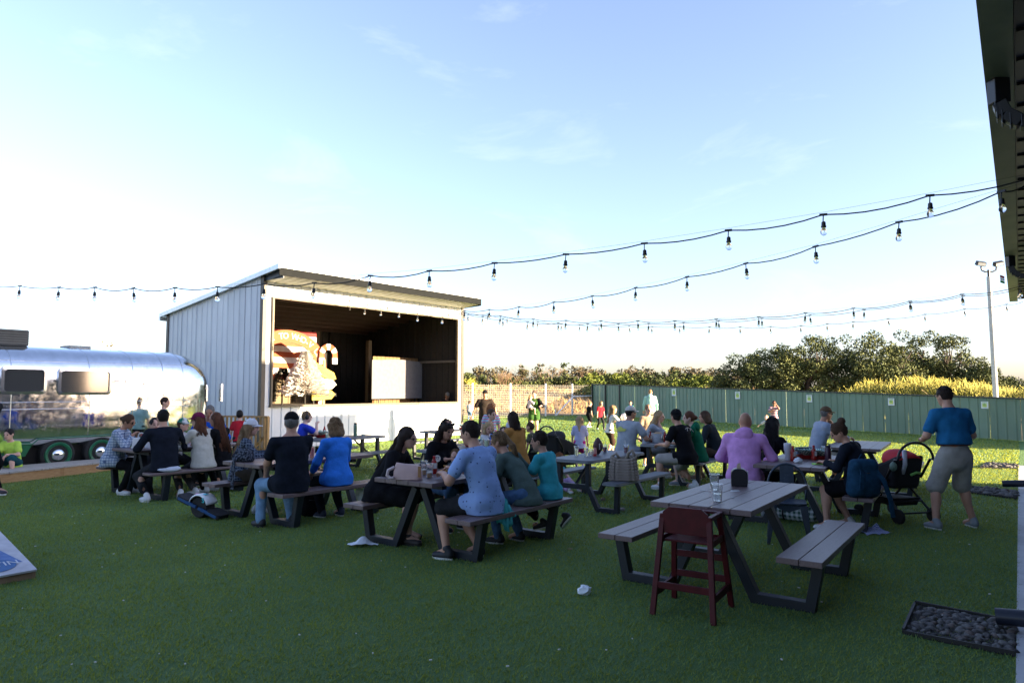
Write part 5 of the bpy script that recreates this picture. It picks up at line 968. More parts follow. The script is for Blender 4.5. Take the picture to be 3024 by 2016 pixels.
MB().tube([(-.13, 0, .27), (-.15, 0, .34), (-.10, -.01, .37), (-.05, 0, .30)], [.02, .022, .022, .02], 8).build('handle', M_QU, tb, smooth=True); MB().tube([(.04, 0, .28), (.07, 0, .38), (.12, -.01, .42), (.15, 0, .36), (.15, 0, .27)], [.022, .024, .026, .024, .022], 8).build('handle', M_QU, tb, smooth=True); MB().tube([(-.12, -.10, .02), (-.125, -.085, .16), (-.12, -.05, .26)], .003, 5).build('piping', M_BLACKMETAL, tb)
# bucket table
bk = empty('white_bucket', tpx('T6', 1940, 1306), 0, 'white metal bucket on the farther grey table', 'bucket'); MB().lathe([(.075, 0), (.08, .005), (.105, .17), (.110, .172), (.103, .165), (.078, .01), (.001, .008)], 22, cap=False).build('pail', mat('pail_white', (.55, .58, .64), rough=.4), bk, smooth='auto'); MB().tube([(-.108, 0, .15), (-.06, -.09, .09), (.06, -.09, .09), (.108, 0, .15)], .003, 5).build('bail', M_SEAM, bk); MB().ball((.02, 0, .165), (.08, .08, .03)).build('contents', mat('tan_bun', (.42, .27, .13)), bk, smooth=True)
ketchup(tpx('T6', 1964, 1305), 'ketchup bottle right of the white bucket'); ketchup(tpx('T6', 1921, 1304), 'ketchup bottle left of the white bucket')
wb = empty('white_tote', bs('T6', .66, .62), .1, 'small white tote bag between the green and dark dressed women', 'bag'); MB().hexa([(-.10, -.05, 0), (.10, -.05, 0), (.10, .05, 0), (-.10, .05, 0)], [(-.08, -.02, .22), (.06, -.02, .19), (.06, .02, .19), (-.08, .02, .22)]).build('body', mat('canvas_white', (.55, .55, .52), rough=.9), wb, bevel=.02); MB().tube([(-.05, 0, .2), (-.02, 0, .30), (.03, 0, .27), (.04, 0, .19)], .006, 6).build('handle', mat('canvas_white', (.55, .55, .52)), wb)
# family table
cup(tpx('T7', 1437, 1322), 'large green lemonade cup with a straw on the family table', .15, .055, M_LEMON, .8, True); flask(tpx('T7', 1452, 1314), 'tall blue water bottle on the family table', (.02, .10, .45), .25, .033, False); flask(tpx('T7', 1511, 1300), 'white and blue drink can on the family table', (.45, .52, .62), .17, .03, False); cup(tpx('T7', 1535, 1303), 'clear cup at the far end of the family table', .13, .042, M_WATER, .5, True); basket(tpx('T7', 1395, 1318), 'paper lined basket at the near end of the family table')
# shed table
flask(tpx('T8', 1049, 1288), 'tall green water bottle on the table in front of the shed', (.10, .19, .13), .31, .036, False); basket(tpx('T8', 925, 1289), 'left food basket lined with green checked paper before the shed', .3); basket(tpx('T8', 950, 1291), 'right food basket lined with green checked paper before the shed', 1.1); ketchup(tpx('T8', 958, 1285), 'ketchup bottle on the table in front of the shed'); cup(tpx('T8', 966, 1294), 'small green drink on the table in front of the shed', .11, .04, M_LEMON, .8); cup(tpx('T8', 1072, 1287), 'clear cup right of the green bottle', .11, .04, mat('pale_drink', (.55, .66, .55)), .4, True)
bsk = basket(tpx('T9', 1372, 1268), 'green paper lined basket on the farthest grey table'); 
# black cap table
cup(tpx('T3', 921, 1352), 'tall bright orange cup on the brown table', .155, .043, mat('orange_cup', (.72, .075, .012), rough=.4), .93); flask(tpx('T3', 905, 1346), 'blue and white drink can beside the orange cup', (.25, .38, .55), .12, .031, False)
hb = empty('white_handbag', tpx('T4', 416, 1324), .2, 'small white top handle handbag on the rounded table', 'handbag'); MB().hexa([(-.13, -.05, 0), (.13, -.05, 0), (.13, .05, 0), (-.13, .05, 0)], [(-.11, -.04, .17), (.11, -.04, .17), (.11, .04, .17), (-.11, .04, .17)]).build('body', mat('white_leather', (.62, .63, .66), rough=.4), hb, bevel=.012); MB().tube([(-.05, 0, .17)]+[(-.05*math.cos(math.pi*k/8), 0, .17+.08*math.sin(math.pi*k/8)) for k in range(9)], .007, 8).build('handle', mat('white_leather', (.62, .63, .66)), hb, smooth=True)
cup(tpx('T4', 528, 1325), 'clear drink on the rounded table by the fleece woman', .13, .04, M_WATER, .6)
# ketchup table
tm = empty('white_tumbler', tpx('T10', 2327, 1358), 0, 'tall pale grey insulated tumbler with a straw', 'tumbler'); MB().lathe([(.032, 0), (.036, .01), (.040, .12), (.048, .135), (.049, .215), (.046, .222)], 20).build('body', mat('tumbler_grey', (.55, .58, .62), rough=.35), tm, smooth='auto'); MB().tube([(.0, 0, .2), (-.02, 0, .31)], .004, 6).build('straw', mat('straw_white', (.8, .8, .8)), tm)
ketchup(tpx('T10', 2342, 1360), 'left ketchup bottle on the brown table behind the dispenser'); ketchup(tpx('T10', 2404, 1358), 'right ketchup bottle on the brown table, between the baskets')
basket(tpx('T10', 2385, 1353), 'left red food basket with green checked paper', .2); basket(tpx('T10', 2424, 1355), 'right red food basket with green checked paper', 1.0)
wp_ = empty('wipes_pack', tpx('T10', 2372, 1345), .1, 'grey and blue box of wipes behind the ketchup', 'box'); MB().box((0, 0, .055), (.24, .12, .11)).build('box', mat('wipes_blue', (.22, .30, .40), rough=.5), wp_, bevel=.03, seg=3); MB().box((.0, 0, .115), (.2, .1, .012)).build('lid', mat('wipes_dark', (.06, .07, .08)), wp_)
crumple_p = tpx('T10', 2357, 1366); mb = MB(); mb.ball((0, 0, .03), (.06, .045, .04), 12, 8); mb.v = [tuple(c*random.uniform(.75, 1.1) for c in v) for v in mb.v]; o = mb.build('paper_napkin', mat('tissue_white', (.7, .74, .8)), loc=crumple_p); tag(o, 'crumpled white napkin beside the left ketchup bottle', 'napkin')
flask(tpx('T10', 2446, 1363), 'dark purple water bottle with a loop handle', (.035, .010, .028), .23, .039)
lt = empty('lime_tray', tpx('T10', 2433, 1370), .1, 'lime green tray with a black gadget beside the purple bottle', 'tray'); MB().prism(rrect(-.15, .15, -.05, .05, .04), 0, .012, 'z').build('tray', mat('lime_plastic', (.25, .55, .08)), lt); MB().box((-.02, 0, .022), (.16, .05, .02)).build('gadget', M_BLACKMETAL, lt, bevel=.008)
wcp = cup(tpx('T10', 2436, 1352), 'tall white paper cup behind the purple bottle', .16, .042, mat('paper_cup', (.6, .62, .6)), .98)
sb_ = MB().ball((0, 0, 0), .11, 24, 16).build('soccer_ball', None, smooth=True)
mS, t, b = node_mat('soccer_panels'); v = t.nodes.new('ShaderNodeTexVoronoi'); v.inputs['Scale'].default_value = 9; t.links.new(t.nodes.new('ShaderNodeTexCoord').outputs['Object'], v.inputs['Vector']); t.links.new(ramp(t, v.outputs['Distance'], [(.24, (.02, .02, .02)), (.27, (.75, .74, .72))]), b.inputs['Base Color']); b.inputs['Roughness'].default_value = .45; sb_.data.materials.append(mS) if not sb_.data.materials else None
# ================================================================== PEOPLE: implicit bodies, polygonised
def _nrm(v): v = np.asarray(v, float); return v/max(1e-9, np.linalg.norm(v))
def sdf_mesh(name, prims, h, k=.03, noise_amp=0., noise_f=30., cuts=(), seed=0, extra=None):
    """prims: ('c', a, b, ra, rb[, frame, sy]) tapered capsule / ('e', c, frame, radii) ellipsoid; smooth union, surface nets"""
    lo = np.full(3, 1e9); hi = np.full(3, -1e9); bb = []
    for p in prims:
        if p[0] == 'c': r = max(p[3], p[4]); a_, b_ = np.minimum(p[1], p[2])-r, np.maximum(p[1], p[2])+r
        else: r = max(p[3]); a_, b_ = p[1]-r, p[1]+r
        bb.append((a_, b_)); lo = np.minimum(lo, a_); hi = np.maximum(hi, b_)
    lo = lo-2.5*h-noise_amp; hi = hi+2.5*h+noise_amp; n = np.ceil((hi-lo)/h).astype(int)+1
    ax = [lo[i]+h*np.arange(n[i]) for i in range(3)]; F = np.full(tuple(n), 1.0, np.float32)
    for p, (a_, b_) in zip(prims, bb):
        i0 = np.maximum(0, np.floor((a_-k-2*h-noise_amp-lo)/h).astype(int)); i1 = np.minimum(n, np.ceil((b_+k+2*h+noise_amp-lo)/h).astype(int)+1)
        sl = tuple(slice(i0[i], i1[i]) for i in range(3)); X = ax[0][sl[0]][:, None, None]; Y = ax[1][sl[1]][None, :, None]; Z = ax[2][sl[2]][None, None, :]
        if p[0] == 'c':
            A = p[1]; Bv = p[2]-A; dx, dy, dz = X-A[0], Y-A[1], Z-A[2]
            if len(p) > 5 and p[5] is not None:
                fr, sy = p[5], p[6]; u_ = fr[0][0]*dx+fr[0][1]*dy+fr[0][2]*dz; v_ = (fr[1][0]*dx+fr[1][1]*dy+fr[1][2]*dz)/sy; w_ = fr[2][0]*dx+fr[2][1]*dy+fr[2][2]*dz
                Bl = np.array([fr[0]@Bv, (fr[1]@Bv)/sy, fr[2]@Bv]); dx, dy, dz = u_, v_, w_; Bv = Bl; sc = (1+sy)/2
            else: sc = 1.
            tt = np.clip((dx*Bv[0]+dy*Bv[1]+dz*Bv[2])/max(1e-9, Bv@Bv), 0, 1); d = np.sqrt((dx-tt*Bv[0])**2+(dy-tt*Bv[1])**2+(dz-tt*Bv[2])**2)-(p[3]+(p[4]-p[3])*tt); d = d*sc
        else:
            c, fr, r = p[1], p[2], p[3]; dx, dy, dz = X-c[0], Y-c[1], Z-c[2]
            q = [(fr[i][0]*dx+fr[i][1]*dy+fr[i][2]*dz)/r[i] for i in range(3)]; l = np.sqrt(q[0]**2+q[1]**2+q[2]**2); d = (l-1)*min(r)
        f = F[sl]; hh = np.clip(.5+.5*(f-d)/k, 0, 1); F[sl] = f*(1-hh)+d*hh-k*hh*(1-hh)
    if noise_amp:
        rg = np.random.default_rng(seed+1); X, Y, Z = ax[0][:, None, None], ax[1][None, :, None], ax[2][None, None, :]; nz_ = 0
        for j in range(5):
            w_ = rg.normal(size=3); w_ = w_/np.linalg.norm(w_)*noise_f*(.6+.35*j); nz_ = nz_+np.sin(w_[0]*X+w_[1]*Y+w_[2]*Z+rg.random()*6.28)/(1+.6*j)
        F = F-noise_amp*nz_*.5
    for cu in cuts:
        X, Y, Z = ax[0][:, None, None], ax[1][None, :, None], ax[2][None, None, :]
        if cu[0] == 'bench': F = np.maximum(F, -(np.maximum(Z-cu[1], Y-cu[2])+0*X).astype(np.float32)); continue
        if cu[0] == 'plane': d = (X-cu[1][0])*cu[2][0]+(Y-cu[1][1])*cu[2][1]+(Z-cu[1][2])*cu[2][2]; F = np.maximum(F, d)       # removes the side the normal points to
        else:
            c, fr, r = cu[1:]; q = [(fr[i][0]*(X-c[0])+fr[i][1]*(Y-c[1])+fr[i][2]*(Z-c[2]))/r[i] for i in range(3)]; F = np.maximum(F, -(np.sqrt(q[0]**2+q[1]**2+q[2]**2)-1)*min(r))
    ins = F < 0; s = np.zeros(tuple(n-1), np.int8)
    C8 = [(i, j, l) for i in (0, 1) for j in (0, 1) for l in (0, 1)]
    for c in C8: s += ins[c[0]:n[0]-1+c[0], c[1]:n[1]-1+c[1], c[2]:n[2]-1+c[2]]
    act = (s > 0) & (s < 8); idx = np.argwhere(act); vid = np.full(act.shape, -1, np.int32); vid[act] = np.arange(len(idx))
    acc = np.zeros((len(idx), 3)); cnt = np.zeros(len(idx))
    for a_ in C8:
        for b_ in C8:
            if sum(b_)-sum(a_) == 1 and all(y >= x for x, y in zip(a_, b_)):
                fa = F[idx[:, 0]+a_[0], idx[:, 1]+a_[1], idx[:, 2]+a_[2]]; fb = F[idx[:, 0]+b_[0], idx[:, 1]+b_[1], idx[:, 2]+b_[2]]; cr = (fa < 0) != (fb < 0)
                tt = np.where(cr, fa/np.where(cr, fa-fb, 1), 0); pt_ = np.array(a_)+np.outer(tt, np.array(b_)-np.array(a_)); acc += pt_*cr[:, None]; cnt += cr
    V = lo+h*(idx+acc/np.maximum(cnt, 1)[:, None]); Q = []
    for axn in range(3):
        o1, o2 = [(1, 2), (2, 0), (0, 1)][axn]; sl0 = [slice(0, None)]*3; sl0[axn] = slice(0, n[axn]-1); sl1 = list(sl0); sl1[axn] = slice(1, n[axn])
        A, Bq = ins[tuple(sl0)], ins[tuple(sl1)]; e = np.argwhere(A != Bq); e = e[(e[:, o1] > 0) & (e[:, o2] > 0) & (e[:, o1] < n[o1]-1) & (e[:, o2] < n[o2]-1)]
        if not len(e): continue
        d1 = np.zeros(3, int); d1[o1] = 1; d2 = np.zeros(3, int); d2[o2] = 1; g_ = lambda q: vid[q[:, 0], q[:, 1], q[:, 2]]
        q = np.stack([g_(e-d1-d2), g_(e-d2), g_(e), g_(e-d1)], 1); fl = ~A[e[:, 0], e[:, 1], e[:, 2]]; q[fl] = q[fl][:, ::-1]; Q.append(q)
    Q = np.concatenate(Q); Q = Q[(Q >= 0).all(1)]
    if extra is not None and len(extra[0]): Q = np.concatenate([Q, np.asarray(extra[1])+len(V)]); V = np.concatenate([V, np.asarray(extra[0])])
    return quads_mesh(name, V, Q)
def ik(a, b, l1, l2, pole):
    a, b = np.asarray(a, float), np.asarray(b, float); d = b-a; L = np.linalg.norm(d); Lm = min(L, (l1+l2)*.995); dn = d/max(L, 1e-6); b = a+dn*Lm
    x = (l1*l1-l2*l2+Lm*Lm)/(2*Lm); y = math.sqrt(max(0, l1*l1-x*x)); p = np.asarray(pole, float); p = p-dn*(p@dn); return a+dn*x+_nrm(p)*y, b
def rotv(v, axis, a):
    return np.array(Matrix.Rotation(a, 3, Vector(axis)) @ Vector(v))
def finger_tubes(wr, d, nrm, sc, curl, side):
    """four fingers and a thumb rooted in the palm, unequal and bent"""
    V = []; F = []; d = _nrm(d); nrm = _nrm(nrm-d*(nrm@d)); s = np.cross(d, nrm)*side
    for off, L, r in ((.030, .062, .0085), (.010, .075, .009), (-.010, .070, .0088), (-.028, .052, .0078), ('t', .055, .0105)):
        if off == 't': p = wr+d*.028*sc+s*.028*sc; dd = _nrm(d*.6+s*.75); bend = .35
        else: p = wr+d*.088*sc+s*off*sc; dd = d; bend = curl*(1+.12*(off < 0))
        pts = [p-dd*.03*sc]; cur = dd
        for j in range(4): pts.append(pts[-1]+cur*(.03*sc if j == 0 else L*sc/3)); cur = _nrm(cur*math.cos(bend)+(-nrm)*math.sin(bend)) if off != 't' else _nrm(cur*math.cos(bend*.5)+d*math.sin(bend*.5))
        b0 = len(V)
        for j, q in enumerate(pts):
            t_ = _nrm(pts[min(j+1, 4)]-pts[max(j-1, 0)]); x = _nrm(np.cross(t_, nrm+s*.01)); y = np.cross(t_, x); rr = r*sc*(1 if j < 4 else .65)
            for m_ in range(6): a_ = m_*math.pi/3; V.append(q+(x*math.cos(a_)+y*math.sin(a_))*rr)
        for j in range(4):
            for m_ in range(6): F.append((b0+j*6+m_, b0+j*6+(m_+1) % 6, b0+(j+1)*6+(m_+1) % 6, b0+(j+1)*6+m_))
        F.append((b0+24, b0+25, b0+26, b0+27)); F.append((b0+27, b0+28, b0+29, b0+24))
    return V, F
SKIN = {k: mat('skin_'+k, c, rough=.48, var=.05, vscale=20, spec=.4) for k, c in dict(fair=(.56, .33, .25), mid=(.46, .25, .17), tan=(.36, .185, .115), pale=(.62, .40, .32)).items()}
def hairm(k, c, c2=None): return mat('hair_'+k, c, rough=.62, col2=c2 or tuple(x*1.9+.003 for x in c), vscale=26, stretch=(6, 6, .8), bump=.8, bscale=60, spec=.25)
HAIR = dict(black=hairm('black', (.008, .007, .007)), dark=hairm('dark', (.018, .010, .007)), brown=hairm('brown', (.045, .023, .012)), light=hairm('light', (.13, .075, .035), (.30, .19, .10)), blonde=hairm('blonde', (.28, .18, .085), (.50, .36, .20)), red=hairm('red', (.16, .055, .02), (.28, .11, .04)), grey=hairm('grey', (.10, .095, .09), (.22, .21, .2)), auburn=hairm('auburn', (.075, .028, .013)))
M_EYE = mat('eye_dark', (.02, .014, .01), rough=.15, var=0); M_LIP = mat('lip', (.36, .11, .09), rough=.45, var=0); M_SHADE = mat('sunglass', (.008, .008, .009), rough=.1, var=0); M_SOLE = mat('sole_white', (.62, .62, .60), rough=.7); M_SOLEK = mat('sole_black', (.02, .02, .02), rough=.7)
NPEOPLE = [0]
def person(label, x, y, face, H=1.75, seat=None, lean=8, side=0, twist=0, head=(0, 0), hands=None, feet=None, girth=1., fem=False, skin='fair', top=None, bottom=None, shoe=None, sole=None, hair=('short', 'dark'), cap=None, capback=False, shades=None, facey=False, belt=None, hands_dir=None, curl=.45, kid=1., hip_fwd=0., elbow=None, z0=0., grp=None, sit_back=0., hem=.06, foot_ang=(0, 0), smile=True):
    """local frame: x to the person's right, y forward, z up. hands / feet: targets in local metres [left, right]"""
    NPEOPLE[0] += 1; seed = NPEOPLE[0]
    e = empty('person', (x, y, z0), 0, label, 'person', grp); e.rotation_euler = (0, 0, math.atan2(-face[0], face[1])); s = H/1.75; d = math.hypot(x, y)
    h = .0105 if d < 9.2 else (.0135 if d < 12.5 else (.016 if d < 18 else .021)); h = h*(1 if s > .8 else .85)
    hs = (s**.55)*kid; sk = SKIN[skin]; g = girth
    legL = .43*s; hipz = (seat+.095*s) if seat is not None else .885*s
    hip = np.array([0, sit_back, hipz]); l1, l2 = R(lean*.6), R(lean*1.35); sd_ = R(side)
    a1 = _nrm([math.sin(sd_), math.sin(l1), math.cos(l1)]); a2 = _nrm([math.sin(sd_*1.3), math.sin(l2), math.cos(l2)])
    waist = hip+a1*.17*s; chest = waist+a2*.20*s; shc = waist+a2*.325*s; nb = waist+a2*.375*s
    rt_ = rotv((1, 0, 0), (0, 0, 1), R(-twist)); fw2 = _nrm(np.cross(a2, rt_)); fw1 = _nrm(np.cross(a1, np.array([1., 0, 0]))); fr1 = np.array([[1, 0, 0], fw1, a1]); fr2 = np.array([rt_, fw2, a2])
    shw = (.165 if fem else .190)*s*(.6+.4*g) if s > .8 else .165*s
    # head
    hy, hp = R(head[0]), R(head[1]); neckdir = _nrm(a2*.7+np.array([0, 0, .3])+np.array([0, .25, 0])*(lean > 5)); hu = _nrm(np.array([0, math.sin(-hp)*-1*0, 1.])); hf0 = np.array([math.sin(hy), math.cos(hy), 0]); hf = _nrm(hf0*math.cos(hp)+np.array([0, 0, math.sin(hp)])); hu = _nrm(np.array([0, 0, 1])*math.cos(hp)-hf0*math.sin(hp)); hr = np.cross(hf, hu); hfr = np.array([hr, hf, hu])
    hc = nb+neckdir*.085*s+hu*.095*hs+hf*.02*hs
    # arms
    shL, shR = shc-rt_*shw, shc+rt_*shw; ua, fa = .285*s, .25*s
    if hands is None: hands = [(-.20, .40, hipz+.24), (.20, .40, hipz+.24)] if seat is not None else [(-.27*s, .08, .80*s), (.27*s, .08, .80*s)]
    arms = []
    for i, (sh, tg, sg) in enumerate(((shL, hands[0], -1), (shR, hands[1], 1))):
        pole = elbow[i] if elbow and elbow[i] is not None else (sg*.7, -.35, -.8); el, wr = ik(sh, np.array(tg, float), ua, fa, pole); arms.append((sh, el, wr, sg))
    # legs
    hjL, hjR = hip+np.array([-.088*s, .0, -.0]), hip+np.array([.088*s, .0, 0])
    if feet is None: feet = [(-.12, .36, 0), (.12, .36, 0)] if seat is not None else [(-.10*s, .0, 0), (.10*s, .02, 0)]
    legs = []
    for i, (hj, tg, sg) in enumerate(((hjL, feet[0], -1), (hjR, feet[1], 1))):
        an = np.array([tg[0], tg[1], tg[2]+.085*s]); kn, an = ik(hj, an, legL, .42*s, (sg*.12, 1, .75) if seat is not None else (sg*.05, 1, 0)); legs.append((hj, kn, an, sg))
    wst = (.118 if fem else .14)*g; pel = (.155 if fem else .150)*(.5+.5*g); chs = (.138 if fem else .160)*(.45+.55*g); dp = .70*(.75+.25*g)
    torso = lambda inf: [('c', hip-a1*.02*s, waist, pel*s+inf, wst*s+inf, fr1, dp), ('c', waist, chest, wst*s+inf, chs*s+inf, fr2, dp*.98), ('c', chest, shc-a2*.03*s, chs*s+inf, chs*.80*s+inf, fr2, dp*.86), ('c', shL*.92+shR*.08-a2*.012*s, shR*.92+shL*.08-a2*.012*s, .056*s+inf, .056*s+inf)]+([('e', chest+fw2*.075*s-a2*.0*s+rt_*.062*s*q, fr2, np.array([.062, .058, .06])*s+inf*.7) for q in (-1, 1)] if fem and s > .85 else [])+([('e', waist+fw1*.06*s-a1*.02*s, fr1, np.array([.13, .10*g, .13])*s*g+inf*.5)] if g > 1.08 else [])
    def arm(inf, f0, f1, loose=0.):
        P = []
        for sh, el, wr, sg in arms:
            if f1 <= 1: P.append(('c', sh, sh+(el-sh)*f1, .052*s*(.6+.4*g)+inf, (.052-.010*f1)*s*(.6+.4*g)+inf+loose))
            else: P.append(('c', sh, el, .052*s*(.6+.4*g)+inf, .042*s*(.7+.3*g)+inf)); P.append(('c', el, el+(wr-el)*(f1-1), .042*s*(.7+.3*g)+inf, (.042-.012*(f1-1))*s+inf+loose))
        return P
    def leg(inf, f1, loose=0.):
        P = []
        for hj, kn, an, sg in legs:
            if f1 <= 1: P.append(('c', hj, hj+(kn-hj)*f1, .086*s*(.55+.45*g)+inf, (.086-.028*f1)*s*(.6+.4*g)+inf+loose))
            else: P.append(('c', hj, kn, .086*s*(.55+.45*g)+inf, .058*s*(.7+.3*g)+inf)); c_ = kn+(an-kn)*(f1-1); P.append(('c', kn, c_, .055*s*(.7+.3*g)+inf, (.055-.018*(f1-1))*s+inf+loose)); 
        return P
    bcut = [('bench', seat+.003, .13+sit_back)] if seat is not None and seat > .3 else []
    body = torso(0)+arm(0, 0, 2)+leg(0, 2)
    for hj, kn, an, sg in legs:
        ca = kn+(an-kn)*.32+np.array([0, -.018, 0])*s; body.append(('e', ca, np.eye(3), np.array([.05, .055, .11])*s*(.7+.3*g))); body.append(('c', an, an+np.array([0, .13*s, -.05*s]), .034*s, .03*s))
    exV, exF = [], []
    for i, (sh, el, wr, sg) in enumerate(arms):
        fd = _nrm(wr-el); hd = np.asarray(hands_dir[i], float) if hands_dir and hands_dir[i] is not None else _nrm(fd+np.array([0, .35, -.15])); hd = _nrm(hd); pn = np.array([0, 0, 1.]) if abs(hd[2]) < .75 else np.array([0, 1., 0]); hsx = s*(.9 if fem else 1)
        nq = _nrm(pn-hd*(pn@hd)); body.append(('c', wr, wr+hd*.075*hsx, .024*hsx, .038*hsx, np.array([np.cross(hd, nq), nq, hd]), .5))
        v_, f_ = finger_tubes(wr, hd, nq, hsx, curl, -sg if pn[2] else sg); exF += [tuple(k+len(exV) for k in q) for q in f_]; exV += v_
    k_ = hs
    body += [('c', nb-neckdir*.05*s, hc-hu*.06*k_-hf*.012*k_, (.05 if fem else .06)*s*(.7+.3*g), (.048 if fem else .056)*s), ('e', hc+hu*.012*k_, hfr, np.array([.073, .093, .102])*k_), ('e', hc+hf*.028*k_-hu*.042*k_, hfr, np.array([.060, .066, .080])*k_), ('e', hc+hf*.052*k_-hu*.094*k_, hfr, np.array([.034, .030, .026])*k_),
             ('c', hc+hf*.090*k_+hu*.004*k_, hc+hf*.112*k_-hu*.034*k_, .009*k_, .0135*k_), ('e', hc+hf*.083*k_+hu*.016*k_, hfr, np.array([.05, .014, .012])*k_)]
    for q in (-1, 1): body.append(('e', hc+hr*.074*k_*q-hu*.018*k_-hf*.006*k_, hfr, np.array([.011, .021, .031])*k_)); 
    cuts = [('ell', hc+hf*.104*k_-hu*.006*k_+hr*.031*k_*q, hfr, np.array([.017, .018, .012])*k_) for q in (-1, 1)] if d < 16 else []
    link('body', sdf_mesh('body', body, h, .022*s, cuts=cuts+bcut, extra=(exV, exF)), sk, e)
    if facey:
        for q in (-1, 1): MB().ball(tuple(hc+hf*.086*k_-hu*.006*k_+hr*.031*k_*q), .0125*k_, 8, 6).build('eye', M_EYE, e, smooth=True); MB().tube([tuple(hc+hf*.094*k_+hu*.020*k_+hr*.014*k_*q), tuple(hc+hf*.092*k_+hu*.026*k_+hr*.034*k_*q), tuple(hc+hf*.080*k_+hu*.019*k_+hr*.054*k_*q)], .0048*k_, 5).build('eyebrow', HAIR[hair[1]] if hair[0] != 'bald' else HAIR['dark'], e)
        MB().ball(tuple(hc+hf*.090*k_-hu*.066*k_), (1, 1, 1), 8, 6).xf(Matrix.Identity(4)); mb = MB().ball((0, 0, 0), (.021*k_, .007*k_, .0075*k_), 10, 6, Matrix((hr, hf, hu)).transposed()); mb.v = [tuple(np.array(v)+hc+hf*.0945*k_-hu*.068*k_) for v in mb.v]; mb.build('lips', M_LIP, e, smooth=True)
    fold = .0075
    if top:
        m, sl_, lo_ = top[0], top[1], (top[2] if len(top) > 2 else .014); P = torso(lo_)
        if seat is None or hem > .02: P.append(('c', hip+a1*.06*s, hip-a1*hem*s, (wst*.5+pel*.5)*s+lo_, pel*s+lo_+.022, fr1, dp*1.08))
        if seat is not None and hem > .08: P += [('c', hj_+np.array([0, 0, .012]), hj_+(kn_-hj_)*.30+np.array([0, 0, .014]), .086*s*(.55+.45*g)+lo_+.020, .075*s*(.55+.45*g)+lo_+.012) for hj_, kn_, an_, sg_ in legs]
        if sl_ > 0: P += arm(.010 if sl_ > 1 else .013, 0, sl_, .006 if sl_ > 1 else .012)
        link('top', sdf_mesh('top', P, h, .03*s, fold, 30, seed=seed, cuts=[('plane', nb+neckdir*.012*s, neckdir)]+([('plane', hip-a1*(hem+.02)*s, -a1)] if seat is None else [])+([('bench', seat+.006, .9)] if seat is not None and seat > .3 else [])), m, e)
        if len(top) > 3 and top[3] == 'hood': link('hood', sdf_mesh('hood', [('e', nb-fw2*.075*s-a2*.02*s+rt_*q*.03*s, fr2, np.array([.085, .05, .085])*s) for q in (-1, 0, 1)]+[('c', nb-rt_*.085*s-fw2*.02*s, nb+rt_*.085*s-fw2*.02*s, .035*s, .035*s)], h, .03*s, .005, 50, seed=seed), m, e)
        if len(top) > 3 and top[3] == 'collar': link('collar', sdf_mesh('collar', [('c', nb+neckdir*.0*s+rotv((.065*s, 0, 0), (0, 0, 1), a_), nb+neckdir*.0*s+rotv((.065*s, 0, 0), (0, 0, 1), a_+.55), .013*s, .013*s) for a_ in np.linspace(0, 5.8, 12)], h*.8, .01), m, e)
    if bottom:
        m, f1 = bottom[0], bottom[1]; lo_ = bottom[2] if len(bottom) > 2 else .012; P = [('c', hip-a1*.03*s, hip+a1*.09*s, pel*s+lo_*.5, (pel*.5+wst*.5)*s+.003, fr1, dp*1.02)]+leg(lo_, f1, .014 if f1 <= 1.1 else .004)
        link('bottoms', sdf_mesh('bottoms', P, h, .03*s, fold, 30, seed=seed+50, cuts=bcut), m, e)
        if belt: bw_ = [('c', hip+a1*.115*s, hip+a1*.145*s, (pel*.42+wst*.58)*s+lo_+.010, (pel*.4+wst*.6)*s+lo_+.010, fr1, dp*1.03)]; link('belt', sdf_mesh('belt', bw_, h*.8, .005, cuts=[('plane', hip+a1*.146*s, a1), ('plane', hip+a1*.108*s, -a1)]), belt, e)
    if shoe:
        for i, (hj, kn, an, sg) in enumerate(legs):
            tz = feet[i][2]; fa_ = R(foot_ang[i]); fdv = np.array([math.sin(sg*.18), math.cos(sg*.18), 0]); pit = np.array([0, 0, 1.])
            if abs(fa_) > .01: fdv = _nrm(fdv*math.cos(fa_)+np.array([0, 0, -1])*math.sin(fa_)); pit = _nrm(np.array([0, 0, 1])*math.cos(fa_)+np.array([math.sin(sg*.18), math.cos(sg*.18), 0])*math.sin(fa_))
            b0 = an-pit*.045*s-fdv*.035*s; sr = np.cross(fdv, pit); fr = np.array([sr, pit, fdv])
            o = link('shoe', sdf_mesh('shoe', [('c', b0, b0+fdv*.16*s-pit*.006*s, .040*s, .044*s, fr, .72), ('c', b0+pit*.02*s, an+pit*.018*s, .038*s, .042*s), ('c', b0+pit*.03*s, b0+fdv*.11*s, .032*s, .034*s)], h*.75, .02*s, cuts=[('plane', b0-pit*.036*s, -pit)]), shoe, e)
            pts = []
            for q in range(16): a_ = 2*math.pi*q/16; rr = .047*s; ly = math.sin(a_); pts.append(b0+sr*rr*math.cos(a_)*(1-.10*(ly < 0))+fdv*(.085*s+(.122*s)*ly*.98)-pit*.022*s)
            mb = MB(); mb.add([tuple(p) for p in pts]+[tuple(p-pit*.020*s) for p in pts], [tuple(range(16)), tuple(reversed(range(16, 32)))]+[(q, (q+1) % 16, 16+(q+1) % 16, 16+q) for q in range(16)]); mb.build('sole', sole or M_SOLE, o)
    # hair
    st, hcn = hair[0], hair[1]; hm = HAIR.get(hcn)
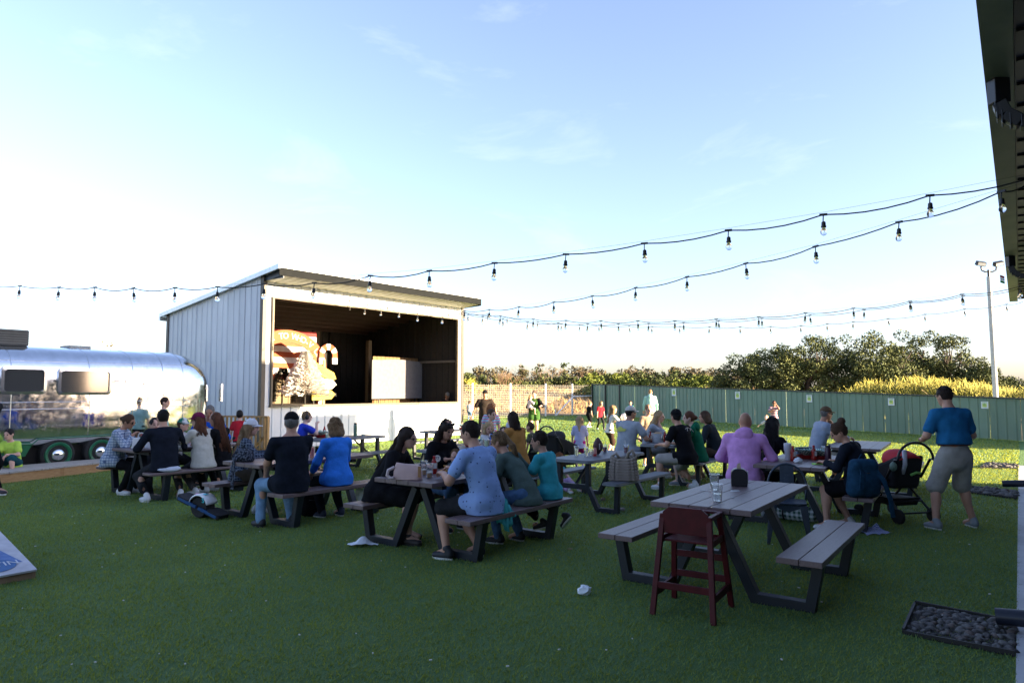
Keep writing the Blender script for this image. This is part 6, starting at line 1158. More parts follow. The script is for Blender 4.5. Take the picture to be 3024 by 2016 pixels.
    if st != 'bald':
        P = [('e', hc+hu*.016*k_-hf*.010*k_, hfr, np.array([.084, .100, .108])*k_)]; low = {'short': -.055, 'buzz': -.05}.get(st, -.10); gr = .0 if st != 'buzz' else -.007
        if st == 'buzz': P = [('e', hc+hu*.014*k_-hf*.008*k_, hfr, np.array([.078, .096, .104])*k_)]
        cutl = [('ell', hc+hf*.085*k_-hu*.062*k_, hfr, np.array([.070 if st in ('short', 'buzz') else .060, .085, .108])*k_)]
        if st in ('short', 'buzz'): cutl += [('plane', hc+hu*low*k_-hf*.03*k_, _nrm(-hu+hf*.55)), ('ell', hc+hr*.078*k_-hu*.03*k_+hf*.004*k_, hfr, np.array([.02, .026, .038])*k_), ('ell', hc-hr*.078*k_-hu*.03*k_+hf*.004*k_, hfr, np.array([.02, .026, .038])*k_)]
        amp, fq = (.004, 60) if st != 'curly' else (.012, 55)
        L_ = hair[2] if len(hair) > 2 else .34
        if st in ('long', 'curly', 'bob'):
            if st == 'bob': L_ = .13
            bk = _nrm(-hf*.9+np.array([0, -.5, 0])); p0 = hc-hf*.045*k_+hu*.0; 
            for q in (-1.0, -.5, 0, .5, 1.0):
                a_ = p0+hr*.062*k_*q+hf*.02*abs(q)*k_; b_ = nb-fw2*(.062+.018*(1-abs(q)))*s+a2*.0*s+rt_*.075*s*q+ (hf*.05*k_*abs(q)); c_ = b_-a2*(L_-.10)*s-fw2*(.025)*s+rt_*.01*q
                P.append(('c', a_, b_, .050*k_, .040*k_))
                if L_ > .16: P.append(('c', b_, c_, .040*k_, .024*k_))
                elif st == 'bob': P[-1] = ('c', a_, a_*.35+b_*.65, .052*k_, .046*k_)
            amp, fq = (.0065, 75) if st != 'curly' else (.014, 55)
        if st == 'pony': a_ = hc-hf*.105*k_+hu*.02*k_; b_ = a_-hf*.045*k_-hu*.10*k_; P += [('c', a_, b_, .024*k_, .030*k_), ('c', b_, b_-hu*.15*k_-hf*.005*k_, .030*k_, .012*k_)]
        if st == 'bun': P += [('e', hc-hf*.088*k_+hu*.112*k_, hfr, np.array([.052, .05, .048])*k_)]
        if st == 'lowbun': P += [('e', hc-hf*.115*k_-hu*.0*k_, hfr, np.array([.04, .036, .04])*k_)]
        ho = link('hair', sdf_mesh('hair', P, h*.8, .022, amp, fq, cuts=cutl, seed=seed), hm, e)
        if d < 12.5 and not cap:
            rs = random.Random(seed+9); mb = MB()
            for q in range(190):
                v = np.array([rs.gauss(0, 1), rs.gauss(0, 1), rs.gauss(.35, 1)]); v = _nrm(v)
                if v[1] > .25 and v[2] < .62+.25*v[1]: continue
                if v[2] < (-.35 if st not in ('short', 'buzz') else -.30-.25*v[1]): continue
                rr = np.array([.084, .100, .108])*k_*.985; c0_ = hc+hu*.016*k_-hf*.010*k_; p_ = c0_+hr*rr[0]*v[0]+hf*rr[1]*v[1]+hu*rr[2]*v[2]; nv = _nrm(hr*v[0]/.084+hf*v[1]/.1+hu*v[2]/.108)
                tg_ = np.cross(nv, np.cross(-hu-hf*.3, nv)); tg_ = _nrm(tg_+hr*rs.gauss(0, .25)+hf*rs.gauss(0, .25)) if np.linalg.norm(tg_) > .05 else hf; l_ = rs.uniform(.022, .045)*k_
                mb.tube([tuple(p_-tg_*l_*.5-nv*.004), tuple(p_+nv*.0035*k_), tuple(p_+tg_*l_*.6+nv*.003*k_)], [.003, .0052*k_, .0015], 4)
            tag(mb.build('hair_tufts', hm, ho, smooth=True), kind='stuff')
        if st in ('long', 'curly', 'pony') and d < 14:
            rs = random.Random(seed); mb = MB()
            for q in range(46 if st != 'pony' else 16):
                f = rs.uniform(-1, 1); w_ = rs.uniform(-.012, .012)
                if st == 'pony': a_ = hc-hf*.11*k_+hu*.02*k_; b_ = a_-hf*(.05+.03*rs.random())*k_-hu*.10*k_+hr*.02*f*k_; c_ = b_-hu*(.12+.09*rs.random())*k_+hr*.015*f; mb.tube([a_, b_, c_], [.004, .0045, .002], 4); continue
                a_ = hc-hf*.05*k_+hr*.085*k_*f+hu*(.05-.06*abs(f))*k_-hf*.055*(1-abs(f))*k_; b_ = nb-fw2*(.105+w_)*s+rt_*.10*s*f+hf*.05*k_*abs(f); c_ = b_-a2*(L_-.10)*rs.uniform(.8, 1.12)*s-fw2*rs.uniform(.0, .035)*s+rt_*rs.gauss(0, .012); wv = .012 if st == 'curly' else .004
                m1 = (a_+b_)/2-hf*.018*k_+rt_*rs.gauss(0, wv); m2 = (b_+c_)/2+rt_*rs.gauss(0, wv); mb.tube([tuple(p) for p in (a_, m1, b_, m2, c_)], [.004, .006, .007, .0055, .002], 4)
            tag(mb.build('hair_strands', hm, ho, smooth=True), kind='stuff')
    if cap:
        cm = cap; cf = -hf if capback else hf
        link('cap', sdf_mesh('cap', [('e', hc+hu*.034*k_-hf*.004*k_, hfr, np.array([.088, .106, .098])*k_)], h*.75, .02, .0015, 40, cuts=[('plane', hc+hu*.030*k_, _nrm(-hu-cf*.05))]), cm, e)
        br = MB(); n1 = 10; V = []
        for j in range(2):
            for i in range(n1+1):
                a_ = math.pi*(i/n1); rx = .080; ry = .0 if j == 0 else .085; p = hc+hu*(.034-.012*(j)-.012*abs(math.cos(a_))*1)*k_+hr*rx*math.cos(a_)*k_*(1 if j == 0 else .92)+cf*(.085*math.sin(a_)**.6+ry*math.sin(a_)**.8)*k_; V.append(tuple(p))
        mo = link('brim', quads_mesh('brim', V, [(i, i+1, n1+2+i, n1+1+i) for i in range(n1)]), cm, e); so = mo.modifiers.new('s', 'SOLIDIFY'); so.thickness = .006*k_
    if shades:
        up_ = .05 if shades == 'up' else 0.; bw_ = {'up': (.10, .065)}.get(shades, (.0, .0)); c0 = hc+hf*(.100 if shades != 'up' else .072)*k_+hu*(-.006 if shades != 'up' else .082)*k_
        if shades == 'back': c0 = hc+hf*.06*k_+hu*.09*k_
        for q in (-1, 1):
            mb = MB().ball((0, 0, 0), (.027*k_, .008*k_, .020*k_), 12, 7, Matrix((hr, hf, hu)).transposed()); mb.v = [tuple(np.array(v)+c0+hr*.032*k_*q-hf*.006*k_) for v in mb.v]; mb.build('lens', M_SHADE, e, smooth=True)
            MB().tube([tuple(c0+hr*.058*k_*q), tuple(c0+hr*.084*k_*q-hf*.02*k_), tuple(c0+hr*.086*k_*q-hf*.10*k_)], .0035*k_, 5).build('temple', M_SHADE, e)
        MB().tube([tuple(c0-hr*.012*k_), tuple(c0+hr*.012*k_)], .003*k_, 5).build('bridge', M_SHADE, e)
    e['_'] = 0; del e['_']
    return dict(e=e, hc=hc, hf=hf, hu=hu, hr=hr, arms=arms, chest=chest, fw=fw2, up=a2, rt=rt_, hip=hip, waist=waist, s=s, nb=nb)
def world(p, q):
    """local point of a person -> world"""
    return p['e'].matrix_basis @ Vector(q)
def bench(T, side, px):
    """seat place on a bench that is seen at pixel column px"""
    u = side*(.755 if TABLES[T][3] > .75 else .66); bst = None
    for k in range(-110, 111):
        p = tpos(T, u, k*.01, TABLES[T][4]+.3); e_ = abs(proj(p)[0]-px)
        if bst is None or e_ < bst[0]: bst = (e_, k*.01)
    p = tpos(T, u, bst[1], 0); a = TABLES[T][2]; f = (-side*math.cos(a), -side*math.sin(a)); return p.x, p.y, f, TABLES[T][4]
def turn(f, deg):
    c, s = math.cos(R(-deg)), math.sin(R(-deg)); return (c*f[0]-s*f[1], s*f[0]+c*f[1])     # clockwise seen from above
def stand(px, py): g_ = G(px, py); return float(g_[0]), float(g_[1])
def hgt(px, py_foot, py_head): d = G(px, py_foot)[1]; return CAM_H+(1150-py_head)/FPX*d
# ================================================================== THE CROWD
JEAN = cloth('jean', (.065, .13, .24), .25); JEANL = cloth('jean_light', (.16, .27, .40), .2); BLK = cloth('black', (.008, .008, .010), .2); BLKN = cloth('navyblack', (.010, .013, .021), .2); CHAR = cloth('charcoal', (.022, .023, .026), .2); KHA = cloth('khaki', (.36, .33, .28)); GRY = cloth('heather', (.30, .33, .37))
SHK = mat('shoe_black', (.014, .015, .019), rough=.6); SHW = mat('shoe_white', (.58, .59, .60), rough=.6); SHG = mat('shoe_grey', (.20, .22, .24), rough=.7); SHT = mat('shoe_tan', (.28, .20, .14), rough=.7)
TZ = .80
# --- middle table
x, y, f, st = bench('T2', 1, 1436)
DOTS = pattern(cloth('blue_print', (.24, .36, .62)), 'dots', ((.25, .37, .64), (.030, .05, .14)), scale=21)
p19 = person('man in a light blue printed shirt and dark shorts, back to viewer, at middle table', x, y, turn(f, 4), 1.80, st, lean=14, head=(-18, -8), hands=[(-.22, .40, TZ+.03), (.02, .46, TZ+.06)], feet=[(-.30, .26, 0), (.02, .12, 0)], girth=1.06, skin='mid', top=(DOTS, .62, .022, 'collar'), bottom=(CHAR, .92, .022), shoe=SHK, hair=('short', 'dark'), hem=.12)
for q in (-1, 1): pass
x, y, f, st = bench('T2', 1, 1556)
p20 = person('woman in a grey green tee with a ponytail, leaning over the middle table', x, y, f, 1.68, st, lean=30, head=(-14, -14), hands=[(-.10, .38, TZ), (.16, .36, TZ)], feet=[(-.12, .30, 0), (.14, .20, 0)], fem=True, skin='mid', top=(cloth('sage', (.085, .125, .11)), .55, .014), bottom=(JEAN, 2, .012), shoe=SHK, hair=('pony', 'light'), facey=True, shades='up')
x, y, f, st = bench('T2', 1, 1626)
p21 = person('boy in a turquoise tee sitting at the right end of the middle table', x, y, turn(f, -8), 1.42, st, lean=10, head=(-10, -4), hands=[(-.10, .34, .68), (.06, .36, .66)], feet=[(-.08, .06, .12), (.18, -.10, .16)], foot_ang=(15, 50), kid=1.06, skin='mid', top=(cloth('turquoise', (.045, .36, .42)), .62, .024), bottom=(BLK, 1.7, .012), shoe=SHK, hair=('short', 'dark'), facey=True, hem=.10)
x, y, f, st = bench('T2', -1, 1118)
p16 = person('long haired woman in black with sunglasses leaning in at the middle table', x, y, turn(f, -28), 1.72, st, lean=26, head=(6, -6), hands=[(-.02, .52, TZ+.03), (.30, .44, TZ+.02)], feet=[(-.10, .32, 0), (.20, .42, 0)], fem=True, girth=1.08, skin='fair', top=(BLK, 1.85, .020), bottom=(BLK, .95, .03), shoe=mat('sandal', (.03, .025, .025)), sole=M_SOLEK, hair=('long', 'dark', .42), facey=True, shades='on', hem=.14)
x, y, f, st = bench('T2', -1, 1286)
p17 = person('curly haired woman in black facing the viewer across the middle table', x, y, turn(f, 4), 1.70, st, lean=12, head=(6, -16), hands=[(-.12, .36, TZ+.10), (.18, .36, TZ+.06)], feet=[(-.12, .34, 0), (.14, .30, 0)], fem=True, skin='mid', top=(BLK, 1.8, .016), bottom=(JEAN, 2), shoe=SHK, hair=('curly', 'dark', .44), facey=True, shades='up')
# her small child with head on the table side
c_ = tpos('T2', -.40, .48, 0); person('small child held in front of the curly haired woman', c_.x-.05, c_.y+.02, turn(f, 60), .80, .52, lean=20, head=(10, -12), hands=[(-.12, .18, .66), (.12, .18, .66)], feet=[(-.08, .16, .36), (.08, .16, .36)], kid=1.12, skin='fair', top=(cloth('grey_child', (.20, .21, .22)), 1.5, .012), bottom=(BLK, 1.5), hair=('buzz', 'light'), facey=True)
# --- black cap table
x, y, f, st = bench('T3', 1, 862)
p13 = person('heavy man in black tee and black cap, back to viewer', x, y, turn(f, 12), 1.82, st, lean=4, head=(28, 2), hands=[(-.18, .36, .62), (.22, .42, .64)], feet=[(-.26, .30, 0), (.10, .24, 0)], girth=1.22, skin='mid', top=(BLKN, .62, .020), bottom=(JEANL, 2, .014), shoe=SHK, sole=M_SOLEK, hair=('short', 'grey'), cap=BLK, hem=.10)
x, y, f, st = bench('T3', 1, 1000)
p15 = person('woman in a bright blue long sleeved shirt with bobbed hair', x, y, turn(f, 6), 1.66, st, lean=6, head=(12, 0), hands=[(-.20, .30, .60), (.16, .34, .62)], feet=[(-.06, .28, 0), (.18, .20, 0)], fem=True, girth=1.14, skin='fair', top=(cloth('azure', (.035, .20, .72)), 1.75, .022, 'collar'), bottom=(BLKN, 2), shoe=mat('shoe_navy', (.012, .02, .05)), hair=('bob', 'light'), hem=.12)
x, y, f, st = bench('T3', -1, 706)
NPL = pattern(cloth('navy_plaid', (.03, .04, .06)), 'plaid', ((.012, .018, .032), (.035, .05, .08), (.14, .17, .22)), scale=9)
p12 = person('girl in white cap and navy plaid jacket with a dark backpack', x, y, turn(f, -62), 1.58, st, lean=10, head=(8, -2), hands=[(-.08, .42, .82), (.18, .40, .80)], feet=[(-.10, .30, 0), (.16, .24, 0)], fem=True, skin='fair', top=(NPL, 1.9, .022), bottom=(cloth('brown_shorts', (.05, .04, .03)), .9, .02), shoe=SHW, hair=('long', 'light', .42), cap=cloth('white_cap', (.62, .63, .66)))
# backpack of the girl
M_CAMO = pattern(cloth('camo_pack', (.03, .035, .05)), 'camo', ((.010, .012, .018), (.085, .095, .12)), scale=38)
def backpack(name, loc, yaw, label, m, w=.32, d=.18, h_=.42, straps=None, tilt=0.):
    e = empty(name, loc, yaw, label, 'backpack'); rr = d*.34; cs_ = [np.array([a*(w/2-rr), b*(d/2-rr), z]) for a in (-1, 0, 1) for b in (-1, 1) for z in (rr,)]; o = link('pack', sdf_mesh('pack', [('c', c0, np.array([c0[0]*.86, c0[1]*.7, h_-rr]), rr, rr*.9) for c0 in cs_]+[('e', np.array([0, -d*.42, h_*.34]), np.eye(3), np.array([w*.38, d*.30, h_*.24]))], .012, .06, .004, 40), m, e); o.rotation_euler = (tilt, 0, 0)
    MB().tube([(-.05, 0, h_-.02), (0, 0, h_+.05), (.05, 0, h_-.02)], .009, 6).build('grab_loop', m, e, smooth=True); MB().tube([(-w*.34, -d*.3, h_*.62), (0, -d*.66, h_*.66), (w*.34, -d*.3, h_*.62)], .005, 5).build('zip', M_BLACKMETAL, e)
    for P in straps or []:
        mb = MB()
        for a, c in zip(P, P[1:]): mb.bar(a, c, .055, .012, (0, 1, .2))
        mb.build('strap', m, e, bevel=.004)
    return e
b_ = tpx('T3', 720, 1362); backpack('dark_backpack', (b_.x, b_.y, b_.z), -.5, 'black and white patterned backpack lying on the brown table corner', M_CAMO, .30, .13, .16, [[(.0, -.06, .10), (-.02, -.14, .02), (-.02, -.16, -.16), (.0, -.17, -.34)]])
# --- boy with headphones by the shed table
x, y = tpos('T8', -.66, -.55, 0).xy; x, y, f, st = bench('T8', -1, 884)
p14 = person('curly boy in blue shirt with black headphones', x+.05, y-.1, (.75, .45), 1.52, st, lean=8, head=(10, 0), hands=[(-.10, .34, .76), (.10, .30, .98)], elbow=[None, (.5, .3, -.8)], kid=1.05, skin='pale', top=(cloth('royal', (.025, .05, .45)), .6), bottom=(CHAR, 1.2), shoe=SHK, hair=('short', 'light'), facey=True)
hp = p14; mb = MB(); c0 = hp['hc']
mb.tube([tuple(c0+hp['hr']*.092*math.cos(a_)+hp['hu']*(.02+.105*math.sin(a_))) for a_ in np.linspace(0, math.pi, 12)], .010, 6); mb.build('headphone_band', M_BLACKMETAL, hp['e'], smooth=True)
for q in (-1, 1): m_ = MB().ball((0, 0, 0), (.028, .042, .05), 10, 8); m_.v = [tuple(np.array(Matrix((hp['hr'], hp['hf'], hp['hu'])).transposed() @ Vector(v))+c0+hp['hr']*.09*q-hp['hu']*.01) for v in m_.v]; m_.build('ear_cup', M_BLACKMETAL, hp['e'], smooth=True)
# --- rounded table group
PLA = pattern(cloth('grey_plaid', (.4, .45, .5)), 'plaid', ((.50, .54, .60), (.22, .30, .42), (.10, .14, .24)), scale=7.5)
c_ = tpos('T4', -.62, -.80, 0)
p3 = person('woman in a pale blue plaid shirt and sunglasses looking at a phone', c_.x, c_.y, (.93, .10), 1.68, .442, lean=16, head=(4, -20), hands=[(-.12, .34, .93), (.06, .34, .95)], feet=[(-.14, .34, 0), (.12, .22, 0)], fem=True, girth=1.12, skin='tan', top=(PLA, 1.8, .024, 'collar'), bottom=(BLK, 2), shoe=SHW, hair=('lowbun', 'brown'), shades='on', facey=True, hem=.14)
ph = MB().box((0, 0, 0), (.075, .012, .155)).build('phone', mat('phone_case', (.35, .02, .07), rough=.4), bevel=.006); pw = world(p3, (-.02, .50, .98)); ph.location = pw; ph.rotation_euler = (-.9, 0, p3['e'].rotation_euler.z); tag(ph, 'magenta phone held by the woman in plaid', 'phone')
x, y, f, st = bench('T4', 1, 488)
p4 = person('man in a dark navy jacket with a white shirt tail, back to viewer', x, y, turn(f, 12), 1.80, st, lean=12, head=(-4, 0), hands=[(-.26, .40, TZ), (.20, .42, TZ)], feet=[(-.24, .02, 0), (.26, .06, 0)], girth=1.10, skin='mid', top=(BLKN, 1.9, .024), bottom=(CHAR, 1.75, .012), shoe=SHW, hair=('short', 'black'), hem=.05)
tail = link('shirt_tail', sdf_mesh('shirt_tail', [('e', np.array([.02, -.105, .492]), np.eye(3), np.array([.165, .065, .050])), ('e', np.array([.03, -.12, .47]), np.eye(3), np.array([.12, .055, .028]))], .012, .03, .003), cloth('white_tail', (.52, .56, .66)), p4['e'])
x, y, f, st = bench('T4', 1, 602)
p8 = person('woman in cream fleece and maroon cap, back to viewer', x, y, turn(f, -6), 1.66, st, lean=10, head=(-46, 0), hands=[(-.20, .40, TZ), (.18, .42, TZ)], feet=[(-.06, .10, 0), (.20, .18, 0)], fem=True, girth=1.16, skin='fair', top=(cloth('cream_fleece', (.50, .48, .42)), 1.9, .028, 'collar'), bottom=(cloth('dark_check', (.05, .05, .055)), 1.8), shoe=SHW, sole=M_SOLEK, hair=('long', 'auburn', .22), cap=cloth('maroon', (.14, .018, .055)), shades='on')
x, y, f, st = bench('T4', 1, 664)
p9 = person('woman in black with long hair fading to light tips', x, y, turn(f, -22), 1.68, st, lean=12, head=(-24, -6), hands=[(-.16, .40, TZ), (.02, .32, 1.02)], feet=[(-.10, .30, 0), (.16, .28, 0)], fem=True, skin='mid', top=(BLK, 1.9, .018), bottom=(BLK, 2), shoe=SHW, hair=('long', 'auburn', .52))
x, y, f, st = bench('T4', -1, 612)
p10 = person('grey haired man in a blue jacket behind the rounded table', x, y, turn(f, 20), 1.82, .47, lean=12, head=(22, -12), hands=[(-.2, .4, TZ), (.2, .4, TZ)], skin='tan', top=(cloth('blue_jacket', (.012, .075, .42)), 1.9, .024), bottom=(CHAR, 2), shoe=SHK, hair=('short', 'grey'), facey=True)
x, y = stand(478, 1372); person('boy in pale turquoise standing beside the trailer', x, y, (.95, .3), 1.52, None, lean=0, head=(10, 0), kid=1.06, skin='fair', top=(cloth('pale_turq', (.30, .52, .52)), .6, .016), bottom=(CHAR, 1), shoe=SHW, hair=('short', 'dark'), facey=True)
x, y, f, st = bench('T4', -1, 448); person('dark haired child half hidden behind the man in navy', x, y, turn(f, 10), 1.40, st, lean=8, kid=1.08, skin='fair', top=(BLKN, 1.8), bottom=(CHAR, 2), shoe=SHK, hair=('short', 'black'), facey=True)
x, y, f, st = bench('T4', -1, 520); person('child in a white and green cap behind the rounded table', x, y, turn(f, -40), 1.34, st, lean=8, kid=1.08, skin='fair', top=(cloth('white_tee', (.5, .5, .5)), .6), bottom=(CHAR, 2), shoe=SHK, hair=('short', 'brown'), cap=pattern(cloth('white_green_cap', (.5, .55, .5)), 'camo', ((.62, .63, .62), (.02, .16, .10)), scale=11))
x, y = stand(703, 1378); person('boy in red with dark hair in front of the wooden railing', x, y, (-.3, .9), 1.22, None, kid=1.1, skin='fair', top=(cloth('red_tee', (.38, .018, .03)), .6), bottom=(CHAR, 1.2), shoe=SHK, hair=('short', 'black'))
# --- deck edge, far left
x, y = stand(10, 1415); person('boy in neon yellow shirt and glasses sitting on the deck edge', x-.06, y+.32, (.12, -.98), 1.40, .20, lean=14, head=(8, -4), hands=[(-.06, .34, .46), (.04, .36, .44)], feet=[(-.20, .34, 0), (.17, .30, 0)], kid=1.06, skin='fair', top=(cloth('neon', (.42, .62, .09)), .6, .018), bottom=(cloth('teal_shorts', (.015, .07, .085)), .9, .02), shoe=SHW, hair=('short', 'black'), facey=True, hands_dir=[(.3, .5, -.6), (-.3, .5, -.7)])
x, y = stand(-26, 1470); person('man at the very left edge, only his face and sneaker in view', x-.34, y+.25, (.98, -.1), 1.80, None, lean=4, head=(0, -14), feet=[(-.10, .02, 0), (.12, .40, 0)], hands=[(-.25, -.25, .95), (.22, -.25, .95)], skin='mid', top=(CHAR, 1.8), bottom=(BLK, 2), shoe=mat('sneaker_plum', (.035, .026, .032), rough=.7), hair=('short', 'black'), facey=True)
# --- family table
x, y, f, st = bench('T7', 1, 1532)
p22 = person('woman in a mustard sweater with dark hair, back to viewer', x, y, turn(f, 2), 1.68, st, lean=10, head=(-6, 0), fem=True, girth=1.12, skin='fair', top=(cloth('mustard', (.34, .165, .045)), 1.9, .026), bottom=(BLK, 2), shoe=SHK, hair=('long', 'dark', .16))
x, y, f, st = bench('T7', -1, 1430); person('blonde child behind the green lemonade cup', x, y, turn(f, -10), 1.16, st, lean=8, head=(30, -8), kid=1.12, skin='fair', top=(cloth('white_tee', (.5, .5, .5)), .6), bottom=(JEAN, 1.4), shoe=SHW, hair=('bob', 'blonde'), facey=True)
person('brown haired girl behind the blonde child', x+.02, y+.75, turn(f, -30), 1.30, None, head=(30, 0), kid=1.08, fem=True, skin='fair', top=(cloth('tan_top', (.3, .22, .16)), .6), bottom=(JEAN, 2), shoe=SHW, hair=('short', 'brown'), facey=True)
x, y = stand(1450, 1375); TIE = pattern(cloth('tie_dye', (.5, .5, .6)), 'stripes', ((.28, .55, .66), (.62, .22, .36)), scale=5)
person('red haired girl in a pink and blue striped tee, back to viewer', x, y, (-.1, 1), 1.38, None, kid=1.06, fem=True, skin='fair', top=(TIE, .5), bottom=(JEAN, 1.2), shoe=SHW, hair=('long', 'red', .18))
x, y, f, st = bench('T7', -1, 1500); person('man in navy tee and white cap bending over the family table', x+.15, y+.10, turn(f, 18), 1.80, st, lean=46, head=(0, -30), girth=1.1, skin='mid', top=(cloth('navy_tee', (.014, .024, .06)), .6, .022), bottom=(KHA, 1), shoe=SHG, hair=('short', 'grey'), cap=cloth('pale_cap', (.40, .42, .50)))
x, y, f, st = bench('T7', -1, 1478); p27 = person('dark haired toddler with white ear muffs', x+.28, y-.20, turn(f, 30), .98, st, lean=4, kid=1.16, skin='fair', top=(cloth('white_tee', (.5, .5, .5)), .6), bottom=(CHAR, 1.2), hair=('short', 'black'))
for q in (-1, 1): m_ = MB().ball((0, 0, 0), (.026, .038, .046), 10, 8); m_.v = [tuple(np.array(Matrix((p27['hr'], p27['hf'], p27['hu'])).transposed() @ Vector(v))+p27['hc']+p27['hr']*.075*q) for v in m_.v]; m_.build('ear_muff', M_PAPW, p27['e'], smooth=True)
x, y = stand(1577, 1408); person('small boy with a shaved head at the far end of the family table', x, y, (-.8, .5), 1.03, None, kid=1.14, skin='mid', top=(cloth('olive_tee', (.10, .10, .07)), .6), bottom=(CHAR, 1), shoe=SHK, hair=('buzz', 'brown'))
x, y = stand(1660, 1452); person('little red haired girl in turquoise sitting on the turf', x-.1, y+.3, (.5, -.6), 1.05, .03, lean=8, head=(0, -20), hands=[(-.12, .30, .14), (.12, .32, .14)], feet=[(-.12, .46, 0), (.14, .50, 0)], kid=1.14, fem=True, skin='fair', top=(cloth('turquoise', (.045, .36, .42)), .6), bottom=(cloth('lilac', (.42, .30, .50)), 1.8), shoe=SHW, hair=('bob', 'red'))
# --- bucket table
c_ = tpos('T6', -.68, -.62, 0)
p41 = person('man in light grey tee and white cap, back to viewer', c_.x-.05, c_.y, (.62, .62), 1.82, .43, lean=10, head=(24, 0), hands=[(-.10, .46, TZ-.04), (.26, .42, TZ-.05)], feet=[(-.10, .40, 0), (.30, .46, 0)], girth=1.10, skin='tan', top=(GRY, .62, .024), bottom=(BLK, .9, .02), shoe=SHG, hair=('short', 'black'), cap=cloth('cream_cap', (.50, .49, .45)), hem=.12)
o = MB(); pr = [(-.10, .02), (-.03, .05), (.03, .01), (.11, .0), (.07, -.04), (-.11, -.05)]; wq = p41; pl = [wq['chest']-wq['fw']*.150+wq['rt']*(a_-.03)+wq['up']*(b2+.02) for a_, b2 in pr]; o.add([tuple(q) for q in pl]+[tuple(q-wq['fw']*.004) for q in pl], [tuple(range(6)), tuple(reversed(range(6, 12)))]); o.build('shirt_print', mat('print_yellow', (.42, .44, .08)), wq['e'])
x, y, f, st = bench('T6', -1, 1880); p42 = person('blonde woman in grey resting her chin on her hand', x+.28, y+.45, turn(f, -10), 1.68, st, lean=18, head=(-8, -4), hands=[(-.06, .40, TZ), (.05, .26, 1.02)], fem=True, skin='fair', top=(GRY, 1.8, .022), bottom=(cloth('grey_shorts', (.2, .2, .2)), .9), shoe=SHW, hair=('long', 'blonde', .34), facey=True)
person('brown haired child standing behind the blonde woman', x+.62, y+2.2, (.2, -1), 1.36, None, kid=1.08, skin='fair', top=(cloth('tan_top', (.3, .22, .16)), .6), bottom=(JEAN, 1.2), shoe=SHW, hair=('short', 'light'), facey=True)
x, y, f, st = bench('T6', 1, 2022)
p43 = person('man in black tee and backwards black cap at the bucket table', x, y, turn(f, 14), 1.80, st, lean=16, head=(18, 0), hands=[(-.24, .40, TZ-.05), (.18, .42, TZ-.05)], feet=[(-.34, .32, 0), (.22, .02, 0)], skin='mid', top=(BLK, .62, .022), bottom=(cloth('stone_shorts', (.34, .31, .28)), .92, .022), shoe=SHW, hair=('short', 'black'), cap=BLK, capback=True, hem=.10)
mb = MB(); wq = p43
for a_, b2, c2, d2 in ((-.10, .04, -.02, .06), (-.02, .06, .06, .03), (-.06, .0, -.03, .06), (.02, .0, .05, .05), (.06, .04, .10, -.02)): mb.tube([tuple(wq['chest']-wq['fw']*.148+wq['rt']*(a_+.05)+wq['up']*(b2+.05)), tuple(wq['chest']-wq['fw']*.148+wq['rt']*(c2+.05)+wq['up']*(d2+.05))], .004, 4)
mb.build('shirt_print', M_PAPW, wq['e'])
x, y, f, st = bench('T6', 1, 2066); p44 = person('woman in a green hooded outfit with her hair tied back', x, y, turn(f, -8), 1.68, st, lean=12, head=(-16, 0), fem=True, girth=1.05, skin='pale', top=(cloth('kelly_green', (.008, .125, .065)), 1.9, .026, 'hood'), bottom=(cloth('kelly_green', (.008, .125, .065)), 1.0, .02), shoe=SHG, hair=('lowbun', 'auburn'), facey=True)
x, y, f, st = bench('T6', 1, 2120); p45 = person('woman in a dark slate top at the right end of the bucket table', x, y, turn(f, -4), 1.70, st, lean=18, head=(-12, 0), fem=True, girth=1.12, skin='mid', top=(cloth('slate', (.022, .027, .033)), 1.3, .026), bottom=(cloth('brown_shorts2', (.10, .065, .045)), 1.0, .02), shoe=SHT, hair=('bob', 'brown'), facey=True)
# --- ketchup table and the tables beside it
c_ = tpos('T10', -.80, -.72, 0)
p48 = person('bald man in a lilac hooded shirt, back to viewer', c_.x+.22, c_.y, (.42, .90), 1.84, .442, lean=12, head=(10, -10), hands=[(-.20, .40, .72), (.24, .40, .74)], feet=[(-.26, .34, 0), (.22, .30, 0)], girth=1.16, skin='tan', top=(cloth('lilac_shirt', (.54, .27, .56)), 1.9, .024, 'hood'), bottom=(CHAR, 1.0), shoe=SHG, hair=('bald', 'dark'), hem=.12)
c_ = tpos('T10', -.80, -.12, 0); p49 = person('woman with long black hair beside the man in lilac', c_.x+.36, c_.y-.02, (.75, .62), 1.66, .442, lean=12, head=(20, -4), fem=True, skin='tan', top=(BLK, .5, .014), bottom=(BLKN, 2), shoe=SHK, hair=('long', 'black', .46))
x, y = tpos('T10', .78, -.50, 0).xy; f = bench('T10', 1, 2550)[2]; st = .442
p51 = person('woman in navy with a messy bun bending over the table', x, y, turn(f, 10), 1.68, st, lean=17, head=(-22, -26), hands=[(-.16, .40, TZ), (.14, .36, TZ)], feet=[(-.30, .34, 0), (.12, .22, 0)], fem=True, girth=1.18, skin='mid', top=(BLKN, 1.8, .024), bottom=(BLK, .8, .02), shoe=SHW, sole=M_SOLEK, hair=('bun', 'brown'), facey=True, hem=.12)
PET = cloth('petrol_pack', (.012, .045, .085), .25); q = Vector(G(2545, 1466, .442)); backpack('blue_backpack', (q.x, q.y-.02, .445), .12, 'petrol blue backpack propped on the bench behind the navy woman', PET, .36, .20, .44, [[(-.06, -.08, .36), (-.10, -.16, .26), (-.12, -.17, .10)], [(.08, -.08, .36), (.17, -.15, .20), (.24, -.16, -.02), (.27, -.15, -.22)]], .08)
x, y, f, st = bench('T11', -1, 2412)
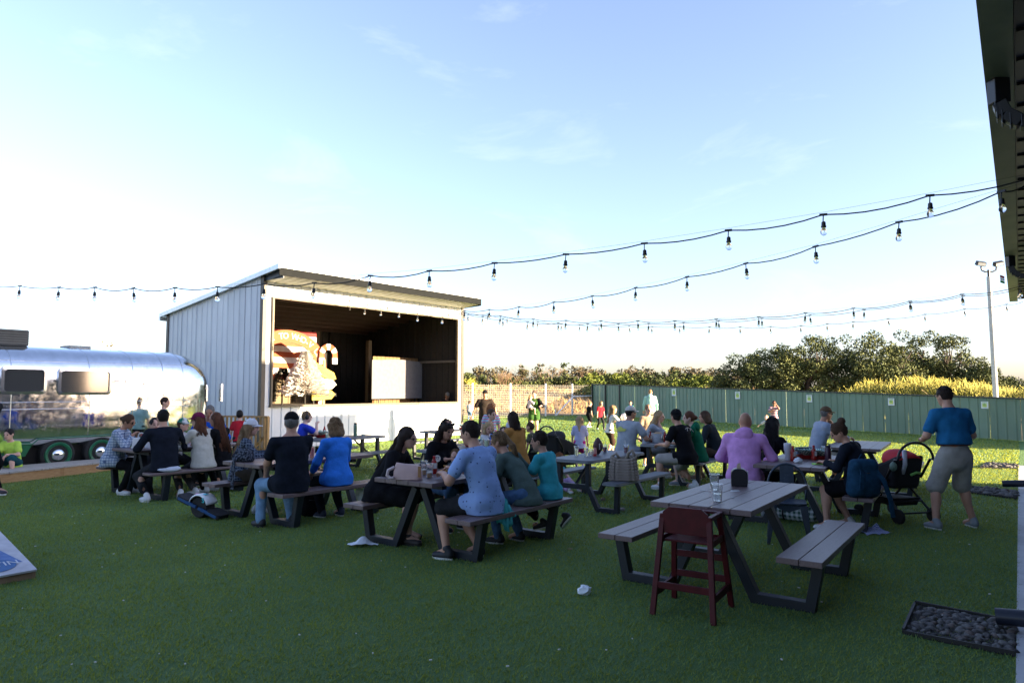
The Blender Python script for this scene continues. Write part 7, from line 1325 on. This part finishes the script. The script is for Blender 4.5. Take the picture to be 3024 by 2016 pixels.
p50 = person('man in grey sweatshirt and brown cap with hand at his face', x, y, turn(f, -34), 1.80, st, lean=12, head=(-6, -2), hands=[(-.04, .22, 1.18), (.16, .50, TZ+.02)], elbow=[(-.3, .8, -.9), None], feet=[(-.14, .36, 0), (.16, .30, 0)], girth=1.08, skin='tan', top=(cloth('blue_grey_sweat', (.26, .31, .40)), 1.9, .026, 'collar'), bottom=(KHA, .95, .02), shoe=SHK, hair=('short', 'grey'), cap=cloth('brown_cap', (.11, .075, .045)), shades='on', facey=True)
# --- standing man in blue
gx, gy = stand(2830, 1562)
p52 = person('man in blue tee and grey shorts standing with his back to viewer', gx, gy, (-.10, .99), hgt(2798, 1562, 1131), None, lean=6, head=(-4, -14), hands=[(-.20, .30, 1.06), (.20, .30, 1.06)], elbow=[(-.75, -.5, -1), (.75, -.5, -1)], hands_dir=[(.5, .8, .1), (-.5, .8, .1)], feet=[(-.27, .02, 0), (.28, .10, 0)], foot_ang=(0, 0), girth=1.07, skin='mid', top=(cloth('cobalt_tee', (.016, .125, .27)), .68, .026), bottom=(cloth('stone_grey', (.30, .285, .255)), .96, .028), belt=mat('brown_belt', (.05, .018, .012), rough=.5), shoe=SHG, hair=('short', 'dark'), hem=-.145)
# --- people out on the sunny lawn
def far(label, px, pf, ph, face, **kw):
    x, y = stand(px, pf); return person(label, x, y, face, hgt(px, pf, ph), None, **kw)
gx, gy = stand(1432, 1308)
far('man in dark tee, black cap and mirrored goggles walking to the viewer', 1432, 1310, 1150, (.0, -1), lean=4, head=(0, 4), feet=[(-.12, .20, 0), (.12, -.15, .03)], hands=[(-.40, .10, .85), (.40, .08, .85)], girth=1.15, skin='tan', top=(cloth('dark_tee', (.03, .022, .018)), .62, .022), bottom=(CHAR, 1.0, .02), shoe=SHK, hair=('short', 'dark'), cap=BLK, shades='up', facey=True)
far('toddler in white tee and jeans by the wire fence', 1386, 1240, 1185, (.2, 1), lean=0, kid=1.14, skin='fair', top=(cloth('white_tee', (.5, .5, .5)), .6), bottom=(JEAN, 2), shoe=SHW, hair=('short', 'brown'))
pm = far('woman in a short green dress carrying a baby on the sunny lawn', 1578, 1290, 1152, (-.1, -1), lean=-4, fem=True, head=(10, 0), hands=[(-.25, .30, 1.12), (.10, .28, 1.05)], skin='fair', top=(cloth('olive_green_dress', (.035, .085, .02)), .2, .014), bottom=(cloth('olive_green_dress', (.035, .085, .02)), .45, .035), shoe=SHT, hair=('lowbun', 'brown'), facey=True, hem=.2)
sleeve = link('black_cardigan', sdf_mesh('black_cardigan', [('c', a_[0], a_[1], .075, .07) for a_ in pm['arms']]+[('c', a_[1], a_[1]*.6+a_[2]*.4, .07, .06) for a_ in pm['arms']]+[('c', a_[0]-np.array([0, .05, 0]), a_[0]+np.array([0, -.06, -.75]), .05, .08) for a_ in pm['arms']], .02, .04, .006, 30), BLK, pm['e'])
q = world(pm, (.16, .20, 0)); person('baby in pale clothes held by the woman in the green dress', q.x, q.y, (.6, .5), .78, 1.02, lean=4, kid=1.16, hands=[(-.1, .15, 1.25), (.1, .15, 1.25)], feet=[(-.12, .16, .82), (.12, .16, .80)], skin='fair', top=(cloth('baby_pale', (.42, .36, .40)), .9), bottom=(cloth('baby_pale', (.42, .36, .40)), .5), hair=('buzz', 'light'))
far('small boy in black by the end of the green fence', 1738, 1262, 1186, (.8, .4), kid=1.1, feet=[(-.07, .12, 0), (.10, -.12, .03)], skin='fair', top=(BLK, .6, .02), bottom=(BLK, 1.0, .025), shoe=SHW, hair=('short', 'light'))
far('girl in a red tee and dark trousers on the far lawn', 1772, 1268, 1185, (.4, -.8), kid=1.08, fem=True, feet=[(-.10, .14, 0), (.08, -.10, .02)], skin='fair', top=(cloth('red_tee', (.38, .018, .03)), .6, .018), bottom=(CHAR, 2), shoe=SHW, hair=('long', 'light', .2), facey=True)
pg = far('long haired girl in white tee and black shorts holding a soccer ball', 1800, 1348, 1196, (.85, .35), kid=1.05, fem=True, lean=10, feet=[(-.07, .12, 0), (.08, -.14, .02)], hands=[(-.10, .36, .90), (.12, .36, .90)], skin='fair', top=(cloth('white_tee2', (.58, .56, .56)), .6, .016), bottom=(cloth('dark_shorts', (.035, .02, .016)), 1.0, .008), shoe=SHW, hair=('long', 'light', .40))
sb_.location = world(pg, (.0, .46, .98)); tag(sb_, 'black and white soccer ball held by the girl in white', 'ball')
far('blonde girl in an oversized pale tee, back to viewer', 1712, 1385, 1229, (.15, 1), kid=1.06, fem=True, skin='fair', top=(cloth('lavender_tee', (.42, .42, .58)), .75, .03), bottom=(cloth('magenta_shorts', (.45, .02, .20)), .6, .02), shoe=SHW, hair=('long', 'blonde', .26), hem=.18)
far('boy in a green and blue jersey by the fence', 1862, 1258, 1183, (-.1, -1), kid=1.08, skin='fair', top=(pattern(cloth('jersey', (.1, .4, .2)), 'camo', ((.08, .38, .06), (.01, .08, .40)), scale=6), .6, .02), bottom=(KHA, 1.0, .02), shoe=SHW, hair=('short', 'dark'), facey=True)
far('man in an aqua hooded shirt and khaki shorts walking away', 1922, 1275, 1146, (.15, 1), girth=1.04, skin='fair', feet=[(-.10, -.10, .02), (.12, .14, 0)], top=(cloth('aqua_long', (.30, .50, .46)), 1.9, .024, 'hood'), bottom=(KHA, 1.0, .024), shoe=SHW, hair=('buzz', 'light'))
far('woman in a striped tee and sunglasses standing before the green fence', 2287, 1282, 1182, (-.2, -1), fem=True, girth=1.05, skin='tan', hands=[(-.05, .24, 1.14), (.10, .26, .92)], elbow=[(-.5, .2, -.9), None], top=(pattern(cloth('stripe_tee', (.4, .3, .35)), 'stripes', ((.55, .45, .46), (.45, .10, .14), (.02, .03, .10)), scale=6.5, dist=0), .55, .018), bottom=(JEAN, 2), shoe=SHW, hair=('lowbun', 'dark'), shades='on', facey=True)
far('blond toddler running past the striped woman', 2268, 1300, 1228, (-.6, -.5), kid=1.16, skin='pale', hands=[(-.35, .15, .60), (.2, .2, .5)], feet=[(-.06, .16, 0), (.08, -.14, .05)], top=(cloth('white_tee', (.5, .5, .5)), .9), bottom=(KHA, 1.2), shoe=SHW, hair=('buzz', 'blonde'))
# a performer resting at the right end of the stage
s_, z_ = sh_pt(1318, 1186, .6); X = SL+WS*s_+WI*.75; person('person in a grey cap sitting behind the stage sill', X.x, X.y, tuple((-WI).xy), 1.70, .10, lean=16, head=(40, -10), skin='tan', top=(BLK, 1.9), bottom=(CHAR, 2), shoe=SHK, hair=('short', 'dark'), cap=cloth('grey_cap', (.17, .16, .15)), z0=.62)

q = Vector(G(905, 1532)); backpack('black_bag', (q.x, q.y+.25, 0), .3, 'black bag on the turf under the bench of the man in black cap', BLK, .30, .18, .34)
q = bs('T3', .60, .42); e = empty('plastic_bag', (q.x+.10, q.y-.10, .30), 0, 'thin clear plastic bag hanging beside the woman in blue', 'bag'); mb = MB(); mb.ball((0, 0, 0), (.06, .05, .12), 12, 9); random.seed(31); mb.v = [tuple(c*random.uniform(.75, 1.1) for c in v) for v in mb.v]; mb.build('film', mat('bag_film', (.55, .58, .60), rough=.25, var=.1), e); MB().tube([(-.03, 0, .10), (0, 0, .17), (.03, 0, .10)], .004, 5).build('handles', mat('bag_film', (.55, .58, .60)), e)
